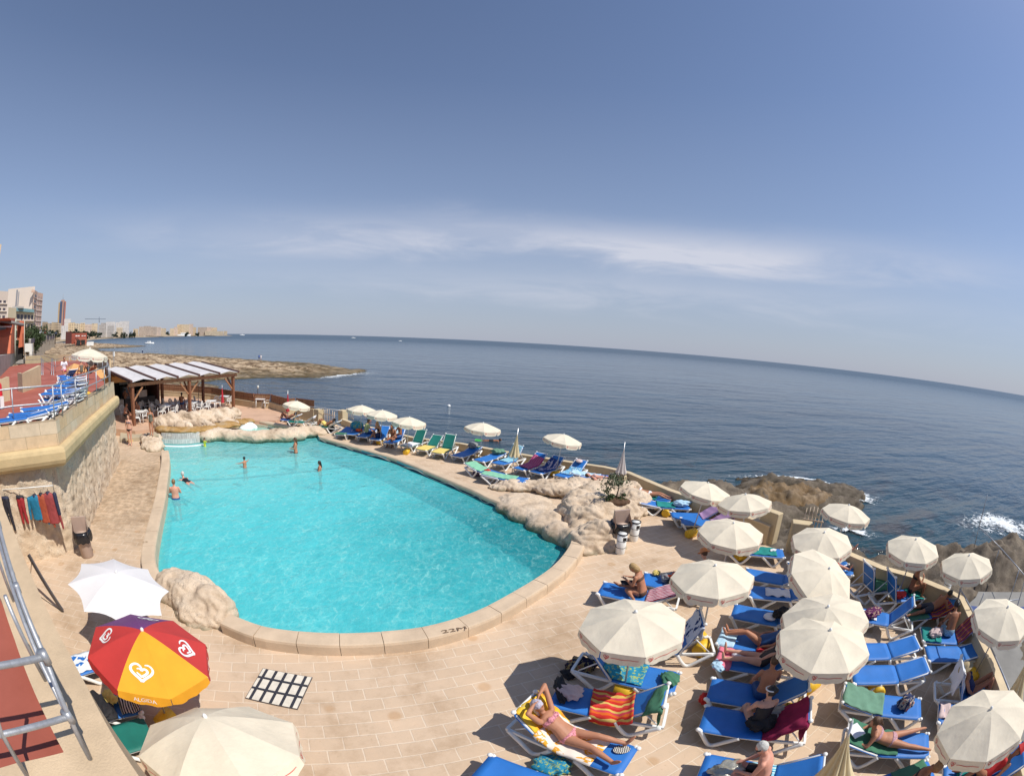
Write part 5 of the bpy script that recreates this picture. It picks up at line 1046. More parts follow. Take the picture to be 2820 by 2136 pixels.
# ------------------------------------------------------------------ sun loungers
PIV = 1.18; LL = 1.95; SH = .36
def back_pt(s, a, dz=0.0):
    """point along the lounger's lying surface, s metres from the foot end"""
    if s <= PIV: return V((s, 0, SH + dz))
    r = s - PIV; k = min(1, r / .12) * a    # soft bend at the hinge
    return V((PIV + r * math.cos(a) - dz * math.sin(a), 0, SH + r * math.sin(a) + dz * math.cos(a)))
LM = {}
def lounger_parts(adeg):
    if adeg in LM: return LM[adeg]
    a = math.radians(adeg); parts = []; W = .33
    for s in (-1, 1):
        y = s * W
        parts.append(('leg', tube_mesh(smooth_path([(.03, y, .35), (.16, y, .17), (.27, y, .035), (.37, y, .03), (.55, y, .17), (.74, y, .31)], 4), .037, 8, flat=1.1), 'P'))
        parts.append(('leg', tube_mesh(smooth_path([(1.14, y, .31), (1.24, y, .16), (1.36, y, .035), (1.47, y, .03), (1.66, y, .17), (1.90, y, .33)], 4), .037, 8, flat=1.1), 'P'))
    bm = bmesh.new()
    for s in (-1, 1): box(bm, .0, 1.95, s * .30 - .022, s * .30 + .022, .29, .340)
    for x in (0.0, 1.14, 1.91): box(bm, x, x + .05, -.2779, .2779, .295, .337)
    parts.append(('frame', to_mesh(bm), 'P'))
    def sling(s0, s1, aa):
        bm = bmesh.new(); rows = []; n = 10; th = .028
        for i in range(n + 1):
            s = s0 + (s1 - s0) * i / n; e = min(i, n - i); row = []
            for side in (1, -1):
                rr = []
                for j in range(9):
                    v_ = j / 8 * 2 - 1; sag = -.022 * (1 - v_ * v_) * min(1, e / 2); edge = -.02 if abs(v_) == 1 else 0
                    hw = .345 if 0 < i < n else .325
                    p = back_pt(s, aa, sag + (.0 if side > 0 else -th) + (edge if side > 0 else 0)); rr.append(bm.verts.new((p.x, v_ * hw, p.z)))
                row.append(rr)
            rows.append(row)
        for i in range(n):
            for sd in (0, 1):
                A, B_ = rows[i][sd], rows[i + 1][sd]
                for j in range(8): bm.faces.new((A[j], B_[j], B_[j + 1], A[j + 1]) if sd == 0 else (A[j], A[j + 1], B_[j + 1], B_[j]))
            for j in (0, 8): bm.faces.new((rows[i][0][j], rows[i + 1][0][j], rows[i + 1][1][j], rows[i][1][j]))
        for i in (0, n):
            for j in range(8): bm.faces.new((rows[i][0][j], rows[i][0][j + 1], rows[i][1][j + 1], rows[i][1][j]))
        return to_mesh(bm, 'sling', True)
    parts.append(('seat_sling', sling(.0, PIV - .001, 0), 'S'))
    parts.append(('back_sling', sling(PIV + .001, LL + .005, a), 'S'))
    loop = [back_pt(PIV, a, -.03), back_pt(LL - .06, a, -.03)]
    W = .31; pts = [(loop[0].x, -W, loop[0].z), (loop[1].x, -W, loop[1].z)]; e = back_pt(LL + .02, a, -.035)
    pts += [(e.x, -W + .06, e.z), (e.x, W - .06, e.z), (loop[1].x, W, loop[1].z), (loop[0].x, W, loop[0].z)]
    for s in (-1, 1):
        for q in (V((0.0, s * .315, .345)), V((e.x, s * .30, e.z + .02))): bm = bmesh.new(); ellip(bm, q, V((1, 0, 0)), V((0, 1, 0)), V((0, 0, 1)), .045, .045, .035, 10, 7); parts.append(('corner_cap', to_mesh(bm, 'cap', True), 'P'))
    parts.append(('back_frame', tube_mesh(pts, .025, 8), 'P'))
    if adeg > 12:
        m_ = back_pt(PIV + .42, a, -.04)
        bm = bmesh.new()
        for s in (-1, 1): tube(bm, [(m_.x, s * (W - .06), m_.z), (min(1.85, PIV + .42 + .22), s * (W - .06), .33)], .014, 6)
        tube(bm, [(m_.x, -W + .06, m_.z), (m_.x, W - .06, m_.z)], .014, 6); parts.append(('back_support', to_mesh(bm, smooth=True), 'P'))
    LM[adeg] = parts; return parts
def lounger(F, H, adeg, label, m=None, z=0.0, grp='sun loungers on the pool terrace', tilt=0):
    F = V(F); H = V(H); d = (H - F).xy; rz = math.atan2(d.y, d.x); m = m or BLUE
    t = empty('sun_lounger', (F.x, F.y, z), rz, label, 'sun lounger', grp); t.rotation_euler.x = tilt
    for nm, me, k in lounger_parts(adeg):
        if not me.materials: me.materials.append(PLAST if k == 'P' else BLUE)
        o = link(nm, me, t)
        if k == 'S' and m is not BLUE: o.material_slots[0].link = 'OBJECT'; o.material_slots[0].material = m
    t['_a'] = adeg; LA[t.name] = math.radians(adeg); return t
LA = {}
def towel(t, s0, s1, y0, y1, m, label, cat='towel', skew=0.0, lift=.016, wr=.010, over=0, name=None, seed=0, grp=None):
    """cloth lying on lounger t; y beyond the frame hangs down, s beyond the head end hangs behind"""
    a = LA[t.name]; bm = bmesh.new(); uvl = bm.loops.layers.uv.new(); nu = max(6, int(abs(s1 - s0) / .05)); nv = max(8, int(abs(y1 - y0) / .05)); g = []
    for i in range(nu + 1):
        row = []
        for j in range(nv + 1):
            s = s0 + (s1 - s0) * i / nu; y = y0 + (y1 - y0) * j / nv; s += skew * (y - y0) + .02 * fbm(y * 3 + seed, s * 3, seed, 3); y += .02 * fbm(s * 3, y * 3, seed + 4, 3)
            w_ = wr * fbm(s * 9 + seed, y * 9, seed, 4) + wr * .6 * math.sin(s * 23 + y * 6 + seed) ; drop = 0; yy = y
            if abs(y) > .345: drop = abs(y) - .345; yy = math.copysign(.355 + .012 * math.sin(s * 14 + seed) + min(drop, .08) * .12, y)
            so = 0
            if s > LL: so = s - LL; s = LL
            p = back_pt(max(s, -.02), a, lift + w_); z = p.z - drop; x = p.x
            if s < 0: pass
            if so: x += .035 + .02 * math.sin(y * 12); z -= so
            z = max(z, .02)
            row.append((bm.verts.new((x, yy, z)), (i / nu, j / nv)))
        g.append(row)
    for i in range(nu):
        for j in range(nv):
            q = (g[i][j], g[i + 1][j], g[i + 1][j + 1], g[i][j + 1]); f = bm.faces.new([x[0] for x in q])
            for l, x in zip(f.loops, q): l[uvl].uv = x[1]
    me = to_mesh(bm, 'towel', True); o = link(name or 'towel', me, None, m); sd_ = o.modifiers.new('thickness', 'SOLIDIFY'); sd_.thickness = .008
    o.location = t.location; o.rotation_euler = t.rotation_euler; return tag(o, label, cat, grp)
def heap(name, loc, size, m, label, cat, seed=0, amp=.35, rz=0, flat=.0, fr=6):
    bm = bmesh.new(); bmesh.ops.create_icosphere(bm, subdivisions=4, radius=1)
    for v in bm.verts:
        n_ = fbm(v.co.x * fr / 4 + seed, v.co.y * fr / 4, v.co.z * fr / 4 + seed, 5); r = 1 + amp * n_ + amp * .25 * math.sin(v.co.x * fr * 2 + v.co.y * fr + seed)
        v.co = V((v.co.x * r * size[0], v.co.y * r * size[1], max(-.8, v.co.z) * r * size[2] + size[2] * .75))
    uvl = bm.loops.layers.uv.new()
    for f in bm.faces:
        for l in f.loops: l[uvl].uv = (l.vert.co.x / size[0] / 2, l.vert.co.y / size[1] / 2)
    o = link(name, to_mesh(bm, name, True), None, m); o.location = loc; o.rotation_euler.z = rz; return tag(o, label, cat)
def on(t, s, y, dz=.0):
    a = LA[t.name]; p = back_pt(s, a, dz + .01); return t.location + Matrix.Rotation(t.rotation_euler.z, 3, 'Z') @ V((p.x, y, p.z))
# fabrics
C = cloth
T_ORANGE = C('tw_orange', [(.75, .18, .02), (.80, .45, .03), (.80, .55, .06), (.78, .30, .03)], 'blotch', 2.2)
T_RED = C('tw_red_pattern', [(.50, .03, .02), (.58, .05, .05), (.60, .42, .12), (.52, .03, .02), (.60, .12, .02), (.55, .05, .08), (.58, .40, .10)], 'stripe', 2.2, axis=1, warp=.10)
T_HIB = C('tw_hibiscus', [(.02, .16, .28), (.04, .30, .38), (.32, .40, .12), (.02, .22, .36)], 'floral', 11)
T_MULTI = C('tw_multi', [(.62, .05, .03), (.8, .72, .6), (.75, .35, .03), (.78, .7, .6)], 'floral', 5)
T_STRR = C('tw_red_white_stripe', [(.42, .02, .07), (.75, .60, .62)], 'stripe', 9, axis=1)
T_STRL = C('tw_light_blue_stripe', [(.10, .45, .62), (.55, .72, .74), (.03, .25, .42), (.40, .66, .72)], 'stripe', 5, axis=1)
T_MAR = C('tw_maroon_stripe', [(.30, .01, .09), (.48, .05, .20), (.36, .01, .10), (.6, .35, .42)], 'stripe', 6, axis=1)
T_MAG = C('tw_magenta_blue', [(.40, .02, .12), (.05, .09, .30), (.45, .40, .5), (.02, .05, .2)], 'floral', 4)
T_LBF = C('tw_light_blue_floral', [(.10, .28, .50), (.55, .70, .80), (.15, .38, .60)], 'floral', 9)
T_PBL = C('tw_pale_blue', [(.35, .55, .72), (.50, .68, .80)], 'blotch', 4)
T_GRN = plain('tw_green', (.05, .17, .10), .95, .15, 4, .3, 90)
T_SAGE = plain('tw_sage', (.13, .26, .18), .95, .15, 4, .3, 90)
T_MINT = plain('tw_mint', (.22, .50, .33), .95, .1, 4, .3, 90)
T_TEAL = plain('tw_teal', (.01, .22, .20), .95, .2, 4, .3, 90)
T_MAUVE = plain('tw_mauve', (.42, .26, .46), .95, .08, 4, .3, 90)
T_WINE = plain('tw_wine', (.26, .01, .06), .95, .15, 4, .3, 90)
T_PINK = plain('tw_pink', (.70, .18, .26), .95, .1, 4, .3, 90)
T_PALEP = plain('tw_pale_pink', (.58, .45, .43), .95, .12, 5, .3, 90)
T_WHT = plain('tw_white', (.75, .75, .78), .95, .05, 4, .3, 90)
T_YEL = plain('tw_yellow', (.72, .56, .16), .95, .1, 4, .3, 90)
T_NAVY = C('tw_navy_print', [(.01, .04, .16), (.01, .04, .16), (.55, .6, .7)], 'floral', 5)
T_ETH = C('tw_ethnic', [(.40, .03, .02), (.03, .04, .12), (.50, .18, .03), (.35, .05, .03), (.04, .06, .16)], 'stripe', 4, axis=1, warp=.05)
T_BLKW = C('tw_black_white', [(.02, .02, .03), (.65, .62, .55)], 'stripe', 9, axis=0, warp=.05)
T_BWS = C('tw_blue_white_wave', [(.02, .12, .45), (.02, .15, .5), (.7, .75, .8)], 'floral', 4)
T_TAN = C('tw_tan', [(.30, .22, .12), (.42, .33, .20)], 'blotch', 5)
CL_BLACK = plain('cl_black', (.012, .012, .015), .8, .3, 8); CL_NAVY = plain('cl_navy', (.01, .02, .08), .8, .3, 8); CL_GREY = plain('cl_grey', (.25, .26, .27), .9, .25, 8)
CL_RED = plain('cl_red', (.5, .02, .02), .8, .2, 8); CL_ORA = plain('cl_orange', (.85, .12, .03), .85, .15, 8); CL_MIX = C('cl_mixed', [(.05, .06, .12), (.35, .08, .06), (.3, .25, .12), (.02, .02, .05)], 'floral', 5)
CL_SILV = plain('cl_silver', (.45, .43, .36), .3, .3, 6, .5, 30, metal=.5)
# near left group of the right-hand terrace
La = lounger((1.974, 3.961, 0.36), (0.858, 4.719, 0.36), 35, 'blue lounger with orange towel under the woman in the pink bikini')
Lb = lounger((0.982, 5.665, 0.36), (2.23, 5.143, 0.36), 38, 'blue lounger with a red patterned towel and a green cloth on its raised end')
Lc = lounger((3.204, 5.715, 0.36), (1.96, 6.35, 0.36), 52, 'blue lounger with turquoise floral towel under the nearest cream umbrella')
Ld = lounger((-0.172, 3.902, 0.36), (0.892, 3.363, 0.36), 8, 'empty blue lounger cut off at the bottom, nearest to the pool')
Le = lounger((2.392, 9.427, 0.36), (3.704, 8.787, 0.36), 28, 'blue lounger by the pool with the woman reading on it')
Lf = lounger((3.562, 9.873, 0.36), (4.912, 9.121, 0.36), 25, 'blue lounger with an orange heap behind the reading woman')
Lg = lounger((2.428, 7.149, 0.36), (3.853, 6.854, 0.36), 66, 'lounger with upright navy back and a printed towel over it')
Lh = lounger((6.57, 9.691, 0.36), (7.549, 9.005, 0.36), 30, 'empty blue lounger between the two umbrellas near the sea gate')
Li = lounger((6.196, 8.71, 0.36), (7.39, 8.145, 0.36), 20, 'blue lounger with a crumpled white towel')
Lj = lounger((5.343, 7.945, 0.36), (6.416, 7.197, 0.36), 36, 'blue lounger with a white hat and black bag')
Lk = lounger((4.603, 7.019, 0.36), (5.633, 6.277, 0.36), 30, 'blue lounger of the reclining woman in the blue swimsuit')
Ll = lounger((4.255, 6.342, 0.36), (5.356, 5.647, 0.36), 45, 'lounger with a pink cloth and white hat at its foot end')
Lm_ = lounger((3.75, 5.428, 0.36), (4.826, 4.774, 0.36), 42, 'blue lounger with the shirtless person sitting sideways')
Ln = lounger((3.365, 4.707, 0.36), (4.474, 4.043, 0.36), 42, 'blue lounger with a wine red towel over its back')
Lo = lounger((2.981, 3.582, 0.36), (3.983, 2.93, 0.36), 30, 'blue lounger of the white haired man at the bottom edge')
# right-hand columns
Lp = lounger((8.439, 6.805, 0.36), (9.158, 6.084, 0.36), 52, 'blue lounger with upright back and a brown patterned cloth')
Lq = lounger((7.235, 5.442, 0.36), (8.683, 4.71, 0.36), 16, 'empty blue lounger beside the two overlapping umbrellas, upper one')
Lr = lounger((6.84, 4.684, 0.36), (8.289, 3.902, 0.36), 16, 'empty blue lounger beside the two overlapping umbrellas, lower one')
Ls = lounger((9.19, 4.237, 0.36), (10.805, 3.104, 0.36), 14, 'empty blue lounger with a strap mark close to the right sea wall')
Lt = lounger((7.625, 2.871, 0.36), (6.338, 3.98, 0.36), 12, 'blue lounger with a sage towel and a patterned bag')
Lu = lounger((7.084, 1.943, 0.36), (5.781, 2.984, 0.36), 16, 'blue lounger of the woman lying on her front in the patterned bikini')
Lv = lounger((9.93, 5.93, 0.36), (11.476, 5.373, 0.36), 20, 'lounger of the man lying on his front in dark shorts')
Lw = lounger((9.702, 4.914, 0.36), (10.723, 4.031, 0.36), 55, 'lounger with a red and navy striped towel on its raised back')
Lx = lounger((11.091, 7.484, 0.36), (9.918, 7.642, 0.36), 68, 'lounger with upright blue back seen from behind, beside the green towel')
Ly = lounger((11.412, 6.502, 0.36), (10.348, 6.853, 0.36), 66, 'lounger with upright blue back seen from behind, right next to the seated woman')
Lz = lounger((10.135, 8.692, 0.36), (9.299, 9.469, 0.36), 12, 'blue lounger of the man lying by the sea wall with one leg up')
L0 = lounger((8.188, 9.668, 0.36), (9.425, 9.353, 0.36), 12, 'blue lounger under the gate umbrella with pink and red towels')
L1 = lounger((6.719, 1.351, 0.36), (6.155, 1.506, 0.36), 8, 'blue lounger with a green towel at the very bottom right')
L2 = lounger((7.933, 2.494, 0.36), (9.033, 1.322, 0.36), 32, 'lounger hidden beneath the right umbrella with a pink towel on its back')
L3 = lounger((6.798, 1.017, 0.36), (7.803, 0.163, 0.36), 40, 'blue lounger with raised back in the bottom right corner')
L4 = lounger((9.789, 1.752, 0.36), (8.505, 2.962, 0.36), 60, 'lounger with a white towel hung over its upright back near the right wall')
L5 = lounger((8.488, 10.567, 0.36), (7.217, 11.157, 0.36), 14, 'blue lounger with a teal towel and sandals right of the big gate umbrella')
L6 = lounger((5.872, 14.326, 0.36), (6.791, 14.16, 0.36), 35, 'blue lounger with a mauve towel on its back, the one nearer the sea wall')
L7 = lounger((6.045, 13.738, 0.36), (6.882, 13.519, 0.36), 35, 'blue lounger with a mauve towel on its back, the one nearer the pool')
L8 = lounger((6.41, 15.948, 0.36), (5.026, 16.728, 0.36), 10, 'lounger with dark green towel of the woman sunbathing by the rocks')
L9 = lounger((6.918, 15.16, 0.36), (5.745, 15.435, 0.36), 8, 'lounger with a teal towel and blue bag beside the rock formation')
# row along the far sea wall
R1 = lounger((-2.539, 21.366, 0.36), (-1.968, 22.478, 0.36), 12, 'blue lounger under the far white umbrella with grey things at its head', grp='sun loungers along the sea wall')
R2 = lounger((-1.43, 20.802, 0.36), (-0.683, 21.935, 0.36), 6, 'blue lounger with a green towel bundled at its head by the sea wall', grp='sun loungers along the sea wall')
R3 = lounger((-0.551, 20.469, 0.36), (0.155, 21.385, 0.36), 55, 'lounger under the folded cream umbrella with a light blue striped towel', grp='sun loungers along the sea wall')
R4 = lounger((0.478, 19.75, 0.36), (1.231, 20.736, 0.36), 34, 'blue lounger with a maroon striped towel by the sea wall', grp='sun loungers along the sea wall')
R5 = lounger((1.216, 19.323, 0.36), (1.99, 20.257, 0.36), 34, 'blue lounger with a magenta and blue towel by the sea wall', grp='sun loungers along the sea wall')
R6 = lounger((2.271, 18.871, 0.36), (3.102, 19.913, 0.36), 32, 'blue lounger with a light blue floral towel and pale pillow', grp='sun loungers along the sea wall')
R7 = lounger((4.746, 18.892, 0.36), (2.957, 19.493, 0.36), 5, 'flat blue lounger with a long pale blue towel under the folded white umbrella', grp='sun loungers along the sea wall')
R8 = lounger((5.048, 18.248, 0.36), (3.19, 18.611, 0.36), 5, 'blue lounger with bare legs on it behind the rock formation', grp='sun loungers along the sea wall')
R9 = lounger((5.125, 17.492, 0.36), (4.047, 17.841, 0.36), 5, 'blue lounger mostly hidden behind the shrub', grp='sun loungers along the sea wall')
Q1 = lounger((-0.246, 18.608, 0.36), (-2.209, 20.213, 0.36), 12, 'lounger with a mint towel and red item along the pool edge', grp='sun loungers on the pool terrace')
Q2 = lounger((0.835, 18.117, 0.36), (-0.58, 18.541, 0.36), 5, 'lounger with a mint towel pointing at the rock formation', grp='sun loungers on the pool terrace')
K1 = lounger((-15.748, 27.006, 0.36), (-14.197, 26.977, 0.36), 30, 'lounger under the far left umbrella with a person in its shade', grp='sun loungers along the sea wall')
K2 = lounger((-14.499, 26.504, 0.36), (-12.993, 26.734, 0.36), 30, 'teal lounger with a white towel on its back beside the far gate', GREEN, grp='sun loungers along the sea wall')
K3 = lounger((-12.326, 25.973, 0.36), (-10.692, 25.838, 0.36), 32, 'green lounger of the sunbather in front of the far gate', GREEN, grp='sun loungers along the sea wall')
K4 = lounger((-9.734, 24.043, 0.36), (-9.749, 25.425, 0.36), 5, 'lounger with a dark green towel folded over its foot end', grp='sun loungers along the sea wall')
K5 = lounger((-9.173, 24.324, 0.36), (-9.135, 25.68, 0.36), 10, 'blue lounger with a round blue floral bag', grp='sun loungers along the sea wall')
K6 = lounger((-8.325, 23.96, 0.36), (-8.254, 25.438, 0.36), 10, 'blue lounger of the person in the pale green top', grp='sun loungers along the sea wall')
K7 = lounger((-7.402, 23.558, 0.36), (-7.317, 25.253, 0.36), 34, 'blue lounger with raised back between the two seated women', grp='sun loungers along the sea wall')
K8 = lounger((-6.471, 23.061, 0.36), (-6.255, 24.47, 0.36), 45, 'blue lounger of the couple sitting under the third umbrella', grp='sun loungers along the sea wall')
K9 = lounger((-5.424, 22.635, 0.36), (-4.966, 23.833, 0.36), 55, 'green lounger with upright back and a white towel on its seat', GREEN, grp='sun loungers along the sea wall')
K10 = lounger((-4.48, 22.144, 0.36), (-4.053, 23.357, 0.36), 35, 'green backed lounger with a yellow towel, left one of two', GREEN, grp='sun loungers along the sea wall')
K11 = lounger((-3.573, 21.72, 0.36), (-3.219, 22.844, 0.36), 58, 'green backed lounger with a yellow towel, right one of two', GREEN, grp='sun loungers along the sea wall')
# left group under the balcony
M1 = lounger((-7.138, 3.561, 0.36), (-7.457, 2.932, 0.36), 12, 'lounger with a blue and white wave towel beside the colourful umbrella', grp='sun loungers under the balcony')
M2 = lounger((-5.714, 3.098, 0.36), (-6.275, 2.366, 0.36), 12, 'lounger full of dark clothes in the shade of the colourful umbrella', grp='sun loungers under the balcony')
M3 = lounger((-5.102, 2.656, 0.36), (-5.512, 1.975, 0.36), 8, 'green lounger beside the large cream umbrella near the balcony', GREEN, grp='sun loungers under the balcony')
# red terrace
TG = 'stacked blue loungers on the red terrace'
TL = [((-24.37, 14.167, 3.93), (-20.375, 13.929, 3.93), 30, 'blue lounger where the people on the red terrace are sitting'),
 ((-21.191, 12.407, 3.93), (-17.734, 12.476, 3.93), 4, 'farthest empty blue lounger of the packed terrace row'), ((-20.123, 11.728, 3.93), (-16.593, 11.751, 3.93), 4, 'second farthest lounger of the packed terrace row'),
 ((-18.891, 10.957, 3.93), (-15.848, 11.218, 3.93), 4, 'lounger in the middle of the packed terrace row behind the tall post'), ((-17.949, 10.065, 3.93), (-15.23, 10.577, 3.93), 8, 'lounger sticking out to the left in the terrace row'), ((-16.773, 9.003, 3.93), (-14.817, 9.907, 3.93), 6, 'terrace lounger with white foot end near the rail corner post'),
 ((-15.955, 8.186, 3.93), (-14.442, 9.288, 3.93), 8, 'terrace lounger just left of the rail corner post'), ((-14.456, 6.418, 3.93), (-13.896, 7.684, 3.93), 5, 'wide looking blue lounger at the front of the red terrace'), ((-13.876, 5.599, 3.93), (-13.141, 6.824, 3.93), 5, 'terrace lounger with white legs against the parapet'), ((-13.378, 4.864, 3.93), (-13.041, 5.763, 3.93), 5, 'blue lounger at the left edge of the red terrace')]
TLO = [lounger(f, h, a, l, z=FZ, grp=TG) for f, h, a, l in TL]
for i in range(1, 7): f, h, a, l = TL[i]; lounger(V(f) + V((.06, .02, 0)), V(h), a, ['upper of two stacked loungers, farthest pair of the terrace row', 'upper of two stacked loungers, second farthest terrace pair', 'upper stacked lounger in the middle of the terrace row', 'upper stacked lounger of the pair sticking out left', 'upper stacked lounger with white foot end near the corner post', 'upper stacked lounger just left of the rail corner post'][i - 1], z=FZ + .2, grp=TG)
# towels and belongings
towel(La, 1.22, 2.06, -.36, .30, T_ORANGE, 'orange and yellow towel spread over the raised lounger end', over=.1, wr=.014)
towel(La, .42, 1.45, -.30, .38, T_MULTI, 'red and white patterned towel under the woman in the pink bikini', skew=.1)
towel(Lb, .72, 1.50, -.52, .36, T_RED, 'red and yellow patterned towel hanging over the side of a lounger', wr=.018, skew=-.15)
towel(Lb, 1.62, 2.35, -.42, .25, T_GRN, 'dark green cloth hung over the raised end of a lounger', wr=.02, skew=.2)
heap('shirt', on(Lb, .25, .08), (.24, .2, .06), T_PALEP, 'pale pink shirt crumpled on the foot end of a lounger', 'shirt', 3)
heap('cloth', on(Lb, .08, .10), (.12, .3, .05), CL_BLACK, 'black cloth at the corner of the lounger with the red towel', 'cloth', 5)
towel(Lc, .62, 1.5, -.36, .30, T_HIB, 'turquoise towel with yellow flowers under the nearest cream umbrella', wr=.02)
heap('cloth', on(Lc, .16, .0), (.16, .2, .07), T_GRN, 'small dark green cloth on the foot end of a lounger', 'cloth', 8)
heap('bag', (1.575, 6.711, 0), (.28, .18, .17), CL_MIX, 'dark red and black bag on the paving beside the nearest cream umbrella', 'bag', 2); heap('shoes', (1.355, 6.536, 0), (.16, .14, .07), CL_BLACK, 'dark shoes lying in the umbrella shadow', 'shoes', 4)
heap('swim_ring', (0.891, 4.165, 0), (.27, .2, .13), T_HIB, 'bright blue and green patterned bag on the paving in front of the sunbather', 'bag', 9)
towel(Le, 1.15, 1.98, -.34, .34, T_STRR, 'red and white striped towel on the lounger of the reading woman')
heap('bag', on(Lf, .75, .1), (.26, .18, .12), CL_GREY, 'grey bag beside the orange cloth', 'bag', 11); heap('cloth', on(Lf, .95, .2, .08), (.34, .2, .09), CL_ORA, 'bright orange cloth heaped on a lounger', 'cloth', 1)
heap('bag', on(Lf, .9, -.15), (.22, .14, .12), CL_BLACK, 'black bag on the lounger with the orange cloth', 'bag', 12); heap('hat', on(Lf, .3, .3), (.10, .10, .06), T_YEL, 'small yellow item beside the orange cloth', 'cloth', 2)
towel(Lg, 1.45, 2.3, -.36, .36, T_NAVY, 'navy towel with white print over the upright back of a lounger', wr=.015)
towel(Li, .45, 1.15, -.18, .22, T_WHT, 'crumpled white towel lying on a blue lounger', wr=.03)
heap('sun_hat', on(Lj, .95, -.08), (.16, .16, .06), T_WHT, 'white sun hat on the lounger below the nearest group of umbrellas', 'hat', 3, .08); heap('bag', on(Lj, 1.25, -.02, .03), (.22, .15, .13), CL_BLACK, 'black bag lying next to the white sun hat', 'bag', 15)
towel(Lk, .9, 1.6, -.44, .34, plain('tw_red', (.45, .02, .03), .95, .15, 4, .3, 90), 'red towel under the woman in the blue swimsuit'); towel(Lk, -.02, .38, -.38, .33, T_PBL, 'pale towel folded at the feet of the woman in the blue swimsuit')
towel(Ll, -.0, .34, -.42, .33, T_PINK, 'pink towel at the foot end of a lounger', wr=.02); heap('sun_hat', on(Ll, .42, .12), (.13, .13, .06), T_WHT, 'white hat beside the pink towel', 'hat', 6, .08); heap('cloth', on(Ll, .1, -.3, -.06), (.14, .16, .05), T_PBL, 'pale blue cloth under the pink towel', 'cloth', 7)
heap('bag', on(Lm_, .0, -.1, -.3), (.12, .12, .12), CL_RED, 'small red bag under the lounger of the shirtless person', 'bag', 17)
towel(Ln, 1.12, 2.4, -.44, .36, T_WINE, 'wine red towel over the raised back of a lounger', wr=.02); heap('bag', on(Ln, 1.05, -.02), (.26, .20, .16), CL_BLACK, 'black and grey bag behind the woman in the black swimsuit', 'bag', 19); heap('clothes', on(Ln, 1.25, .25), (.25, .15, .10), CL_GREY, 'grey and black clothes on the lounger with the wine red towel', 'clothes', 20)
heap('foil_bag', on(Lo, .45, -.05), (.32, .22, .08), CL_SILV, 'shiny silver bag on the lounger at the bottom edge', 'bag', 21, .5); towel(Lo, .78, 1.2, -.25, .3, T_STRL, 'white towel with blue stripes beside the silver bag')
heap('clothes', on(Lp, .62, .0), (.32, .18, .09), C('cl_brown_print', [(.12, .05, .05), (.40, .28, .2), (.10, .02, .08)], 'floral', 7), 'brown and purple patterned cloth on a lounger', 'clothes', 22); towel(Lp, .30, .8, -.2, .2, T_WHT, 'white cloth under the brown patterned one', wr=.02)
towel(Lt, .95, 1.97, -.36, .33, T_SAGE, 'sage green towel over the head end of a lounger', wr=.016); heap('bag', on(Lt, .45, .0), (.20, .17, .15), C('bag_print', [(.02, .02, .06), (.35, .06, .05), (.4, .36, .3), (.03, .04, .10)], 'floral', 5), 'round patterned blue and red bag beside the sage green towel', 'bag', 23)
towel(Lu, .75, 1.95, -.40, .30, T_GRN, 'green towel under the woman lying on her front'); towel(Lv, .05, .8, -.36, .34, T_GRN, 'dark green towel under the legs of the man in dark shorts'); towel(Lv, .9, 1.75, -.42, .36, T_ETH, 'red and navy woven towel under the chest of the man in dark shorts')
towel(Lw, 1.15, 2.1, -.36, .36, T_ETH, 'red, navy and orange striped towel on an upright lounger back', wr=.015); towel(Lw, .0, .6, -.33, .33, T_TEAL, 'teal towel on the foot end below the striped one'); heap('clothes', on(Lw, .42, .0), (.26, .16, .09), T_PALEP, 'mauve and white clothes on the lounger with the striped towel', 'clothes', 24)
towel(Lx, .4, 1.7, -.38, .36, T_GRN, 'large dark green towel on the lounger with the upright back'); towel(Ly, -.1, .55, -.34, .34, T_TEAL, 'teal towel hanging over the foot end under the seated woman'); heap('cloth', on(Ly, .95, .05), (.26, .18, .06), CL_RED, 'red cloth on the lounger next to the seated woman', 'cloth', 25)
towel(L0, .3, .8, -.3, .3, T_PINK, 'pink towel under the gate umbrella'); towel(L0, .8, 1.7, -.3, .3, CL_RED, 'red towel under the gate umbrella')
towel(L1, .1, .9, -.34, .34, T_GRN, 'green towel on the lounger at the very bottom right'); towel(L2, 1.3, 2.35, -.36, .36, plain('tw_hotpink', (.55, .05, .20), .95, .1, 4, .3, 90), 'bright pink towel over a lounger back at the right wall'); towel(L2, .0, .3, -.2, .3, T_PALEP, 'pale pink cloth on the lounger under the right umbrella', wr=.03)
heap('clothes', on(L3, .9, .0), (.3, .2, .10), CL_MIX, 'red and dark patterned clothes on the bottom right lounger', 'clothes', 26); towel(L3, .3, .9, -.2, .2, T_TEAL, 'teal and white cloth on the bottom right lounger', wr=.02)
towel(L4, 1.45, 2.5, -.34, .34, T_WHT, 'long white towel hanging from an upright lounger back', wr=.015); 
towel(L5, .25, 1.1, -.33, .28, T_TEAL, 'teal towel on the lounger beside the big gate umbrella'); heap('sandals', on(L5, .36, -.1), (.12, .07, .03), T_WHT, 'pair of pale sandals on the teal towel', 'sandals', 27)
towel(L6, 1.1, 2.25, -.34, .36, T_MAUVE, 'mauve towel over the lounger back nearer the sea wall'); towel(L7, 1.1, 2.25, -.36, .34, T_MAUVE, 'mauve towel over the lounger back nearer the pool')
towel(L8, .55, 1.6, -.52, .34, T_TEAL, 'dark green towel hanging beside the woman sunbathing by the rocks', wr=.02); towel(L9, .6, 1.3, -.36, .30, T_TEAL, 'teal towel next to the blue net bag'); heap('net_bag', on(L9, .35, .0), (.34, .2, .12), T_PBL, 'blue and white bag at the end of the lounger by the rocks', 'bag', 28)
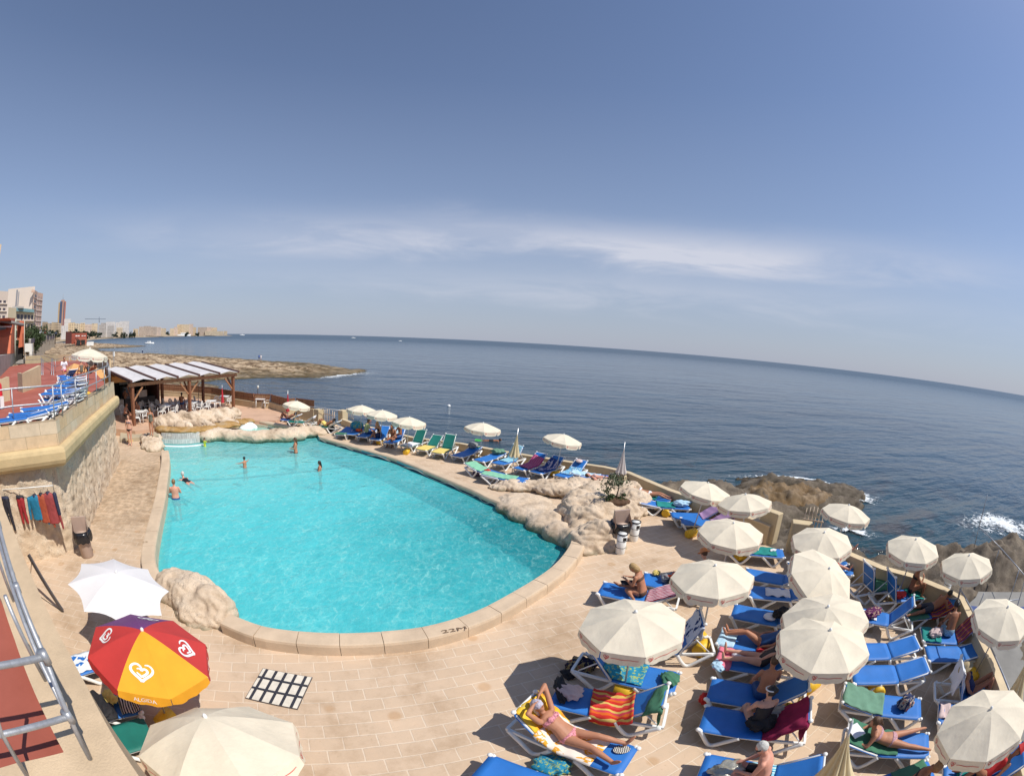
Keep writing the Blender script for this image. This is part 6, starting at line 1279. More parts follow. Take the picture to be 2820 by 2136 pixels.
heap('clothes', on(R1, 1.7, .1), (.25, .2, .16), CL_GREY, 'grey clothes piled at the head of a lounger by the sea wall', 'clothes', 29); towel(R1, 1.75, 2.15, -.2, .36, T_GRN, 'green towel hanging beside the grey clothes')
heap('towel', on(R2, 1.7, .0), (.35, .25, .13), T_SAGE, 'green towel bundled at the head of a lounger by the sea wall', 'towel', 30)
towel(R3, .55, 2.05, -.30, .30, T_STRL, 'light blue striped towel on the upright lounger by the sea wall'); towel(R4, .30, 1.65, -.36, .30, T_MAR, 'maroon striped towel spread on a lounger by the sea wall', skew=.2); towel(R5, .25, 1.65, -.34, .34, T_MAG, 'magenta and blue patterned towel by the sea wall', skew=.2)
towel(R6, .5, 1.45, -.34, .30, T_LBF, 'light blue floral towel on a lounger by the sea wall', skew=-.1); heap('pillow', on(R6, 1.78, .05), (.16, .25, .07), T_PALEP, 'pale pillow at the head of the light blue floral towel', 'pillow', 31, .1)
towel(R7, .65, 1.95, -.28, .30, T_PBL, 'long pale blue towel on the flat lounger by the sea wall', wr=.02)
towel(Q1, .95, 1.95, -.34, .30, T_MINT, 'mint green towel on the upper end of the poolside lounger', wr=.012); heap('cloth', on(Q1, .72, .1), (.14, .10, .07), CL_RED, 'small bright red cloth on the poolside lounger', 'cloth', 32); heap('bag', (-1.358, 19.489, 0), (.2, .15, .13), plain('cl_purple', (.18, .10, .16), .8, .3, 8), 'purple grey bag under the poolside lounger', 'bag', 33)
towel(Q2, .45, 1.95, -.34, .28, T_MINT, 'mint green towel on the lounger pointing at the rocks')
towel(K2, 1.2, 2.1, -.34, .34, T_WHT, 'white towel over the back of the teal lounger by the far gate'); towel(K4, -.12, .5, -.34, .34, T_GRN, 'dark green towel folded over the foot end near the far rocks'); heap('bag', (-11.126, 26.038, 0), (.28, .2, .22), CL_BLACK, 'black bag on the paving near the far gate', 'bag', 34)
heap('swim_bag', on(K5, 1.15, .0, .05), (.42, .3, .3), T_HIB, 'round blue floral bag on the lounger by the first far umbrella', 'bag', 35, .1); heap('bag', on(K6, 1.5, .25), (.2, .18, .16), CL_GREY, 'grey backpack beside the person in the pale green top', 'bag', 36); heap('cloth', on(K5, .95, -.2), (.2, .2, .1), CL_ORA, 'orange cloth beside the round blue floral bag', 'cloth', 37)
heap('bag', on(K7, .6, .0), (.2, .16, .13), CL_NAVY, 'navy bag on the lounger between the seated women', 'bag', 38); towel(K8, 1.1, 1.9, -.1, .36, T_PBL, 'pale blue towel on the lounger back behind the couple')
towel(K9, .02, 1.0, -.33, .33, T_WHT, 'white towel on the seat of the upright green lounger'); towel(K10, -.05, 1.0, -.34, .34, T_YEL, 'yellow towel on the left one of the two green backed loungers'); towel(K11, -.05, 1.0, -.34, .34, T_YEL, 'yellow towel on the right one of the two green backed loungers')
towel(M1, .1, 1.0, -.30, .30, T_BWS, 'blue and white wave towel on the lounger by the balcony', wr=.012); heap('clothes', on(M2, .9, .1), (.42, .28, .13), CL_BLACK, 'black and navy clothes piled in the shade of the colourful umbrella', 'clothes', 40); heap('clothes', on(M2, .55, -.1, .02), (.2, .14, .07), T_YEL, 'ochre cloth under the colourful umbrella', 'cloth', 41); towel(M2, -.05, .4, -.45, .3, T_BLKW, 'black and white striped towel under the colourful umbrella', wr=.03); heap('bag', (-6.291, 2.648, 0), (.25, .15, .12), T_BLKW, 'black and white bag on the ground near the balcony', 'bag', 42)
# ------------------------------------------------------------------ umbrellas
LOGO = plain('logo_red', (.55, .06, .05), .7); LOGOW = plain('logo_white', (.82, .80, .78), .7)
def heart(t, s=1.0): x = 16 * math.sin(t) ** 3; y = 12 * math.cos(t) - 5 * math.cos(2 * t) - 2 * math.cos(3 * t) - math.cos(4 * t); return V((x / 17 * s, (y + 2) / 17 * s, 0))
def heart_logo(rings=((1.0, .75, 6.6, .115), (.50, -1.3, 4.4, .105))):
    """two open heart outlines nested into a swirl, as a flat mesh in unit coordinates"""
    bm = bmesh.new()
    for s, a0, a1, wd in rings:
        n = 44; prev = None
        for i in range(n + 1):
            t = a0 + (a1 - a0) * i / n; p = heart(t, s); q = heart(t + .05, s); d = (q - p); d = d.normalized() if d.length > 1e-6 else V((1, 0, 0)); nn = V((-d.y, d.x, 0)); k = wd * (.35 + .65 * math.sin(PI * min(1, max(0, i / n)) ) ** .4)
            cur = [bm.verts.new(p + nn * k), bm.verts.new(p - nn * k)]
            if prev: bm.faces.new((prev[0], prev[1], cur[1], cur[0]))
            prev = cur
    me = bpy.data.meshes.new('heart'); bm.to_mesh(me); bm.free(); return me
def remap(me, fn, name):
    out = me.copy(); out.name = name
    for v in out.vertices: v.co = fn(v.co)
    return out
HEART = heart_logo(); TXT = text_mesh('ALGIDA', 1.0, 0)
def subdivide_long(me, n=2):
    bm = bmesh.new(); bm.from_mesh(me); bmesh.ops.triangulate(bm, faces=bm.faces); bmesh.ops.subdivide_edges(bm, edges=bm.edges, cuts=1); bm.to_mesh(me); bm.free(); return me
subdivide_long(TXT)
UR = .90; UH = .27
def can_pt(R, Hh, k, u, s, lift=0, np=8):
    """panel k of a canopy; u in [-1,1] across the panel, s in [0,1] hub to rim"""
    a = (k + .5 + u / 2) * 2 * PI / np; ch = math.cos(PI / np) / math.cos(u * PI / np); r = R * s * (1 + (ch - 1) * min(1, s * 1.3)); sag = .035 * s * (1 - u * u) * math.sin(PI * min(1, s * .95))
    return V((math.cos(a) * r, math.sin(a) * r, -Hh * s ** 1.45 - sag + lift))
def val_pt(R, Hh, k, u, v_, lift=0, L_=.17, np=8):
    p = can_pt(R, Hh, k, u, 1.0); d = V((p.x, p.y, 0)).normalized(); fl = .02 * v_ + .012 * math.sin(u * 9 + k * 2) * v_ + lift; e = 1 - .45 * abs(u) ** 5
    return p + d * fl + V((0, 0, -L_ * v_ * e))
UM = {}
def umb_meshes(kind):
    if kind in UM: return UM[kind]
    R, Hh, VL = UR, UH, .20
    if kind == 'algida': R, Hh, VL = 1.08, .42, .17
    if kind == 'white': R, Hh, VL = 1.12, .36, 0
    if kind == 'big': R, Hh = 1.10, .38
    bm = bmesh.new(); nu, ns = 6, 9; hub = None
    for k in range(8):
        g = []
        for j in range(ns + 1):
            s = max(.012, j / ns)
            row = []
            for i in range(nu + 1):
                u = i / nu * 2 - 1; p = can_pt(R, Hh, k, u, s)
                if kind == 'white': sc = 1 - .10 * (1 - u * u) * s ** 3; p = V((p.x * sc, p.y * sc, p.z + .03 * (1 - u * u) * s ** 3))
                row.append(bm.verts.new(p))
            g.append(row)
        for j in range(ns):
            for i in range(nu):
                f = bm.faces.new((g[j][i], g[j][i + 1], g[j + 1][i + 1], g[j + 1][i])); f.material_index = (k // 2) % 4 if kind == 'algida' else 0; f.smooth = True
    bmesh.ops.remove_doubles(bm, verts=bm.verts, dist=.0005)
    for e in bm.edges:
        if len(e.link_faces) == 2:
            mid = (e.verts[0].co + e.verts[1].co) / 2; a = math.atan2(mid.y, mid.x) / (PI / 4)
            if abs(a - round(a)) < .02: e.smooth = False
    can = bpy.data.meshes.new('canopy'); bm.to_mesh(can); bm.free()
    val = None
    if VL:
        bm = bmesh.new()
        for k in range(8):
            g = [[bm.verts.new(val_pt(R, Hh, k, (i / 10 * 2 - 1) * .985, j / 3, 0, VL)) for i in range(11)] for j in range(4)]
            for j in range(3):
                for i in range(10):
                    f = bm.faces.new((g[j][i], g[j + 1][i], g[j + 1][i + 1], g[j][i + 1])); f.material_index = (k // 2) % 4 if kind == 'algida' else 0; f.smooth = True
        val = bpy.data.meshes.new('valance'); bm.to_mesh(val); bm.free()
    logos = []
    if kind in ('cream', 'big'):
        for k in range(8):
            h = remap(HEART, lambda c: val_pt(R, Hh, k, -.72 + c.x * .12, .52 - c.y * .30, .006), 'logo'); logos.append(h)
            bm = bmesh.new(); n = 12; vs = [[bm.verts.new(val_pt(R, Hh, k, -.52 + 1.25 * i / n, v_, .006)) for i in range(n + 1)] for v_ in (.50, .56)]
            for i in range(n):
                if i % 3 != 2 or True: bm.faces.new((vs[0][i], vs[0][i + 1], vs[1][i + 1], vs[1][i]))
            me = bpy.data.meshes.new('line'); bm.to_mesh(me); bm.free(); logos.append(me)
    elif kind == 'algida':
        for k in range(8):
            if k % 2: continue
            logos.append(remap(HEART, lambda c: can_pt(R, Hh, k, (c.x * .72), .70 - c.y * .155, .014), 'logo'))
            logos.append(remap(TXT, lambda c: val_pt(R, Hh, k, c.x * .25, .5 - c.y * .55, .008, VL), 'lettering'))
    UM[kind] = (can, val, logos, R, Hh); return UM[kind]
P4 = [plain('canvas_red', (.56, .045, .04), .8, .06, 3, translucent=.15), plain('canvas_orange', (.80, .38, .02), .8, .06, 3, translucent=.15), plain('canvas_red', (.5, .04, .03)), plain('canvas_purple', (.17, .05, .19), .8, .06, 3, translucent=.15)]
RIBM = plain('rib_metal', (.5, .5, .5), .4, .05, 5, metal=.6)
def umbrella(base, tip, label, kind='cream', phase=0.0, logo=True, dx=None, h0=2.05, baset=True, grp='open cream beach umbrellas'):
    """base: foot of the pole on the ground, tip: point the pole leans to"""
    b0 = V(base); t0 = V(tip); ax = t0 - b0
    t = empty('beach_umbrella', b0, 0, label, 'umbrella', grp)
    can, val, logos, R, Hh = umb_meshes(kind); L_ = ax.length; q = ax.to_track_quat('Z', 'Y').to_matrix() @ Matrix.Rotation(phase, 3, 'Z')
    Mx = Matrix.Translation(ax.normalized() * (L_ - .05)) @ q.to_4x4()
    mats = {'algida': P4, 'white': [WHITEC], 'cream': [CREAM], 'big': [CREAM]}[kind]
    def add(nm, me, ms, par=None, mw=Mx):
        if not me.materials:
            for m in ms: me.materials.append(m)
        o = link(nm, me, par or t); 
        if mw is not None: o.matrix_local = mw
        return o
    c = add('canopy', can, mats)
    if val: add('valance', val, mats, c, None)
    if logo:
        for i, l in enumerate(logos): add('lettering' if (kind == 'algida' and i % 2) else ('logo' if i % 2 == 0 else 'red_line'), l, [LOGOW if kind == 'algida' else LOGO], c, None)
    if (kind, 'RB') not in UM:
        UM[kind, 'RB'] = [tube_mesh([can_pt(R * .97, Hh, k, -1, s, -.03) for s in (.03, .2, .4, .6, .8, 1)], .006, 5) for k in range(8)]; UM[kind, 'ST'] = [tube_mesh([V((0, 0, -.62)), can_pt(R * .97, Hh, k, -1, .5, -.025)], .005, 5) for k in range(8)]
    for r in UM[kind, 'RB']: add('rib', r, [RIBM])
    for r in UM[kind, 'ST']: add('strut', r, [RIBM])
    link('pole', tube_mesh([(0, 0, 0), ax.normalized() * (L_ - .06)], .019, 8), t, ALU)
    link('finial', tube_mesh([ax.normalized() * (L_ - .07), ax.normalized() * (L_ - .02), ax], [.035, .028, .008], 10), t, PLAST)
    if baset:
        if 'BS' not in UM:
            UM['BS'] = tube_mesh([(-.2, 0, .13), (-.19, 0, .13), (.19, 0, .13), (.2, 0, .13)], [.10, .15, .15, .10], 14); UM['BS'].materials.append(YEL)
        o = link('base', UM['BS'], t); o.rotation_euler.z = .5 + b0.x
    return t
umbrella((-2.75, 1.95, 0), (-3.152, 2.517, 2.02), 'largest cream umbrella at the bottom, next to the balcony', 'big', .32)
umbrella((-5.201, 3.177, 0), (-4.944, 3.414, 2.05), 'red, orange and purple ice cream umbrella with white heart logos', 'algida', math.radians(60), grp=None)
umbrella((-7.09, 4.222, 0), (-6.699, 4.462, 2), 'plain white umbrella with pointed corners beside the boulder', 'white', .35, grp=None)
umbrella((2.28, 5.872, 0), (2.143, 5.916, 2), 'nearest cream umbrella of the right terrace, above the red patterned towel', 'cream', .28)
umbrella((4.325, 7.294, 0), (4.196, 7.358, 2), 'cream umbrella beside the lounger with the navy printed towel', 'cream', .18)
umbrella((5.755, 9.656, 0), (5.698, 9.519, 2), 'cream umbrella in the middle of the paving, left of the sea gate pillar', 'cream', .1)
umbrella((7.475, 11.609, 0), (7.258, 11.733, 2), 'cream umbrella behind the mauve towels at the sea wall', 'cream', .2)
umbrella((6.245, 13.132, 0), (6.49, 12.998, 2), 'cream umbrella over the first mauve towel, tilted against the rocks behind', 'cream', .3)
umbrella((10.378, 10.14, 0), (10.462, 10.049, 2), 'cream umbrella with fluttering valance seen against the dark rock shelf', 'cream', .15)
umbrella((8.22, 8.481, 0), (7.987, 8.365, 2), 'cream umbrella in front of the barred gate', 'cream', .25)
umbrella((6.503, 7.324, 0), (6.746, 6.535, 2), 'strongly leaning cream umbrella right of the empty lounger', 'cream', .3)
umbrella((6.087, 5.134, 0), (5.694, 5.216, 2), 'cream umbrella mostly covered by the one overlapping it', 'cream', .2)
umbrella((5.256, 4.462, 0), (5.198, 4.482, 2.05), 'cream umbrella overlapping another one, above the shirtless person', 'cream', .25)
umbrella((10.776, 6.969, 0), (10.599, 6.913, 2), 'cream umbrella behind the seated woman at the right sea wall', 'cream', .12)
umbrella((11.713, 5.026, 0), (11.438, 5.237, 2), 'cream umbrella at the corner of the sea wall above the white drum', 'cream', .2)
umbrella((10.079, 2.805, 0), (9.894, 2.778, 2), 'cream umbrella leaning over the right edge of the sea wall', 'cream', .3)
umbrella((6.925, 0.584, 0), (6.512, 1.111, 2.05), 'large looking cream umbrella in the bottom right corner', 'cream', .1)
umbrella((-13.299, 24.902, 0), (-13.041, 25.03, 2), 'farthest open umbrella, standing by the patio steps', 'cream', .2)
umbrella((-8.818, 25.147, 0), (-8.713, 25.182, 2), 'open umbrella above the person in the pale green top', 'cream', .1)
umbrella((-7.195, 23.962, 0), (-7.075, 23.996, 2), 'open umbrella in the middle of the three standing close together', 'cream', .3)
umbrella((-5.274, 22.363, 0), (-5.137, 22.393, 2), 'open umbrella over the couple by the sea wall', 'cream', .2)
umbrella((-1.447, 21.791, 0), (-1.302, 21.798, 2.05), 'white umbrella by the sea wall with the green finned snorkeler behind its pole', 'cream', .1)
umbrella((2.184, 20.047, 0), (2.464, 20.005, 2.05), 'open cream umbrella between the magenta towel and the blue floral towel', 'cream', .2)
umbrella((-16.428, 11.031, 3.57), (-16.331, 11.172, 5.55), 'open cream umbrella on the red terrace at the left', 'cream', .1)
folded((0.203, 20.051, 0), (0.379, 20.045, 2.15), .26, YELC, 'folded cream umbrella above the light blue striped towel', 'beach_umbrella', .40, .99, 'umbrella', wide=1.0)
folded((4.786, 18.067, 0), (4.813, 18.06, 2.15), .25, plain('pale_canvas', (.72, .66, .62), .85, .05, 3, translucent=.2), 'folded white umbrella on the sea wall side of the rock formation', 'beach_umbrella', .38, .99, 'umbrella', wide=1.0)
folded((4.498, 1.855, 0), (3.978, 2.299, 2.25), .62, YELC, 'big half folded tan umbrella at the bottom edge', 'beach_umbrella', .22, .99, 'umbrella', wide=1.0, fold=9)
folded((8.54, 0.802, 0.3), (8.267, 1.299, 2.3), .28, YELC, 'folded tan umbrella leaning at the right edge of the picture', 'beach_umbrella', .42, .99, 'umbrella', wide=1.0)
# loose yellow base tanks
def tank(loc, rz, label):
    o = link('umbrella_tank', tube_mesh([(-.2, 0, .14), (-.19, 0, .14), (.19, 0, .14), (.2, 0, .14)], [.12, .16, .16, .12], 16), m=YEL); o.location = loc; o.rotation_euler.z = rz; tag(o, label, 'tank', 'yellow umbrella weight tanks')
tank((4.205, 6.955, 0), .8, 'yellow weight tank behind the upright navy lounger'); tank((5.962, 4.973, 0), .3, 'yellow weight tank beside the shirtless person\'s lounger'); tank((6.013, 15.149, 0), .9, 'yellow weight tank left of the mauve towels'); tank((7.333, 4.119, 0), 1.2, 'yellow weight tank with a hole behind the sage green towel'); tank((7.222, 11.123, 0), .2, 'yellow weight tank under the umbrella in the middle of the paving')
# ------------------------------------------------------------------ people
def SK(n, c): return plain(n, c, .55, .10, 7, .1, 60, spec=.35)
SK_T = SK('skin_tan', (.44, .20, .115)); SK_L = SK('skin_light', (.60, .33, .23)); SK_P = SK('skin_pink', (.62, .30, .21)); SK_D = SK('skin_deep_tan', (.30, .125, .065)); 
H_BL = plain('hair_blonde', (.42, .27, .11), .5, .3, 14, .4, 90); H_BR = plain('hair_brown', (.09, .045, .02), .5, .3, 14, .4, 90); H_BK = plain('hair_black', (.015, .012, .012), .4, .3, 14, .4, 90); H_GR = plain('hair_grey', (.55, .54, .50), .6, .15, 14, .4, 90); H_LB = plain('hair_light_brown', (.22, .12, .05), .5, .3, 14, .4, 90)
def J(**k):
    return {a: V(b) for a, b in k.items()}
def mirror(d):
    """add the right side for every left joint that has no right twin"""
    for k in list(d):
        if k.endswith('L') and k[:-1] + 'R' not in d: d[k[:-1] + 'R'] = V((d[k].x, -d[k].y, d[k].z))
    return d
def body(j, sc=1.0, female=False, vox=.016, heavy=1.0, fingers=True, face=V((1, 0, 0))):
    """one continuous figure grown from the joints; face is the direction the face looks in"""
    bm = bmesh.new(); sp = [j['pel'], j['mid'], j['neck']]; lat_h = (j['hipL'] - j['hipR']).normalized(); lat_s = (j['shL'] - j['shR']).normalized()
    up = (j['neck'] - j['pel']).normalized()
    def at(t):
        p = sp[0].lerp(sp[1], t * 2) if t < .5 else sp[1].lerp(sp[2], t * 2 - 1); d = ((sp[1] - sp[0]) if t < .4 else (sp[2] - sp[1]) if t > .6 else (sp[2] - sp[0])).normalized(); u = lat_h.lerp(lat_s, t).normalized(); v_ = d.cross(u).normalized(); return p, u, v_, d
    rs = []; hv = heavy
    for t, ru, rv in ((-.22, .10, .07), (-.14, .155, .10), (0, .172 if female else .160, .115), (.2, .150 if female else .150, .105), (.42, .128 if female else .142, .095), (.62, .142 if female else .155, .10), (.80, .165, .105), (.93, .150, .085), (1.0, .085, .06)):
        p, u, v_, d = at(max(0, t)); p = p + d * min(0, t) * .5
        k = hv if t < .7 else 1 + (hv - 1) * .4; rs.append((p, u, v_, ru * sc * k, rv * sc * k))
    loft(bm, rs, 18)
    hd = (j['head'] - j['neck']).normalized(); capsule(bm, j['neck'] - hd * .02 * sc, j['head'] - hd * .03, .052 * sc, .048 * sc)
    f = face.normalized(); hu = hd if abs(hd.dot(f)) < .5 else (hd - f * hd.dot(f)).normalized(); f = (f - hu * f.dot(hu)).normalized(); r = f.cross(hu)
    hc = j['head'] + hu * .03 * sc
    ellip(bm, hc, f, r, hu, .092 * sc, .074 * sc, .112 * sc); ellip(bm, hc - hu * .06 * sc + f * .028 * sc, f, r, hu, .055 * sc, .05 * sc, .055 * sc, 10, 7)
    capsule(bm, hc + f * .082 * sc + hu * .012 * sc, hc + f * .098 * sc - hu * .022 * sc, .010 * sc, .017 * sc, 8)
    for s in (-1, 1): ellip(bm, hc + r * .074 * sc * s - f * .005 * sc, f, r, hu, .022 * sc, .012 * sc, .032 * sc, 8, 6)
    if female:
        p, u, v_, d = at(.74)
        fr = v_ if v_.dot(j.get('front', V((1, 0, 0)))) > 0 else -v_
        for s in (-1, 1): ellip(bm, p + u * s * .075 * sc + fr * .085 * sc, u, fr, d, .058 * sc, .05 * sc, .06 * sc, 10, 8)
    for s in 'LR':
        sh, el, wr, hip, kn, an, to = (j[k + s] for k in ('sh', 'el', 'wr', 'hip', 'kn', 'an', 'to'))
        capsule(bm, sh, el, .050 * sc, .037 * sc, 12, (.35, .048 * sc)); capsule(bm, el, wr, .038 * sc, .024 * sc, 12, (.3, .039 * sc))
        hdir = (j['ha' + s] - wr); hl = hdir.length or .1; hdir.normalize(); pu, pw = frame(hdir, up)
        ellip(bm, wr + hdir * .045 * sc, pu, pw, hdir, .038 * sc, .017 * sc, .05 * sc, 10, 7)
        if fingers:
            for q, l_ in ((-1.5, .060), (-.5, .072), (.5, .068), (1.5, .052)):
                b_ = wr + hdir * .08 * sc + pu * q * .019 * sc; m_ = b_ + (hdir + pu * q * .06) * l_ * .5 * sc; capsule(bm, b_, m_, .0095 * sc, .0085 * sc, 6); capsule(bm, m_, m_ + (hdir - pw * .45) * l_ * .55 * sc, .0085 * sc, .007 * sc, 6)
            capsule(bm, wr + hdir * .03 * sc + pu * .033 * sc, wr + hdir * .075 * sc + pu * .062 * sc, .011 * sc, .009 * sc, 6)
        capsule(bm, hip, kn, .088 * sc * hv, .056 * sc, 14, (.4, .078 * sc * hv)); capsule(bm, kn, an, .056 * sc, .035 * sc, 12, (.30, .058 * sc))
        fd = (to - an); fl = fd.normalized(); capsule(bm, an - fl * .03 * sc, an + fd * .55, .034 * sc, .036 * sc, 10); capsule(bm, an + fd * .5, to, .038 * sc, .020 * sc, 10)
    return fuse(bm, vox, 4, 'body'), at, (hc, f, r, hu)
def wear(at, j, kind, sc, heavy=1.0, vox=.018, infl=.010):
    bm = bmesh.new()
    def seg(t0, t1, n=6, extra=0.0, wtab=None):
        rs = []
        for i in range(n + 1):
            t = t0 + (t1 - t0) * i / n; p, u, v_, d = at(max(0, t)); p = p + d * min(0, t) * .5
            T = ((-.22, .10, .07), (-.14, .155, .10), (0, .168, .115), (.2, .150, .105), (.42, .137, .095), (.62, .15, .10), (.80, .165, .105), (.93, .150, .085), (1.0, .085, .06))
            for a, b_ in zip(T, T[1:]):
                if a[0] <= t <= b_[0] + 1e-6: k = (t - a[0]) / (b_[0] - a[0]); ru = a[1] + (b_[1] - a[1]) * k; rv = a[2] + (b_[2] - a[2]) * k; break
            k = heavy if t < .7 else 1; rs.append((p, u, v_, (ru * k + infl + extra) * sc, (rv * k + infl + extra) * sc))
        loft(bm, rs, 18)
    if kind == 'trunks':
        seg(-.2, .16)
        for s in 'LR': q = j['hip' + s].lerp(j['kn' + s], .55); capsule(bm, j['hip' + s], q, .098 * sc * heavy, .088 * sc, 14)
    elif kind == 'briefs': seg(-.22, .06)
    elif kind == 'band': 
        seg(.66, .80, 4, .002); p, u, v_, d = at(.74); fr = v_ if v_.dot(j.get('front', V((1, 0, 0)))) > 0 else -v_
        for s in (-1, 1): ellip(bm, p + u * s * .075 * sc + fr * .088 * sc, u, fr, d, .062 * sc, .055 * sc, .058 * sc, 10, 8)
    elif kind == 'swimsuit':
        seg(-.22, .80, 10); p, u, v_, d = at(.74); fr = v_ if v_.dot(j.get('front', V((1, 0, 0)))) > 0 else -v_
        for s in (-1, 1):
            ellip(bm, p + u * s * .075 * sc + fr * .088 * sc, u, fr, d, .062 * sc, .055 * sc, .062 * sc, 10, 8); q = at(.95)[0]; capsule(bm, p + u * s * .07 * sc + fr * .10 * sc, q + u * s * .08 * sc + d * .03 * sc, .016 * sc, .016 * sc, 6); capsule(bm, q + u * s * .08 * sc + d * .03 * sc, p + u * s * .06 * sc - fr * .10 * sc, .016 * sc, .016 * sc, 6)
    elif kind == 'tshirt':
        seg(-.05, .97, 8, .012)
        for s in 'LR': capsule(bm, j['sh' + s], j['sh' + s].lerp(j['el' + s], .6), .064 * sc, .056 * sc, 10)
    return fuse(bm, vox, 3, kind)
def hair(hd, sc, m_kind, seed=0):
    hc, f, r, hu = hd; bm = bmesh.new()
    ellip(bm, hc - f * .018 * sc + hu * .020 * sc, f, r, hu, .095 * sc, .086 * sc, .108 * sc)
    if m_kind == 'long': capsule(bm, hc - f * .05 * sc, hc - f * .075 * sc - hu * .26 * sc, .075 * sc, .045 * sc, 10)
    elif m_kind == 'pony': capsule(bm, hc - f * .10 * sc + hu * .04 * sc, hc - f * .15 * sc - hu * .14 * sc, .035 * sc, .02 * sc, 8)
    elif m_kind == 'bun': ellip(bm, hc - f * .10 * sc + hu * .06 * sc, f, r, hu, .05 * sc, .05 * sc, .05 * sc)
    elif m_kind == 'bob': capsule(bm, hc - f * .04 * sc, hc - f * .055 * sc - hu * .10 * sc, .085 * sc, .075 * sc, 10)
    # carve the face free
    me = fuse(bm, .012, 2, 'hair', lambda c: .006 * fbm(c.x * 30, c.y * 30, c.z * 30 + seed, 3)); b2 = bmesh.new(); b2.from_mesh(me)
    kill = [v for v in b2.verts if (v.co - hc).dot(f) > .045 * sc and (v.co - hc).dot(hu) < .072 * sc]; bmesh.ops.delete(b2, geom=kill, context='VERTS'); b2.to_mesh(me); b2.free(); return me
def person(loc, rz, j, skin, label, hairs=('short', None), clothes=(), sc=1.0, female=False, vox=.018, heavy=1.0, face=(1, 0, 0), extras=None, rx=0):
    mirror(j); t = empty('person', loc, rz, label, 'person'); t.rotation_euler.x = rx
    b_, at, hd = body(j, sc, female, vox, heavy, vox < .02, V(face)); link('body', b_, t, skin)
    if hairs and hairs[1]: link('hair', hair(hd, sc, hairs[0]), t, hairs[1])
    for kind, m in clothes: link({'band': 'bikini_top', 'briefs': 'bikini_bottom'}.get(kind, kind), wear(at, j, kind, sc, heavy, max(vox, .014)), t, m)
    if extras: extras(t, hd, j)
    return t
def shift(j, **k):
    for a, b_ in k.items(): j[a] = V(b_)
    return j
def supine(a=0.0, knees=0.0, x0=1.02, arm='side', sc=1.0):
    """on a lounger: feet toward x=0, head toward x=1.95"""
    z = SH + .10; ca, sa = math.cos(a), math.sin(a); p = V((x0, 0, z)); U = V((ca, 0, sa)); Nn = V((-sa, 0, ca)); nk = p + U * .52 * sc
    kn = V((x0 - .43 * sc, .10, z + .02 + knees)); an = V((x0 - .82 * sc + (knees * .9), .12, SH + .06)) if knees else V((x0 - .84 * sc, .14, SH + .07))
    j = dict(pel=p, mid=p + U * .25 * sc + Nn * .01, neck=nk, head=nk + U * .13 * sc + Nn * .035, front=Nn, hipL=p + V((-.04, .085 * sc, -.01)), knL=kn, anL=an, toL=an + V((-.05, .04, .19 if not knees else .02)) if not knees else an + V((-.19, .02, -.01)),
             shL=nk - U * .05 + V((0, .175 * sc, 0)), elL=nk - U * .30 * sc + V((0, .27, 0)) - Nn * .02, wrL=p + U * .02 + V((0, .28, .0)) + Nn * .03, haL=p - U * .10 + V((0, .29, .02)))
    return j
def sitting(lean=.25, knee=.46, spread=.14, legs='down', arms='knee', sc=1.0, head=(.10, .13)):
    """on the edge of a seat, facing +x; the seat surface is z=0"""
    p = V((0, 0, .10)); U = V((math.sin(lean), 0, math.cos(lean))); nk = p + U * .50 * sc; kn = V((knee * sc, spread, .08)); an = V((knee * sc + .04, spread, -.34)) if legs == 'down' else V((knee * sc - .12, spread * .8, -.30))
    j = dict(pel=p, mid=p + U * .24 * sc - V((.03, 0, 0)), neck=nk, head=nk + V((head[0], 0, head[1])) * sc, front=V((math.cos(lean), 0, -math.sin(lean))), hipL=p + V((.02, .085 * sc, -.02)), knL=kn, anL=an, toL=an + V((.19, .02, -.02)), shL=nk - U * .05 + V((0, .175 * sc, 0)))
    if arms == 'knee': j.update(elL=nk - U * .28 + V((.12, .24, 0)), wrL=kn + V((-.06, -.02, .12)), haL=kn + V((.04, -.04, .06)))
    elif arms == 'front': j.update(elL=nk - U * .26 + V((.10, .22, 0)), wrL=nk - U * .22 + V((.32, .08, 0)), haL=nk - U * .20 + V((.42, .04, 0)))
    elif arms == 'down': j.update(elL=nk - U * .30 + V((.02, .23, 0)), wrL=p + V((.12, .24, .02)), haL=p + V((.22, .22, -.01)))
    return j
def standing(sc=1.0, arms='down', stride=.06, lean=.0):
    """feet at z=0, facing +x"""
    p = V((0, 0, .90)) * sc; nk = V((lean, 0, 1.42)) * sc; j = dict(pel=p, mid=V((lean * .4 + .01, 0, 1.15)) * sc, neck=nk, head=V((lean * 1.2 + .02, 0, 1.56)) * sc, front=V((1, 0, 0)), hipL=V((0, .09, .88)) * sc, knL=V((.03, .10, .47)) * sc, anL=V((stride, .10, .07)) * sc, toL=V((stride + .18, .13, .03)) * sc, shL=V((lean, .175, 1.37)) * sc)
    j['knR'] = V((.02, -.10, .47)) * sc; j['anR'] = V((-stride, -.10, .07)) * sc; j['toR'] = V((-stride + .18, -.13, .03)) * sc
    if arms == 'down': j.update(elL=V((lean - .02, .24, 1.10)) * sc, wrL=V((.06, .25, .86)) * sc, haL=V((.09, .24, .76)) * sc)
    elif arms == 'front': j.update(elL=V((.06, .26, 1.16)) * sc, wrL=V((.28, .12, 1.12)) * sc, haL=V((.37, .06, 1.12)) * sc)
    elif arms == 'out': j.update(elL=V((.12, .38, 1.30)) * sc, wrL=V((.22, .60, 1.34)) * sc, haL=V((.26, .70, 1.38)) * sc)
    return j
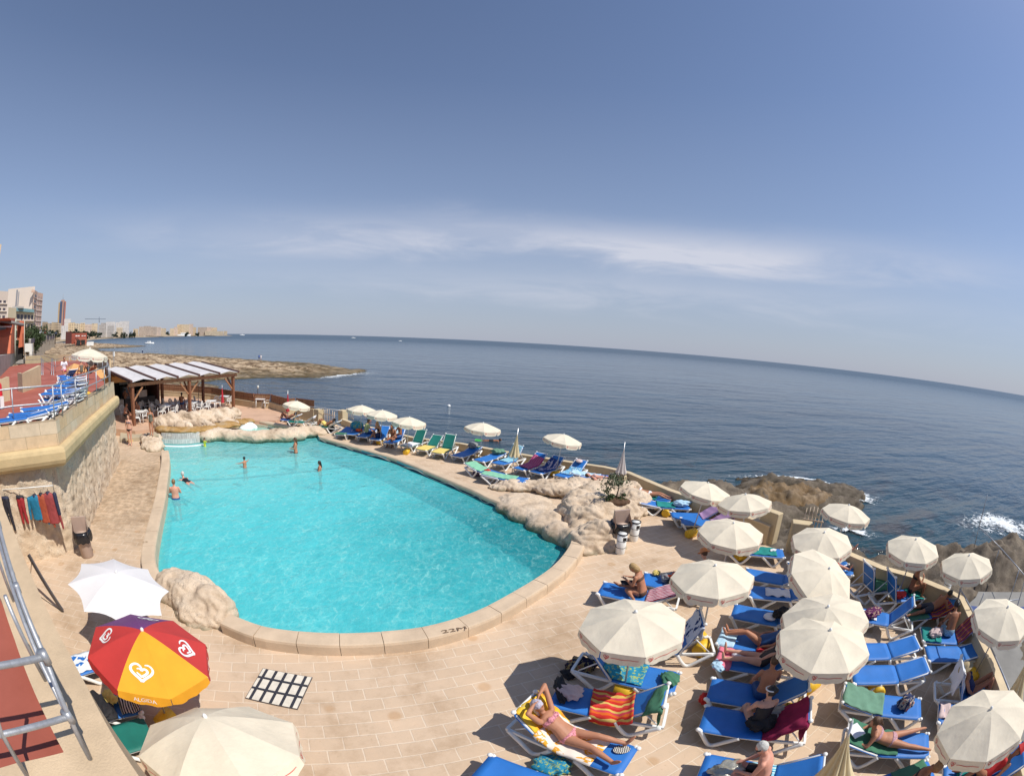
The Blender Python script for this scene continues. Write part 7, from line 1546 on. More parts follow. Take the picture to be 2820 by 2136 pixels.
def prone(a=.12, x0=1.0, sc=1.0, up=.12):
    z = SH + .11; p = V((x0, 0, z)); U = V((math.cos(a), 0, math.sin(a))); nk = p + U * .50 * sc + V((0, 0, up)); Nn = V((-math.sin(a), 0, math.cos(a)))
    return dict(pel=p, mid=p + U * .24 * sc + V((0, 0, .0)), neck=nk, head=nk + V((.12, 0, .08)), front=-Nn, hipL=p + V((-.03, .09 * sc, 0)), knL=V((x0 - .42 * sc, .15, z - .02)), anL=V((x0 - .82 * sc, .20, z - .03)), toL=V((x0 - .98 * sc, .20, z - .06)), shL=nk - U * .05 + V((0, .175, -.01)), elL=nk + V((.02, .27, -.18)), wrL=nk + V((.22, .17, -.22)), haL=nk + V((.32, .12, -.22)))
FL_BIK = C('bikini_floral', [(.75, .16, .22), (.10, .05, .06), (.72, .65, .50), (.80, .30, .32)], 'blotch', 9); FLB2 = plain('bikini_print', (.45, .25, .28), .8, .6, 60); S_BLUE = plain('suit_blue', (.01, .06, .20), .6, .2, 20); S_BLK = plain('suit_black', (.01, .01, .014), .6, .2, 20); S_BROWN = plain('suit_brown', (.10, .05, .03), .7, .3, 20); S_PRINT = plain('suit_print', (.16, .15, .11), .8, .7, 55); S_GREY = plain('shorts_grey', (.035, .035, .05), .8, .2, 20); S_FLOW = plain('shorts_blue_flower', (.20, .34, .46), .8, .7, 40); S_BIKG = plain('bikini_grey', (.14, .12, .15), .8, .2, 20); S_YG = plain('vest_yellow_green', (.55, .62, .05), .6, .2, 20)
FLOR = plain('bikini_pink_print', (.62, .22, .25), .8, .75, 38)
def onl(t, rot=0): return dict(loc=tuple(t.location), rz=t.rotation_euler.z)
def at_l(t, x, y, z=SH): return tuple(t.location + Matrix.Rotation(t.rotation_euler.z, 3, 'Z') @ V((x, y, z)))
A = math.radians
# woman in the pink bikini, nearest sunbather
j = supine(A(30), x0=1.06); nk = j['neck']
j = shift(j, elL=nk + V((.10, .30, .20)), wrL=nk + V((.12, .12, .26)), haL=nk + V((.13, .02, .22)), elR=nk + V((.22, -.34, .28)), wrR=nk + V((.20, -.16, .20)), haR=nk + V((.18, -.07, .16)), knL=(.62, .11, .50), anL=(.20, .22, .46), toL=(.10, .26, .60), knR=(.62, -.14, .53), anR=(.20, -.24, .46), toR=(.12, -.30, .62))
def scarf(t, hd, j):
    hc, f, r, hu = hd; bm = bmesh.new(); ellip(bm, hc + f * .004 + hu * .035, f, r, hu, .106, .094, .10); capsule(bm, hc - f * .05 - hu * .02, hc - f * .08 - hu * .14, .07, .05); link('head_scarf', fuse(bm, .012, 2, 'scarf', lambda c: .008 * fbm(c.x * 22, c.y * 22, c.z * 22)), t, plain('scarf_grey', (.45, .42, .50), .9, .5, 40))
person(loc=tuple(La.location), rz=La.rotation_euler.z, j=j, skin=SK_T, label='woman in a pink bikini lying on her back with both arms raised to her head', hairs=None, clothes=[('band', FLOR), ('briefs', FLOR)], female=True, vox=.0095, heavy=1.08, face=(-.5, 0, .85), extras=scarf)
heap('magazine', on(La, .22, -.16), (.13, .09, .008), T_BLKW, 'folded magazine at the foot of the pink bikini sunbather', 'magazine', 51, .05); 
# reading woman
j = sitting(.42, .42, .10, arms='front', head=(.11, .09)); j = shift(j, knL=(.34, .16, .12), anL=(.10, .34, .05), toL=(.02, .44, .05), knR=(.40, -.10, .10), anR=(.62, -.06, .06), toR=(.78, -.08, .10))
rd = person(at_l(Le, 1.02, .02), Le.rotation_euler.z + PI - .15, j, SK_T, 'blonde woman in a brown bikini sitting bent over a magazine', ('bob', H_BL), [('band', S_BROWN), ('briefs', S_BROWN)], female=True, vox=.014, face=(.75, 0, -.65))
tag(link('magazine', box_mesh(-.15, .15, -.11, .11, 0, .012), m=T_BLKW), 'open magazine held by the blonde reading woman', 'magazine'); bpy.data.objects['magazine.001' if 'magazine.001' in bpy.data.objects else 'magazine'].location = at_l(Le, .62, .02, .62)
# two behind the umbrella
def hat(t, hd, j, m=None, rad=.17):
    hc, f, r, hu = hd; m = m or CL_ORA; bm = bmesh.new(); u, v_ = f, r
    loft(bm, [(hc + hu * .03, u, v_, rad, rad * .95), (hc + hu * .045, u, v_, rad * .99, rad * .94), (hc + hu * .055, u, v_, .11, .10), (hc + hu * .13, u, v_, .098, .09), (hc + hu * .155, u, v_, .06, .055)], 20); link('hat', to_mesh(bm, smooth=True), t, m)
person(at_l(Lf, 1.55, .25, .40), Lf.rotation_euler.z + 2.2, sitting(.15, arms='front'), SK_L, 'bare backed person in a round orange hat beside the umbrella', ('short', H_BR), [('trunks', S_BLUE)], vox=.02, face=(.8, .3, -.2), extras=lambda t, hd, j: hat(t, hd, j, plain('straw_orange', (.62, .27, .12), .8)))
person(at_l(Lf, 1.75, -.22, .36), Lf.rotation_euler.z + 2.4, sitting(.3, arms='knee'), SK_D, 'dark haired person partly hidden under the cream umbrella', ('short', H_BK), [('trunks', S_BLK)], vox=.02)
# swimsuit woman on Lk: feet at the foot end
person(tuple(Lk.location), Lk.rotation_euler.z, shift(supine(A(28), .10, .98), knR=(.55, -.05, .62), anR=(.12, -.04, .47), toR=(.02, -.06, .62), knL=(.56, .12, .55), anL=(.14, .10, .45), toL=(.05, .12, .60)), SK_T, 'woman in a blue swimsuit reclining with crossed legs', ('short', H_LB), [('swimsuit', S_BLUE)], female=True, vox=.015, heavy=1.08, face=(-.6, 0, .8), extras=None)
person(tuple(Ll.location), Ll.rotation_euler.z, shift(supine(A(48), .0, .98), elR=(1.05, -.32, .85), wrR=(.85, -.42, .75), haR=(.78, -.36, .74)), SK_L, 'woman in a black top reclining with stretched legs behind the shirtless person', ('long', H_BR), [('swimsuit', S_BLK)], female=True, vox=.018, heavy=1.08, face=(-.8, -.3, .5))
person(at_l(Lm_, 1.02, -.02), Lm_.rotation_euler.z + PI / 2 + .15, sitting(.22, arms='knee', head=(.05, .14)), SK_T, 'shirtless person with short brown hair sitting with back to the viewer', ('short', H_BR), [('trunks', S_BLUE)], vox=.014, face=(.9, .3, -.1))
def visor(t, hd, j): hc, f, r, hu = hd; link('visor', tube_mesh([hc + hu * .05 + (f * math.cos(a) * .105 + r * math.sin(a) * .098) for a in [2 * PI * k / 20 for k in range(20)]], .012, 6, closed=True), t, PLAST)
person(at_l(Ln, .98, -.02), Ln.rotation_euler.z + PI / 2 + .35, sitting(.12, arms='knee', head=(.03, .14)), SK_L, 'woman in a black swimsuit with black hair and a pale visor, back to the viewer', ('bun', H_BK), [('swimsuit', S_BLK)], female=True, vox=.013, face=(.9, .35, .05), extras=visor)
def shades(t, hd, j): hc, f, r, hu = hd; link('sunglasses', tube_mesh([hc + f * .088 * math.cos(a) + r * .08 * math.sin(a) + hu * .012 for a in [-1.5 + .3 * k for k in range(11)]], .010, 6, flat=1.4), t, BLACKP)
person(at_l(Lo, .98, -.02), Lo.rotation_euler.z + 3.05, sitting(.32, arms='knee', head=(.10, .11)), SK_P, 'elderly white haired man with sunglasses sitting bare backed at the bottom edge', ('short', H_GR), [('trunks', S_BLK)], vox=.013, heavy=1.15, face=(.95, .2, -.25), extras=shades)
# prone woman and man, right side
person(tuple(Lu.location), Lu.rotation_euler.z, shift(prone(.10, .98, up=.16), head=(1.56, .04, .86), knR=(.60, -.20, .47), anR=(.24, -.34, .45), toR=(.10, -.40, .42)), SK_T, 'woman in a patterned bikini lying on her front propped on her elbows reading', ('pony', H_BR), [('band', FLB2), ('briefs', FLB2)], female=True, vox=.013, face=(.9, 0, -.35))
tag(link('paper', box_mesh(-.13, .13, -.16, .16, 0, .01), m=T_WHT), 'white paper held by the woman lying on her front', 'paper'); bpy.data.objects['paper'].location = at_l(Lu, 1.82, .02, .62)
person(tuple(Lv.location), Lv.rotation_euler.z, prone(.2, .92, up=.14), SK_D, 'man in dark grey shorts lying on his front on a green towel', ('short', H_BK), [('trunks', S_GREY)], vox=.015, face=(.9, 0, -.5))
person(at_l(Lw, .86, .05), Lw.rotation_euler.z + PI * .55, sitting(.35, arms='knee', head=(.08, .12)), SK_D, 'man in blue flowered shorts sitting bent forward by the striped towel', ('short', H_BK), [('trunks', S_FLOW)], vox=.015, face=(.9, 0, -.4))
person(at_l(Ly, .45, -.05, .42), Ly.rotation_euler.z + 2.6, shift(sitting(.05, arms='knee', head=(.06, .14)), knL=(.40, .10, .16), knR=(.36, -.12, .34), anR=(.42, -.1, -.05), toR=(.58, -.1, -.06), elR=(.22, -.22, .36), wrR=(.26, -.06, .50), haR=(.22, .0, .58)), SK_D, 'tanned woman with her hair up sitting upright by the right sea wall', ('bun', H_BL), [('band', S_BLK), ('briefs', S_BLK)], female=True, vox=.015, face=(.9, -.3, 0))
person(tuple(Lz.location), Lz.rotation_euler.z, shift(supine(A(8), .0, 1.0), knR=(.52, -.12, .82), anR=(.20, -.18, .98), toR=(.10, -.2, 1.14)), SK_P, 'man in black shorts lying by the sea wall with one leg in the air', ('short', H_BR), [('trunks', S_BLK)], vox=.02, face=(0, 0, 1))
person(tuple(L0.location), L0.rotation_euler.z, supine(A(10), .12, .95), SK_P, 'person in red lying in the shade of the gate umbrella', ('short', H_BR), [('swimsuit', CL_RED)], female=True, vox=.02, face=(0, 0, 1))
person(at_l(L1, .75, .15), L1.rotation_euler.z + PI * .6, sitting(.25, arms='front'), SK_D, 'tanned person with straw coloured hair tied up at the bottom right, back view', ('bun', H_LB), [('band', S_BLK), ('briefs', S_BLK)], female=True, vox=.015, face=(.9, 0, -.3))
person(tuple(L4.location), L4.rotation_euler.z, shift(supine(A(40), .30, .95), toL=(.14, .15, .40)), SK_D, 'person with a straw hat reclining with bent knees by the right sea wall', ('short', H_BR), [('swimsuit', CL_NAVY)], female=True, vox=.016, face=(-.5, 0, .8), extras=lambda t, hd, j: hat(t, hd, j, plain('straw', (.42, .32, .18), .8), .19))
person(tuple(L3.location), L3.rotation_euler.z, supine(A(38), .2, 1.0), SK_D, 'person in a red cap lying on the bottom right lounger', ('short', H_BK), [('swimsuit', CL_RED)], vox=.018, face=(-.5, 0, .8), extras=lambda t, hd, j: hat(t, hd, j, CL_RED, .13))
# far side
person(tuple(L8.location), L8.rotation_euler.z, shift(supine(A(6), .04, .92), elL=(1.25, .38, .42), wrL=(1.0, .42, .38), haL=(.92, .42, .38)), SK_T, 'blonde woman in a white bikini sunbathing on her back behind the rocks', ('long', H_BL), [('band', T_WHT), ('briefs', T_WHT)], female=True, vox=.02, face=(.1, 0, 1))
person(tuple(R8.location), R8.rotation_euler.z, supine(A(4), .0, .95), SK_P, 'pale person lying flat on the lounger beside the long pale blue towel', ('short', H_BR), [('briefs', T_PALEP), ('band', T_PALEP)], female=True, vox=.022, face=(0, 0, 1))
person(tuple(R9.location), R9.rotation_euler.z, supine(A(4), .06, .90), SK_P, 'person hidden behind the shrub with only feet and legs showing', ('short', H_BR), [('briefs', S_BLUE)], female=True, vox=.022, face=(0, 0, 1))
person(tuple(K3.location), K3.rotation_euler.z, supine(A(30), .28, .95), SK_D, 'tanned sunbather with bent knees and dark glasses before the far gate', ('short', H_BK), [('trunks', T_YEL)], vox=.022, face=(-.5, 0, .8), extras=shades)
person(tuple(K1.location), K1.rotation_euler.z, supine(A(28), .26, .95), SK_D, 'person with raised knees in the shade of the farthest umbrella', ('short', H_BK), [('briefs', S_BLK)], vox=.022, face=(-.5, 0, .8))
person(at_l(K6, .95, .05), K6.rotation_euler.z - .9, sitting(.12, arms='knee'), SK_T, 'person in a pale green top and blue shorts sitting under the first umbrella', ('bob', H_BR), [('tshirt', plain('top_green', (.42, .48, .22), .9)), ('trunks', S_BLUE)], vox=.022, face=(1, 0, 0))
person(at_l(K7, .95, .05), K7.rotation_euler.z + 2.6, sitting(.18, arms='knee'), SK_T, 'blonde woman in a black swimsuit sitting with her back to the second umbrella pole', ('bob', H_BL), [('briefs', S_BLK), ('swimsuit', S_BLK)], female=True, vox=.022, face=(1, 0, 0))
person(at_l(K8, .9, .1), K8.rotation_euler.z + PI, sitting(.25, arms='knee'), SK_D, 'tanned woman with brown hair, left one of the couple on the navy lounger', ('long', H_BR), [('briefs', S_BLK)], female=True, vox=.022, face=(1, 0, 0))
person(at_l(K8, 1.2, -.2, .44), K8.rotation_euler.z + PI * .8, sitting(.1, arms='knee'), SK_D, 'tanned bare backed man, right one of the couple on the navy lounger', ('short', H_BR), [('trunks', S_BLUE)], vox=.022, face=(1, 0, 0))
# in and around the pool (water surface is z = WZ)
def wader(loc, rz, depth, label, **k):
    sc = k.pop('sc', 1.0); arms = k.pop('arms', 'front'); j = standing(sc, arms); return person((loc[0], loc[1], WZ - depth), rz, j, k.pop('skin', SK_T), label, sc=sc, **k)
wader((-11.105, 20.964, -0.14), 3.6, .88, 'dark haired girl standing waist deep in the shallow end', hairs=('long', H_BR), clothes=[('briefs', S_BROWN)], female=True, vox=.022)
wader((-8.588, 18.604, -0.14), 3.5, 1.0, 'girl with wet dark hair chest deep holding up her hands', hairs=('long', H_BK), clothes=[('briefs', S_BLK)], female=True, sc=.85, vox=.022)
wader((-12.161, 17.417, -0.14), 2.9, .70, 'small boy in dark trunks with one arm stretched out in the pool', hairs=('short', H_BK), clothes=[('trunks', S_BLK)], sc=.72, arms='out', vox=.02)
wader((-16.679, 19.744, -0.14), 1.2, .55, 'small child in a yellow green vest below the waterfall', hairs=('short', H_BR), clothes=[('tshirt', S_YG)], sc=.62, arms='out', vox=.02)
wader((-12.437, 12.386, -0.14), 2.2, .92, 'man standing at the left pool edge in dark trunks', hairs=('short', H_LB), clothes=[('trunks', S_BLUE)], skin=SK_P, vox=.02, heavy=1.1)
j = prone(.02, 1.0, up=.05); 
j = {k: v_ - V((1.0, 0, SH + .11)) for k, v_ in j.items() if k != 'front'}; j['front'] = V((0, 0, -1)); j = shift(j, head=(.60, 0, .24), elL=(.62, .25, 0), wrL=(.86, .2, .0), haL=(.95, .18, .0))
sw = (-13.314, 14.282, -0.14); person((sw[0], sw[1], WZ - .04), 2.75, j, SK_P, 'swimmer in a black costume reaching for the left edge of the pool', ('short', H_GR), [('swimsuit', S_BLK)], female=True, vox=.02, face=(1, 0, .2))
person((-20.643, 16.992, 0), -1.1, shift(standing(1.0, 'down'), ), SK_L, 'woman in a grey and black bikini standing on the path by the steps', ('bob', H_BR), [('band', S_BIKG), ('briefs', S_BLK)], female=True, vox=.02, heavy=1.08, face=(1, 0, 0))
person((-19.276, 17.729, 0.58), -1.2, shift(standing(.9, 'down', .03, .06)), SK_T, 'girl in a patterned swimsuit standing on the rock block looking down', ('bob', H_BR), [('swimsuit', S_PRINT)], sc=.9, female=True, vox=.02, face=(.8, 0, -.6))
person((-27.951, 22.81, 0.42), 1.9, standing(1.0, 'front'), SK_T, 'shirtless man in black trunks standing at the bar, back to the pool', ('short', H_BK), [('trunks', S_BLK)], vox=.022)
person((-24.337, 19.764, 0.86), .3, sitting(.15, arms='knee'), SK_T, 'shirtless man sitting at the left end of the shaded tables', ('short', H_BR), [('trunks', S_BLK)], vox=.022)
person((-24.31, 21.098, 0.86), -1.3, sitting(.2, arms='front'), SK_T, 'person with short dark hair sitting behind the first cafe table', ('short', H_BK), [('trunks', S_BLK)], vox=.022)
person((-24.039, 25.754, 0.86), 2.0, sitting(.1, arms='knee'), SK_D, 'person sitting in the shade right beside the middle pergola post', ('short', H_BK), [('trunks', S_BLUE)], vox=.022)
# sea
person((*(-13.396, 41.283, -2)[:2], SEA - .95), 2.8, standing(.95, 'out'), SK_P, 'swimmer in the sea seen between the first two umbrellas', ('short', H_BR), [('trunks', S_BLUE)], vox=.024)
person((*(-11.745, 37.875, -2)[:2], SEA - 1.35), 3.0, standing(1.0, 'front'), SK_P, 'bald head of a bather just above the sea wall by the second umbrella', None, [('trunks', S_BLUE)], vox=.024)
person((*(-4.907, 34.492, -2)[:2], SEA - 1.35), 3.0, standing(1.0, 'front'), SK_P, 'bather\'s head above the sea wall beside the green backed loungers', None, [('trunks', S_BLUE)], vox=.024)
def fins(t, hd, j):
    for s in 'LR': a = j['an' + s]; bm = bmesh.new(); bar(bm, a, a + V((-.62, 0, .03)), .16, .02); link('fin', to_mesh(bm), t, plain('green_fin', (.08, .75, .08), .5))
j = {k: v_.copy() for k, v_ in prone(.0, 1.0, up=.0).items()}; j = {k: v_ - V((1.0, 0, SH + .11)) for k, v_ in j.items()}; j['front'] = V((0, 0, -1))
person((*(-1.331, 35.813, -2)[:2], SEA + .02), .05, shift(j), SK_D, 'snorkeler with bright green fins floating beyond the sea wall', ('short', H_BK), [('trunks', S_BLK)], vox=.024, extras=fins)
# red terrace
person((-25.015, 14.785, 4.03), -.3, sitting(.2, arms='knee'), SK_T, 'dark haired person in a white t-shirt sitting on the red terrace', ('short', H_BK), [('tshirt', T_WHT), ('trunks', T_PINK)], vox=.024, face=(1, 0, 0))
person((-24.539, 16.021, 3.93), 3.0, sitting(.05, arms='down', sc=.8), SK_T, 'child in a patterned top with dark sunglasses on the red terrace', ('short', H_BK), [('swimsuit', S_PRINT)], sc=.8, vox=.024)
person((*(-23.896, 15.913, 3.57)[:2], FZ), .1, supine(A(35), .32, .6), SK_D, 'dark tanned person with raised knees in the shade of the terrace umbrella', ('short', H_BK), [('trunks', S_BLK)], vox=.024, face=(-.6, 0, .7))
# foreshore
person((*(-128.64, 114.72, -1)[:2], -1.0), 2.0, standing(), CL_NAVY, 'person in dark clothes and a white cap standing on the rocky shore', None, [('tshirt', CL_NAVY)], vox=.04, extras=lambda t, hd, j: hat(t, hd, j, T_WHT, .14))
person((*(-70.9, 111.02, -1.4)[:2], -1.4), 2.0, standing(), SK_T, 'person in a blue top at the edge of the far rocky point', ('short', H_BR), [('tshirt', T_BWS), ('trunks', S_BLUE)], vox=.04)
person((*(-70.12, 110.84, -1.4)[:2], -1.4), 2.0, standing(), SK_T, 'person in a pale top beside the one in blue on the rocky point', ('short', H_BR), [('tshirt', T_WHT), ('trunks', T_WHT)], vox=.04)
person((*(-87.6, 80.01, -0.9)[:2], -.6), 2.0, sitting(.1, arms='knee'), SK_T, 'person sitting upright on the flat rocks beyond the pergola', ('short', H_BR), [('swimsuit', S_BLK)], vox=.04)
person((*(-87.64, 77.88, -0.9)[:2], -.62), 2.8, {k: v_ - V((0, 0, SH)) if k != 'front' else v_ for k, v_ in supine(.05).items()}, SK_T, 'sunbather lying on the flat rocks beside a blue bag', ('short', H_BR), [('trunks', S_BLUE)], vox=.04, face=(0, 0, 1))
for c, l in (((-95.83, 85.16, -0.9), 'blue cool bag beside the sunbather on the flat rocks'), ((-100.41, 80.03, -0.9), 'blue box alone on the flat rocks left of the pergola roof'), ((-91.97, 64.84, -0.9), 'blue box on the rocks behind the terrace railing')):
    o = link('cool_box', box_mesh(-.3, .3, -.2, .2, 0, .4, bev=.04), m=plain('box_blue', (.05, .12, .35), .5)); o.location = (c[0], c[1], -.75); tag(o, l, 'box')
# ------------------------------------------------------------------ terrace building with terracotta fins (left edge)
def prism(bm, pts, dv):
    a = [bm.verts.new(V(p)) for p in pts]; b_ = [bm.verts.new(V(p) + V(dv)) for p in pts]; n = len(pts)
    bm.faces.new(a); bm.faces.new(b_[::-1])
    for i in range(n): bm.faces.new((a[i], a[(i + 1) % n], b_[(i + 1) % n], b_[i]))
def ppart(name, pts, dv, m, par, o0):
    bm = bmesh.new(); prism(bm, [V(p) - o0 for p in pts], dv); return link(name, to_mesh(bm), par, m)
TERRA = plain('terracotta_render', (.62, .17, .08), .8, .1, 2, world=True, dirt=.15); TERRD = plain('terracotta_shade', (.45, .14, .07), .8, .1, 2)  # second one is a darker copy, shade of the fin backs painted in
CONC = plain('grey_concrete', (.36, .33, .29), .9, .2, 1.5, .3, 30, world=True, dirt=.3); GLASS = plain('dark_glass', (.07, .10, .13), .08, .5, 1.5)
tb0 = V((-45, 22, 3.42)); tbd = empty('terrace_building', tb0, 0, 'low building with two slanting terracotta fins and glass screens at the left edge', 'building')
bv = (-1.5, -2.2, 0)
ppart('base_wall', [(-31.754, 11.959, 3.44), (-54.018, 23.394, 3.418), (-54.147, 23.461, 4.476), (-32.177, 12.176, 5.005)], bv, CONC, tbd, tb0)
ppart('fin', [(-54.147, 23.461, 4.476), (-54.704, 23.747, 7.8), (-54.512, 23.648, 8.294), (-42.332, 17.392, 7.83), (-48.743, 20.685, 7.612), (-46.374, 19.468, 6.254), (-45.706, 19.125, 4.712)], bv, TERRA, tbd, tb0)
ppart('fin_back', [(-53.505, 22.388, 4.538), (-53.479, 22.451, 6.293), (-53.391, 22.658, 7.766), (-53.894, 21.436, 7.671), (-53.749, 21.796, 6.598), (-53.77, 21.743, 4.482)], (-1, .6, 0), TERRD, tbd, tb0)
ppart('fin', [(-49.932, 23.06, 3.849), (-49.972, 22.973, 5.185), (-50.28, 22.293, 5.108), (-50.248, 22.364, 5.877), (-50.121, 22.647, 7.369), (-50.343, 22.15, 7.608), (-50.21, 22.448, 7.863), (-49.977, 22.963, 7.78), (-49.927, 23.072, 7.354), (-49.901, 23.127, 3.801)], (-.8, .4, 0), TERRA, tbd, tb0)
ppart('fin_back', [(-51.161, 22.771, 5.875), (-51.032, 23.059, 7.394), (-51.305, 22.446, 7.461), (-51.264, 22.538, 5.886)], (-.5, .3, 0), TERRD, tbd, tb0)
ppart('doorway', [(-50.883, 22.163, 3.671), (-50.882, 22.164, 5.228), (-50.466, 23.096, 5.227), (-50.465, 23.098, 3.839)], (-.5, .3, 0), DARK, tbd, tb0)
ppart('plinth', [(-50.011, 21.659, 3.632), (-49.836, 22.061, 3.827), (-49.465, 22.879, 3.955), (-49.468, 22.873, 3.471), (-50.012, 21.658, 3.544)], (-.5, .3, 0), CONC, tbd, tb0)
ppart('glass_screen', [(-48.592, 18.516, 4.49), (-48.617, 18.449, 7.281), (-48.223, 19.456, 7.2), (-48.219, 19.466, 4.579)], (-.3, .1, 0), GLASS, tbd, tb0)
for a, b_ in (((-48.473, 18.266, 7.28), (-47.744, 20.093, 7.21)), ((-48.079, 19.279, 6.378), (-48.052, 19.347, 4.607)), ((-48.448, 18.331, 5.311), (-48.102, 19.221, 5.292)), ((-47.769, 20.034, 6.262), (-47.762, 20.05, 4.692))): link('frame', tube_mesh([V(a) - tb0, V(b_) - tb0], .09, 6), tbd, PLAST)
link('post', tube_mesh([V((-49.103, 21.24, 8.003)) - tb0, V((-49.094, 21.262, 3.654)) - tb0], .11, 6), tbd, plain('grey_green_post', (.42, .45, .36), .6)); link('post', tube_mesh([V((-49.052, 22.581, 7.899)) - tb0, V((-49.007, 22.679, 3.493)) - tb0], .06, 6), tbd, plain('grey_green_post', (.42, .45, .36), .6))
link('beam', tube_mesh([V((-46.803, 17.592, 7.868)) - tb0, V((-45.472, 20.792, 7.286)) - tb0], .16, 8), tbd, plain('weathered_beam', (.20, .19, .18), .8)); link('beam', tube_mesh([V((-46.096, 20.13, 7.402)) - tb0, V((-45.697, 21.021, 7.274)) - tb0], .1, 8), tbd, plain('weathered_beam', (.20, .19, .18), .8))
ww = empty('white_kiosk', V((-63.29, 29.913, 5.326)), 0, 'small white flat roofed shelter beside the terracotta fins', 'shelter'); o0 = V((-63.29, 29.913, 5.326))
ppart('roof_block', [(-63.52, 29.412, 5.35), (-62.98, 30.553, 5.268), (-62.95, 30.622, 4.242), (-63.52, 29.424, 4.247)], (-1.5, 1, 0), plain('white_render', (.74, .70, .62), .8, .05, 2), ww, o0); ppart('leg', [(-63.15, 30.21, 4.349), (-62.95, 30.621, 4.385), (-62.95, 30.617, 3.077), (-63.15, 30.206, 3.1)], (-.6, .4, 0), plain('white_render', (.74, .70, .62), .8), ww, o0)
# ------------------------------------------------------------------ hotels on the left
def facade(name, label, p0, p1, zb, depth, m, cat='building', rows=0, cols=0, wm=None, win=(.55, .5), slabs=None, margin=(.06, .05), grp=None, sub=None, arches=False, parapet=None):
    """p0, p1: left and right top corners of the front; depth: thickness away from the viewer"""
    p0, p1 = V(p0), V(p1); zt = (p0.z + p1.z) / 2; a = V((p0.x, p0.y, zb)); b_ = V((p1.x, p1.y, zb)); d = (b_ - a); W = d.length; d.normalize(); n_ = V((-d.y, d.x, 0))
    n_ = V((a.x + b_.x, a.y + b_.y, 0)).normalized()
    t = sub or empty(name, a, 0, label, cat, grp); o0 = a if not sub else V(sub.location); H = zt - zb
    bm = bmesh.new(); prism(bm, [a - o0, b_ - o0, b_ - o0 + V((0, 0, H)), a - o0 + V((0, 0, H))], n_ * depth); link('wall', to_mesh(bm), t, m)
    if parapet:
        bm = bmesh.new(); prism(bm, [a - o0 + V((0, 0, H)) - n_ * .3, b_ - o0 + V((0, 0, H)) - n_ * .3, b_ - o0 + V((0, 0, H + parapet[0])) - n_ * .3, a - o0 + V((0, 0, H + parapet[0])) - n_ * .3], n_ * depth * .8); link('parapet', to_mesh(bm), t, parapet[1])
    wm = wm or GLASS
    for r in range(rows):
        z = zb + H * (margin[1] + (1 - 2 * margin[1]) * (r + .5) / rows); hh = H * (1 - 2 * margin[1]) / rows * win[1] / 2
        for c in range(cols):
            u = W * (margin[0] + (1 - 2 * margin[0]) * (c + .5) / cols); ww_ = W * (1 - 2 * margin[0]) / cols * win[0] / 2
            q = a - o0 + d * (u - ww_) - n_ * .08; bm = bmesh.new(); prism(bm, [V((q.x, q.y, z - hh - zb + (a.z - o0.z))), V((q.x + d.x * 2 * ww_, q.y + d.y * 2 * ww_, z - hh - zb + (a.z - o0.z))), V((q.x + d.x * 2 * ww_, q.y + d.y * 2 * ww_, z + hh - zb + (a.z - o0.z))), V((q.x, q.y, z + hh - zb + (a.z - o0.z)))], n_ * .1)
            link('window', to_mesh(bm), t, wm)
        if slabs:
            zz = z - hh * 1.25 - zb; bm = bmesh.new(); q0 = a - o0 + V((0, 0, zz)); q1 = b_ - o0 + V((0, 0, zz)); prism(bm, [q0, q1, q1 + V((0, 0, slabs[1])), q0 + V((0, 0, slabs[1]))], -n_ * slabs[0]); link('balcony', to_mesh(bm), t, slabs[2])
    return t
HW = plain('hotel_white', (.82, .71, .60), .8, .05, .1, world=True); HC = plain('hotel_cream', (.66, .56, .38), .8, .06, .1, world=True); HP = plain('hotel_pink', (.62, .42, .32), .8, .06, .1, world=True); TEALB = plain('teal_band', (.22, .38, .40), .6, .08, .2); HSH = plain('window_dark', (.07, .06, .075), .3, .4, .5)
facade('hotel', 'tall cream building cut off by the left edge', (-114.68, 35.336, 27.406), (-117.45, 42.794, 28.646), 2, 12, HC, rows=8, cols=3, wm=HSH, slabs=None)
ht = facade('hotel', 'large white hotel block with a blank side wall and a stair slit', (-243.02, 97.89, 30.719), (-224.86, 109.27, 29.999), 2, 30, HW, rows=0)
facade('', '', (-224.17, 108.39, 28.468), (-234.68, 116.49, 28.995), 2, 14, HP, rows=9, cols=1, wm=HSH, sub=ht, slabs=(.9, .5, HP), win=(.6, .6))
facade('', '', (-234.64, 116.57, 28.235), (-240.14, 123.41, 28.875), 2, 18, HP, rows=9, cols=2, wm=plain('window_pink', (.40, .30, .27), .4), sub=ht, slabs=(.8, .4, plain('pale_slab', (.74, .62, .52), .8)), win=(.62, .6))
facade('', '', (-223.06, 106.07, 28.692), (-222.62, 108.14, 28.329), V((-222.99, 106.22, 27.397)).z, 2, HP, sub=ht)
facade('', '', (-231.66, 99.19, 29.061), (-231.22, 100.21, 29.048), V((-231.3, 100.03, 21.115)).z, 1.0, plain('stair_slit', (.25, .25, .27), .5), sub=ht); facade('', '', (-230.18, 100.09, 28.011), (-229.92, 100.68, 28.003), V((-229.88, 100.78, 21.352)).z, 1.0, plain('stair_slit', (.25, .25, .27), .5), sub=ht)
facade('apartment_block', 'cream apartment block left of the white hotel with rows of dark balconies', (-188.26, 67.52, 23.852), (-190.11, 76.7, 24.497), 2, 20, plain('block_cream', (.60, .50, .42), .8, .06, .2), rows=6, cols=3, wm=HSH, win=(.62, .42), slabs=(.7, .35, HW), margin=(.05, .12))
mb = facade('apartment_block', 'curved apartment block with teal roof band and open balcony bays', (-146.83, 63.57, 14.258), (-154.42, 75.75, 14.575), 2, 14, plain('bay_cream', (.62, .52, .36), .8, .06, .2), rows=4, cols=5, wm=HSH, win=(.72, .6), slabs=(1.0, .5, plain('pale_slab', (.74, .62, .52), .8)), margin=(.02, .04))
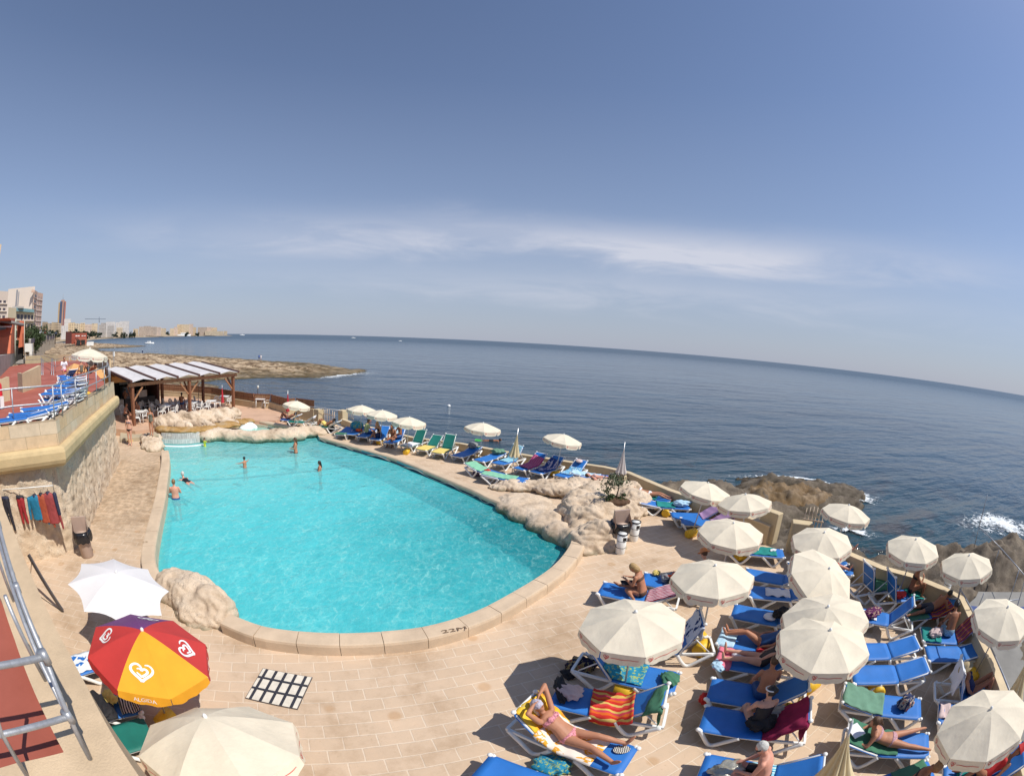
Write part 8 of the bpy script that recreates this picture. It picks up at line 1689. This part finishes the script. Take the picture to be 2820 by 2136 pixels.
facade('', '', (-145.08, 62.58, 15.175), (-152.71, 74.71, 15.189), V((-146.83, 63.57, 14.196)).z, 12, TEALB, sub=mb); facade('', '', (-138.9, 56.628, 14.781), (-143.17, 61.95, 15.055), 2, 12, HC, sub=mb); facade('', '', (-145.7, 61.12, 15.556), (-145.6, 66.34, 15.696), V((-145.68, 61.16, 15.11)).z, 6, plain('roof_grey', (.4, .38, .36), .8), sub=mb)
# slim dark tower with coloured stripes and mast
def tower():
    p0, p1 = V((-1217.45, 691.24, 99.22)), V((-1204.16, 714.15, 102.63)); d = (p1 - p0); d.z = 0; W = d.length; d.normalize(); n_ = V((-d.y, d.x, 0)); n_ = n_ if n_.dot(p0) > 0 else -n_; a = V((p0.x, p0.y, 8)); H = (p0.z + p1.z) / 2 - 8
    t = empty('tower', a, 0, 'slim tower with blue glass front, terracotta and tan corners and a mast', 'tower')
    def seg(nm, u0, u1, h, m, fo=0, dep=26):
        bm = bmesh.new(); q = d * u0 * W - n_ * fo; r_ = d * u1 * W - n_ * fo; prism(bm, [q, r_, r_ + V((0, 0, h)), q + V((0, 0, h))], n_ * dep); link(nm, to_mesh(bm), t, m)
    seg('corner', 0, .2, H * .97, plain('tower_tan', (.42, .30, .17), .7, .05, .02)); seg('glass', .2, .52, H, plain('tower_blue', (.07, .095, .16), .25, .1, .02), 1); seg('corner', .52, .7, H * 1.02, plain('tower_pale', (.42, .24, .17), .7, .05, .02), 1.5); seg('glass', .7, .8, H * .98, plain('tower_blue', (.07, .095, .16), .25), 1); seg('corner', .8, 1.0, H * 1.0, plain('tower_red', (.36, .14, .10), .7, .05, .02), 2)
    seg('crown', .32, .8, H * 1.05, plain('tower_pale', (.42, .24, .17), .7), -5, 14)
    link('mast', tube_mesh([d * W * .55 + n_ * 8 + V((0, 0, H)), d * W * .55 + n_ * 8 + V((0, 0, H * 1.24))], [1.0, .35], 6), t, plain('mast_grey', (.3, .3, .32), .6))
tower()
# crane
c0 = V((-1057.36, 756.3, 38.805)); cr = empty('tower_crane', c0, 0, 'construction crane with a long jib above the far town', 'crane'); CRM = plain('crane_grey', (.10, .13, .18), .6)
link('mast', tube_mesh([(0, 0, 0), V((-1057.89, 755.56, 53.689)) - c0], 1.0, 4), cr, CRM); link('jib', tube_mesh([V((-1083.65, 718.12, 48.859)) - c0, V((-1045.3, 772.89, 47.762)) - c0], .55, 4), cr, CRM)
# far town: each block a building of its own, with a window grid in its material
def town_mat(name, col, sc, dark=(.16, .13, .12), wcol=.5):
    m, nt, b = nodes(name); L = nt.links.new; g = nt.nodes.new('ShaderNodeNewGeometry'); s = N(nt, 'ShaderNodeSeparateXYZ'); L(g.outputs['Position'], s.inputs[0])
    ad = N(nt, 'ShaderNodeMath', operation='ADD'); L(s.outputs[0], ad.inputs[0]); mu = N(nt, 'ShaderNodeMath', operation='MULTIPLY'); L(s.outputs[1], mu.inputs[0]); mu.inputs[1].default_value = .8; L(mu.outputs[0], ad.inputs[1])
    cb = N(nt, 'ShaderNodeCombineXYZ'); L(ad.outputs[0], cb.inputs[0]); L(s.outputs[2], cb.inputs[1]); br = nt.nodes.new('ShaderNodeTexBrick'); L(cb.outputs[0], br.inputs['Vector']); br.offset = 0
    br.inputs['Scale'].default_value = 1; br.inputs['Brick Width'].default_value = sc; br.inputs['Row Height'].default_value = 3.4; br.inputs['Mortar Size'].default_value = .8; br.inputs['Mortar Smooth'].default_value = .2
    br.inputs['Color1'].default_value = (*[c * wcol + d * (1 - wcol) for c, d in zip(col, dark)], 1); br.inputs['Color2'].default_value = (*dark, 1); br.inputs['Mortar'].default_value = (*col, 1)
    L(br.outputs[0], b.inputs['Base Color']); b.inputs['Roughness'].default_value = .8; return m
TM = [town_mat('town_cream', (.70, .56, .38), 4.5), town_mat('town_sand', (.68, .52, .32), 5.5), town_mat('town_white', (.66, .62, .58), 4.0, (.28, .27, .28)), town_mat('town_grey', (.46, .43, .40), 5.0), town_mat('town_brown', (.52, .42, .34), 4.0, (.10, .08, .07)), town_mat('town_pink', (.68, .54, .44), 5.0)]
TB = [((-799.32, 413.63, 32.74), (-819.8, 439.13, 33.526), 1, 'cream apartment row right of the hotel wing, first block'), ((-793.28, 425.1, 30.028), (-815.41, 447.22, 31.204), 0, 'cream apartment row, lower second block'), ((-824.23, 451.94, 33.09), (-851.25, 485.57, 33.053), 1, 'cream apartment block just left of the tower'), ((-851.39, 485.32, 32.15), (-856.41, 496.65, 31.578), 0, 'sand coloured block at the foot of the tower'),
 ((-1076.34, 635.61, 48.716), (-1074.23, 658.5, 47.946), 2, 'white office block right of the tower'), ((-778.06, 452.36, 25.64), (-778.54, 471.14, 24.851), 2, 'pale low block in front of the tower'), ((-855.67, 517.51, 31.396), (-855.49, 536.88, 32.627), 1, 'long yellow terrace of houses, left part'), ((-855.4, 537.01, 29.913), (-858.23, 551.22, 31.976), 0, 'yellow terrace of houses with stepped roof'), 
 ((-939.03, 572.91, 35.375), (-931.34, 585.32, 35.372), 1, 'yellow apartment block above the red restaurant'), ((-939.71, 590.8, 32.391), (-931.82, 603.17, 32.72), 0, 'yellow apartment block right of the red restaurant'), ((-940.27, 608.52, 34.605), (-933.08, 619.49, 34.006), 1, 'yellow apartment block with higher roof left of the crane'), ((-941.31, 625.17, 30.928), (-930.87, 640.6, 31.549), 5, 'long pale pink block left of the crane'), ((-939.18, 646.18, 33.799), (-929.37, 660.2, 32.635), 0, 'cream block next to the crane mast'),
 ((-1017.6, 725.94, 32.006), (-1006.69, 741, 32.411), 3, 'grey stepped block right of the crane'), ((-1054.22, 760.67, 37.939), (-1044.23, 774.33, 37.652), 3, 'tall grey block behind the stepped one'), ((-1044.32, 774.21, 40.369), (-1026.57, 797.59, 40.314), 2, 'white hotel with horizontal bands in the middle of the town'), ((-993.05, 742.6, 28.892), (-981.96, 757.21, 29.136), 3, 'grey lower wing of the banded hotel'),
 ((-1041.41, 811.09, 39.236), (-1033.32, 821.37, 40.242), 2, 'first white high rise of the group of three'), ((-1037.29, 824.41, 41.967), (-1029.2, 834.48, 41.801), 2, 'second white high rise of the group of three'), ((-1033.12, 837.6, 42.738), (-1021.78, 851.39, 41.721), 2, 'third white high rise, the one at the end of the group'), ((-1007.66, 789.31, 24.349), (-995.95, 804.05, 24.812), 0, 'low cream block below the high rises'),
 ((-1142.43, 972.04, 23.163), (-1130.29, 986.12, 23.589), 0, 'low cream block among trees in the gap of the skyline'), ((-1091.56, 954.46, 28.268), (-1080.23, 967.27, 28.948), 4, 'brown hotel block, left end'), ((-1080.27, 967.22, 30.274), (-1063.45, 985.69, 30.013), 4, 'brown hotel block with white fins, middle part'), ((-1070.7, 992.57, 27.945), (-1057.18, 1006.96, 28.652), 4, 'brown hotel block, right part'), ((-1064.36, 1013.92, 27.003), (-1053.34, 1025.36, 27.316), 5, 'pale block ending the brown hotel'), ((-1060.4, 1032.45, 24.047), (-1048.23, 1044.8, 23.22), 0, 'low cream block right of the brown hotel'),
 ((-1158.1, 1175.29, 24.067), (-1146.51, 1186.59, 25.486), 0, 'cream stepped block at the left foot of the fortress hill'), ((-1153.6, 1193.65, 29.713), (-1142.92, 1203.88, 30.661), 5, 'cream stepped block climbing the hill'), ((-1159.09, 1216.1, 37.221), (-1142.83, 1231.4, 40.266), 1, 'cream hilltop block, left half'), ((-1149.57, 1238.78, 38.894), (-1130.72, 1256.01, 39.355), 0, 'cream hilltop block, right half'), ((-1137.48, 1263.39, 41.142), (-1125.04, 1274.47, 40.057), 5, 'brown topped block at the hill summit'), ((-1132.47, 1281.26, 31.452), (-1122.06, 1290.38, 27.418), 1, 'cream block descending the right side of the hill'),
 ((-1163.28, 1347.28, 29.675), (-1134.49, 1371.62, 30.489), 4, 'brown seafront block left of the pale fort'), ((-1148.46, 1386.02, 30.764), (-1132.53, 1399.06, 31.344), 5, 'pale fort like block on the point'), ((-1138.72, 1406.92, 28.639), (-1120.11, 1421.78, 29.815), 0, 'cream fort block with an arched opening on the point'), ((-1133.6, 1359.36, 15.639), (-1075.24, 1405.97, 15.655), 0, 'long low cream sea wall building on the point'), ((-1110.46, 1454.57, 17.431), (-1097.64, 1464.27, 16.025), 0, 'small cream house at the very tip of the point')]
for p0, p1, k, l in TB: facade('town_block', l, p0, p1, 1.0, 30, TM[k], grp=None)
# red restaurant on the shore, promenade with balustrade, trees
RED_ = plain('restaurant_red', (.36, .09, .055), .8, .1, .5)
rr_ = facade('restaurant', 'red two storey seaside restaurant with arches on the shore', (-280.73, 173.47, 8.518), (-286.4, 192.35, 7.479), 1, 14, RED_); facade('', '', (-274.76, 164.03, 9.136), (-276.48, 170.83, 9.048), 1.5, 8, plain('dark_red', (.10, .03, .025), .8), sub=rr_); facade('', '', (-274.94, 173.3, 5.079), (-275.91, 184.66, 4.897), 0.5, 6, plain('restaurant_red2', (.42, .13, .08), .8), sub=rr_)
for a, b_ in (((-273.41, 173.84, 3.624), (-272.6, 176.96, 3.524)), ((-272.26, 177.48, 3.601), (-273.01, 181.8, 3.485))): facade('', '', a, b_, .6, .5, DARK, sub=rr_)
for i, (a, b_) in enumerate((((-273.96, 172.99, 6.589), (-273.13, 174.28, 6.545)), ((-273.81, 175.08, 6.539), (-272.98, 176.37, 6.496)), ((-272.98, 178.21, 6.36), (-272.14, 179.49, 6.318)), ((-272.7, 180.45, 6.306), (-271.95, 181.58, 6.27)))): facade('', '', a, b_, V((-273.94, 173.01, 5.878)).z, .5, plain('parasol_white', (.75, .75, .72), .8), sub=rr_)
facade('white_deck', 'row of white parasols and boats by the red restaurant', (-273.86, 184.12, 2.359), (-274.81, 191.58, 1.845), -1, 3, plain('parasol_white', (.75, .75, .72), .8), cat='deck')
pw0 = [V((-85.74, 40.909, 4.968)), V((-125.15, 62.76, 5.095)), V((-159.88, 82.69, 5.104)), V((-211.19, 114.02, 5.122)), V((-261.69, 146.69, 5.331))]
pr = empty('promenade_wall', pw0[0], 0, 'pale promenade retaining wall with white balustrade posts', 'wall')
bm = bmesh.new(); pv = None
for p in pw0:
    cur = [bm.verts.new(V((p.x, p.y, z)) - pw0[0]) for z in (-1.5, p.z)]
    if pv: bm.faces.new((pv[0], cur[0], cur[1], pv[1]))
    pv = cur
link('wall', to_mesh(bm), pr, plain('promenade_stone', (.50, .42, .31), .85, .15, .3, world=True))
for x, y, z in ((-86.57, 41.486, 5.448), (-124.26, 62.29, 5.827), (-158.12, 81.75, 5.93), (-187.36, 99.2, 6.121), (-215.5, 116.55, 6.226), (-236.69, 129.91, 6.371), (-255.23, 141.85, 6.542)):
    h = V((x, y, z)) - pw0[0]; k = math.hypot(x, y) / 100; link('post', tube_mesh([h - V((0, 0, 1.4 * k)), h + V((0, 0, .4 * k)), h + V((0, 0, .5 * k))], [.38 * k, .34 * k, .42 * k], 8), pr, plain('white_post', (.72, .68, .6), .8))
bm = bmesh.new(); 
for p, q in zip(pw0, pw0[1:]):
    a, b_ = p - pw0[0] + V((-.6, .6, 0)), q - pw0[0] + V((-.6, .6, 0)); bm.faces.new([bm.verts.new(v) for v in (a, b_, b_ + V((0, 0, 1.0 * math.hypot(q.x, q.y) / 110)), a + V((0, 0, 1.0 * math.hypot(p.x, p.y) / 110)))])
link('railing', to_mesh(bm), pr, plain('promenade_rail', (.12, .09, .12), .7, .4, 1))
TREEM = plain('tree_leaf', (.035, .055, .015), .8, .4, .6); TREED = plain('tree_leaf_dark', (.02, .035, .015), .8, .4, .6)
def tree(name, top, D_r, h, label, m=TREEM, grp=None, n=900, seed=0, z0=1.5, leaf=None, cone=False):
    p = V(top); t = empty(name, (p.x, p.y, z0), 0, label, 'tree', grp); H = p.z - z0
    link('trunk', tube_mesh([(0, 0, 0), (.1, 0, H * .5), (0, 0, H * .85)], [D_r * .08, D_r * .06, D_r * .03], 6), t, BARK)
    link('crown', leaf_cloud((0, 0, H - h * .5), (D_r * (.45 if cone else .9), D_r * (.45 if cone else .9), h * .55), n, leaf or D_r * .11, seed), t, m)
for i, (p, r, h, l) in enumerate([((-108.55, 51.162, 8.447), 4, 5, 'rounded green promenade tree nearest the terracotta fins'), ((-112.59, 54.307, 8.594), 4.2, 5.5, 'broad green promenade tree in the middle of the clump'), ((-116.47, 57.746, 8.484), 4, 5, 'rounded green promenade tree at the right end of the clump')]): tree('promenade_tree', p, r, h, l, seed=i, grp='dense green trees on the promenade', n=1400)
for i, (p, r, h) in enumerate([((-178.36, 90.48, 8.85), 4.5, 4), ((-212.86, 110.87, 9.181), 5, 4), ((-246.94, 131.99, 9.728), 5.5, 4), ((-263.05, 144.23, 9.659), 5, 4), ((-287.66, 161.72, 9.833), 5, 4)]): tree('street_tree', p, r, h, ['small dark street tree left of the parked cars', 'small dark street tree above the second balustrade post', 'small dark street tree in the middle of the promenade row', 'small dark street tree below the yellow apartments', 'last small dark street tree before the slipway'][i], TREED, seed=10 + i, grp='dark street trees along the promenade', n=500)
for i, (p, r, h, l) in enumerate([((-592.77, 372.32, 15.698), 12, 12, 'dark tree clump above the red restaurant, left'), ((-604.95, 390.43, 15.756), 12, 12, 'dark tree clump above the red restaurant, right'), ((-666.36, 442.68, 15.646), 11, 11, 'dark tree beneath the pale pink block'), ((-677.45, 462.02, 16.623), 12, 13, 'dark tree beside the end of the pink block'), ((-695.43, 488.75, 16.498), 12, 13, 'dark tree under the crane'), ((-729.49, 527.11, 16.199), 11, 12, 'dark tree before the grey stepped block'), ((-907.71, 706.09, 14.28), 12, 14, 'dark tree below the first white high rise'), ((-929.41, 759.07, 19.552), 16, 26, 'tall dark tree in front of the third high rise'), ((-957.33, 803.75, 25.147), 9, 40, 'pointed conifer right of the high rises'), ((-954.21, 807.45, 19.405), 14, 24, 'dark tree at the foot of the pointed conifer'), ((-987.14, 845.91, 24.75), 8, 36, 'slender conifer in the gap of the skyline'), ((-1022.22, 1028.38, 17.9), 12, 16, 'dark tree at the foot of the hill'), ((-1044.53, 1145.19, 17.083), 16, 20, 'dark trees below the hilltop block'), ((-1047.48, 1209.45, 18.532), 14, 22, 'dark tree between the hill and the brown seafront block')]): tree('far_tree', V(p) - V((0, 0, h * .25)), r * .75, h * .7, l, TREED, seed=30 + i, grp=None, n=420, leaf=r * .13)
# green scrub on the shore below the promenade
tag(link('shore_scrub', leaf_cloud((V((-64.24, 32.518, 4.758)).x, V((-64.24, 32.518, 4.758)).y, .35), (6, 3.5, .8), 2200, .2, 77), m=LEAFG), 'low green scrub on the shore below the promenade', 'scrub', kind='stuff')
tag(link('shore_scrub', leaf_cloud((V((-70.51, 37.793, 4.411)).x, V((-70.51, 37.793, 4.411)).y, .25), (5, 3, .7), 1600, .2, 78), m=LEAFG), 'low green scrub around the pale slab on the shore', 'scrub', kind='stuff')
# cars and passers-by along the promenade are a few pixels each
def car(p, col, label):
    t = empty('parked_car', p, 2.3, label, 'car', 'cars parked on the promenade'); bm = bmesh.new()
    prof = [(-2.1, .35), (-2.1, .8), (-1.3, .95), (-.8, 1.4), (.7, 1.42), (1.35, .95), (2.1, .82), (2.1, .35)]; prism(bm, [V((x, -.8, z)) for x, z in prof], (0, 1.6, 0)); link('body', to_mesh(bm), t, plain('car_%s' % label[:6], col, .3))
    for x in (-1.3, 1.3):
        for y in (-.82, .62): link('wheel', tube_mesh([(x, y, .33), (x, y + .2, .33)], .33, 12), t, BLACKP)
for p, c, l in (((-168.95, 86.93, 6.983), (.5, .5, .5), 'silver car parked on the promenade'), ((-190.3, 100.06, 7.103), (.35, .03, .02), 'red car parked on the promenade'), ((-211.22, 113.96, 7.209), (.6, .6, .58), 'white car parked on the promenade'), ((-261.47, 147.09, 7.498), (.05, .06, .1), 'dark car parked at the end of the promenade')): car(V(p) - V((0, 0, 0)), c, l)
# boats, buoy
def boat(p, L_, label, rz=0.2):
    t = empty('motor_boat', (p[0], p[1], SEA), rz, label, 'boat'); bm = bmesh.new()
    loft(bm, [((x * L_, 0, .3 * L_ * .12), V((0, 1, 0)), V((0, 0, 1)), w_ * L_, .07 * L_) for x, w_ in ((-.5, .13), (-.3, .16), (0, .17), (.3, .12), (.5, .02))], 12); link('hull', to_mesh(bm, smooth=True), t, PLAST); link('cabin', box_mesh(-.22 * L_, .1 * L_, -.09 * L_, .09 * L_, .08 * L_, .2 * L_, bev=.02 * L_), t, PLAST)
boat((-308.7, 284.79, -1.084), 11, 'white motor boat alone in the middle of the bay'); boat((-1106.68, 1012.56, 3.464), 40, 'white ferry moored below the brown hotel'); boat((-1117.96, 1213.54, 2.719), 60, 'long white boat by the foot of the hill'); boat((-523.61, 1405.64, -15.318), 14, 'tiny white sail boat far out near the horizon'); boat((-1429.41, 2051.05, -22.844), 30, 'tiny white ship on the horizon right of the point'); boat((-224.34, 871.59, -10.826), 7, 'small white boat far out to the right')
b_ = link('buoy', (lambda bm: (ellip(bm, (0, 0, 0), V((1, 0, 0)), V((0, 1, 0)), V((0, 0, 1)), .22, .22, .2), to_mesh(bm, smooth=True))[1])(bmesh.new()), m=PLAST); b_.location = (-7.437, 53.439, -2); tag(b_, 'white round buoy floating beyond the pool', 'buoy')
# speaker pole with floodlight beyond the terrace
fp = V((-57.478, 44.494, 1)); t = empty('camera_pole', fp, 0, 'grey pole with a white box and slanted arm above the bar roof', 'pole')
link('pole', tube_mesh([(0, 0, 0), (0, 0, 2.6)], .05, 8), t, STEEL); link('box', box_mesh(-.16, .16, -.12, .12, 1.9, 2.6, bev=.02), t, PLAST); link('arm', tube_mesh([(0, 0, 2.6), (.25, .1, 3.3)], .04, 6), t, STEEL); link('guy_wire', tube_mesh([(0, 0, 1.6), (.9, .3, -.6)], .012, 5), t, DARKP)
# ------------------------------------------------------------------ right: lower platform, steel shade frame, blue stripe
PLC = plain('platform_concrete', (.24, .23, .21), .85, .15, .8, .2, 30, world=True, dirt=.2)
plat = [(16.667, 6.461, -0.9), (18.979, 4.789, -0.9), (20.53, 3.518, -0.9), (14, -8), (8.6, -8), (11.631, 1.764, -0.9), (14.999, 6.115, -0.9), (16.156, 6.268, -0.9)]
slab('lower_platform', [p[:2] for p in plat], -.9, -2.3, PLC)
slab('blue_stripe', [p[:2] for p in ((14.902, 6.322, -0.89), (15.754, 5.544, -0.89), (17.684, 4.143, -0.89), (18.27, 3.589, -0.89), (17.663, 3.298, -0.89), (17.215, 3.899, -0.89), (14.69, 5.899, -0.89))], -.885, -.91, plain('blue_paint', (.03, .06, .20), .7, .3, 2, world=True, dirt=.2))
sf = V((11.331, 4.974, 0.7)); t = empty('steel_frame', sf, 0, 'tall thin galvanised steel frame with sloping bars standing at the corner of the sea wall', 'frame')
for a, b_ in (((10.799, 4.834, 1.35), (11.331, 4.974, 0.7)), ((10.761, 4.807, 1.35), (12.007, 4.301, 0.4)), ((19.933, 9.088, 1.7), (20.373, 9.269, 0.2)), ((20.373, 9.269, 0.2), (20.662, 9.305, -0.9)), ((20.265, 9.206, 0.2), (19.239, 7.108, 0.1)), ((19.239, 7.108, 0.1), (17.104, 4.648, 0.3)), ((19.11, 7.09, 0.05), (19.294, 7.161, -0.9)), ((17.12, 4.988, 0.35), (17.22, 4.916, -0.9)), ((16.958, 4.475, 0.2), (17.158, 4.35, -0.9)), ((14.997, 5.527, -0.15), (14.988, 5.522, -0.9)), ((11.048, 5.097, 0.9), (11.203, 4.975, 0.9)), ((15.787, 4.767, -0.4), (16.75, 4.343, -0.4))):
    link('bar', tube_mesh([V(a) - sf, V(b_) - sf], .022, 6), t, STEEL)
g0 = V((10.554, 4.391, 1.3)); t2 = empty('cable_rail', g0, 0, 'thin dark sloping rail running along the outside of the right sea wall', 'rail')
link('rail', tube_mesh([V(p) - g0 for p in ((10.554, 4.391, 1.3), (8.647, 1.515, 1.3), (7.828, 0.287, 1.3))], .02, 6), t2, STEEL)
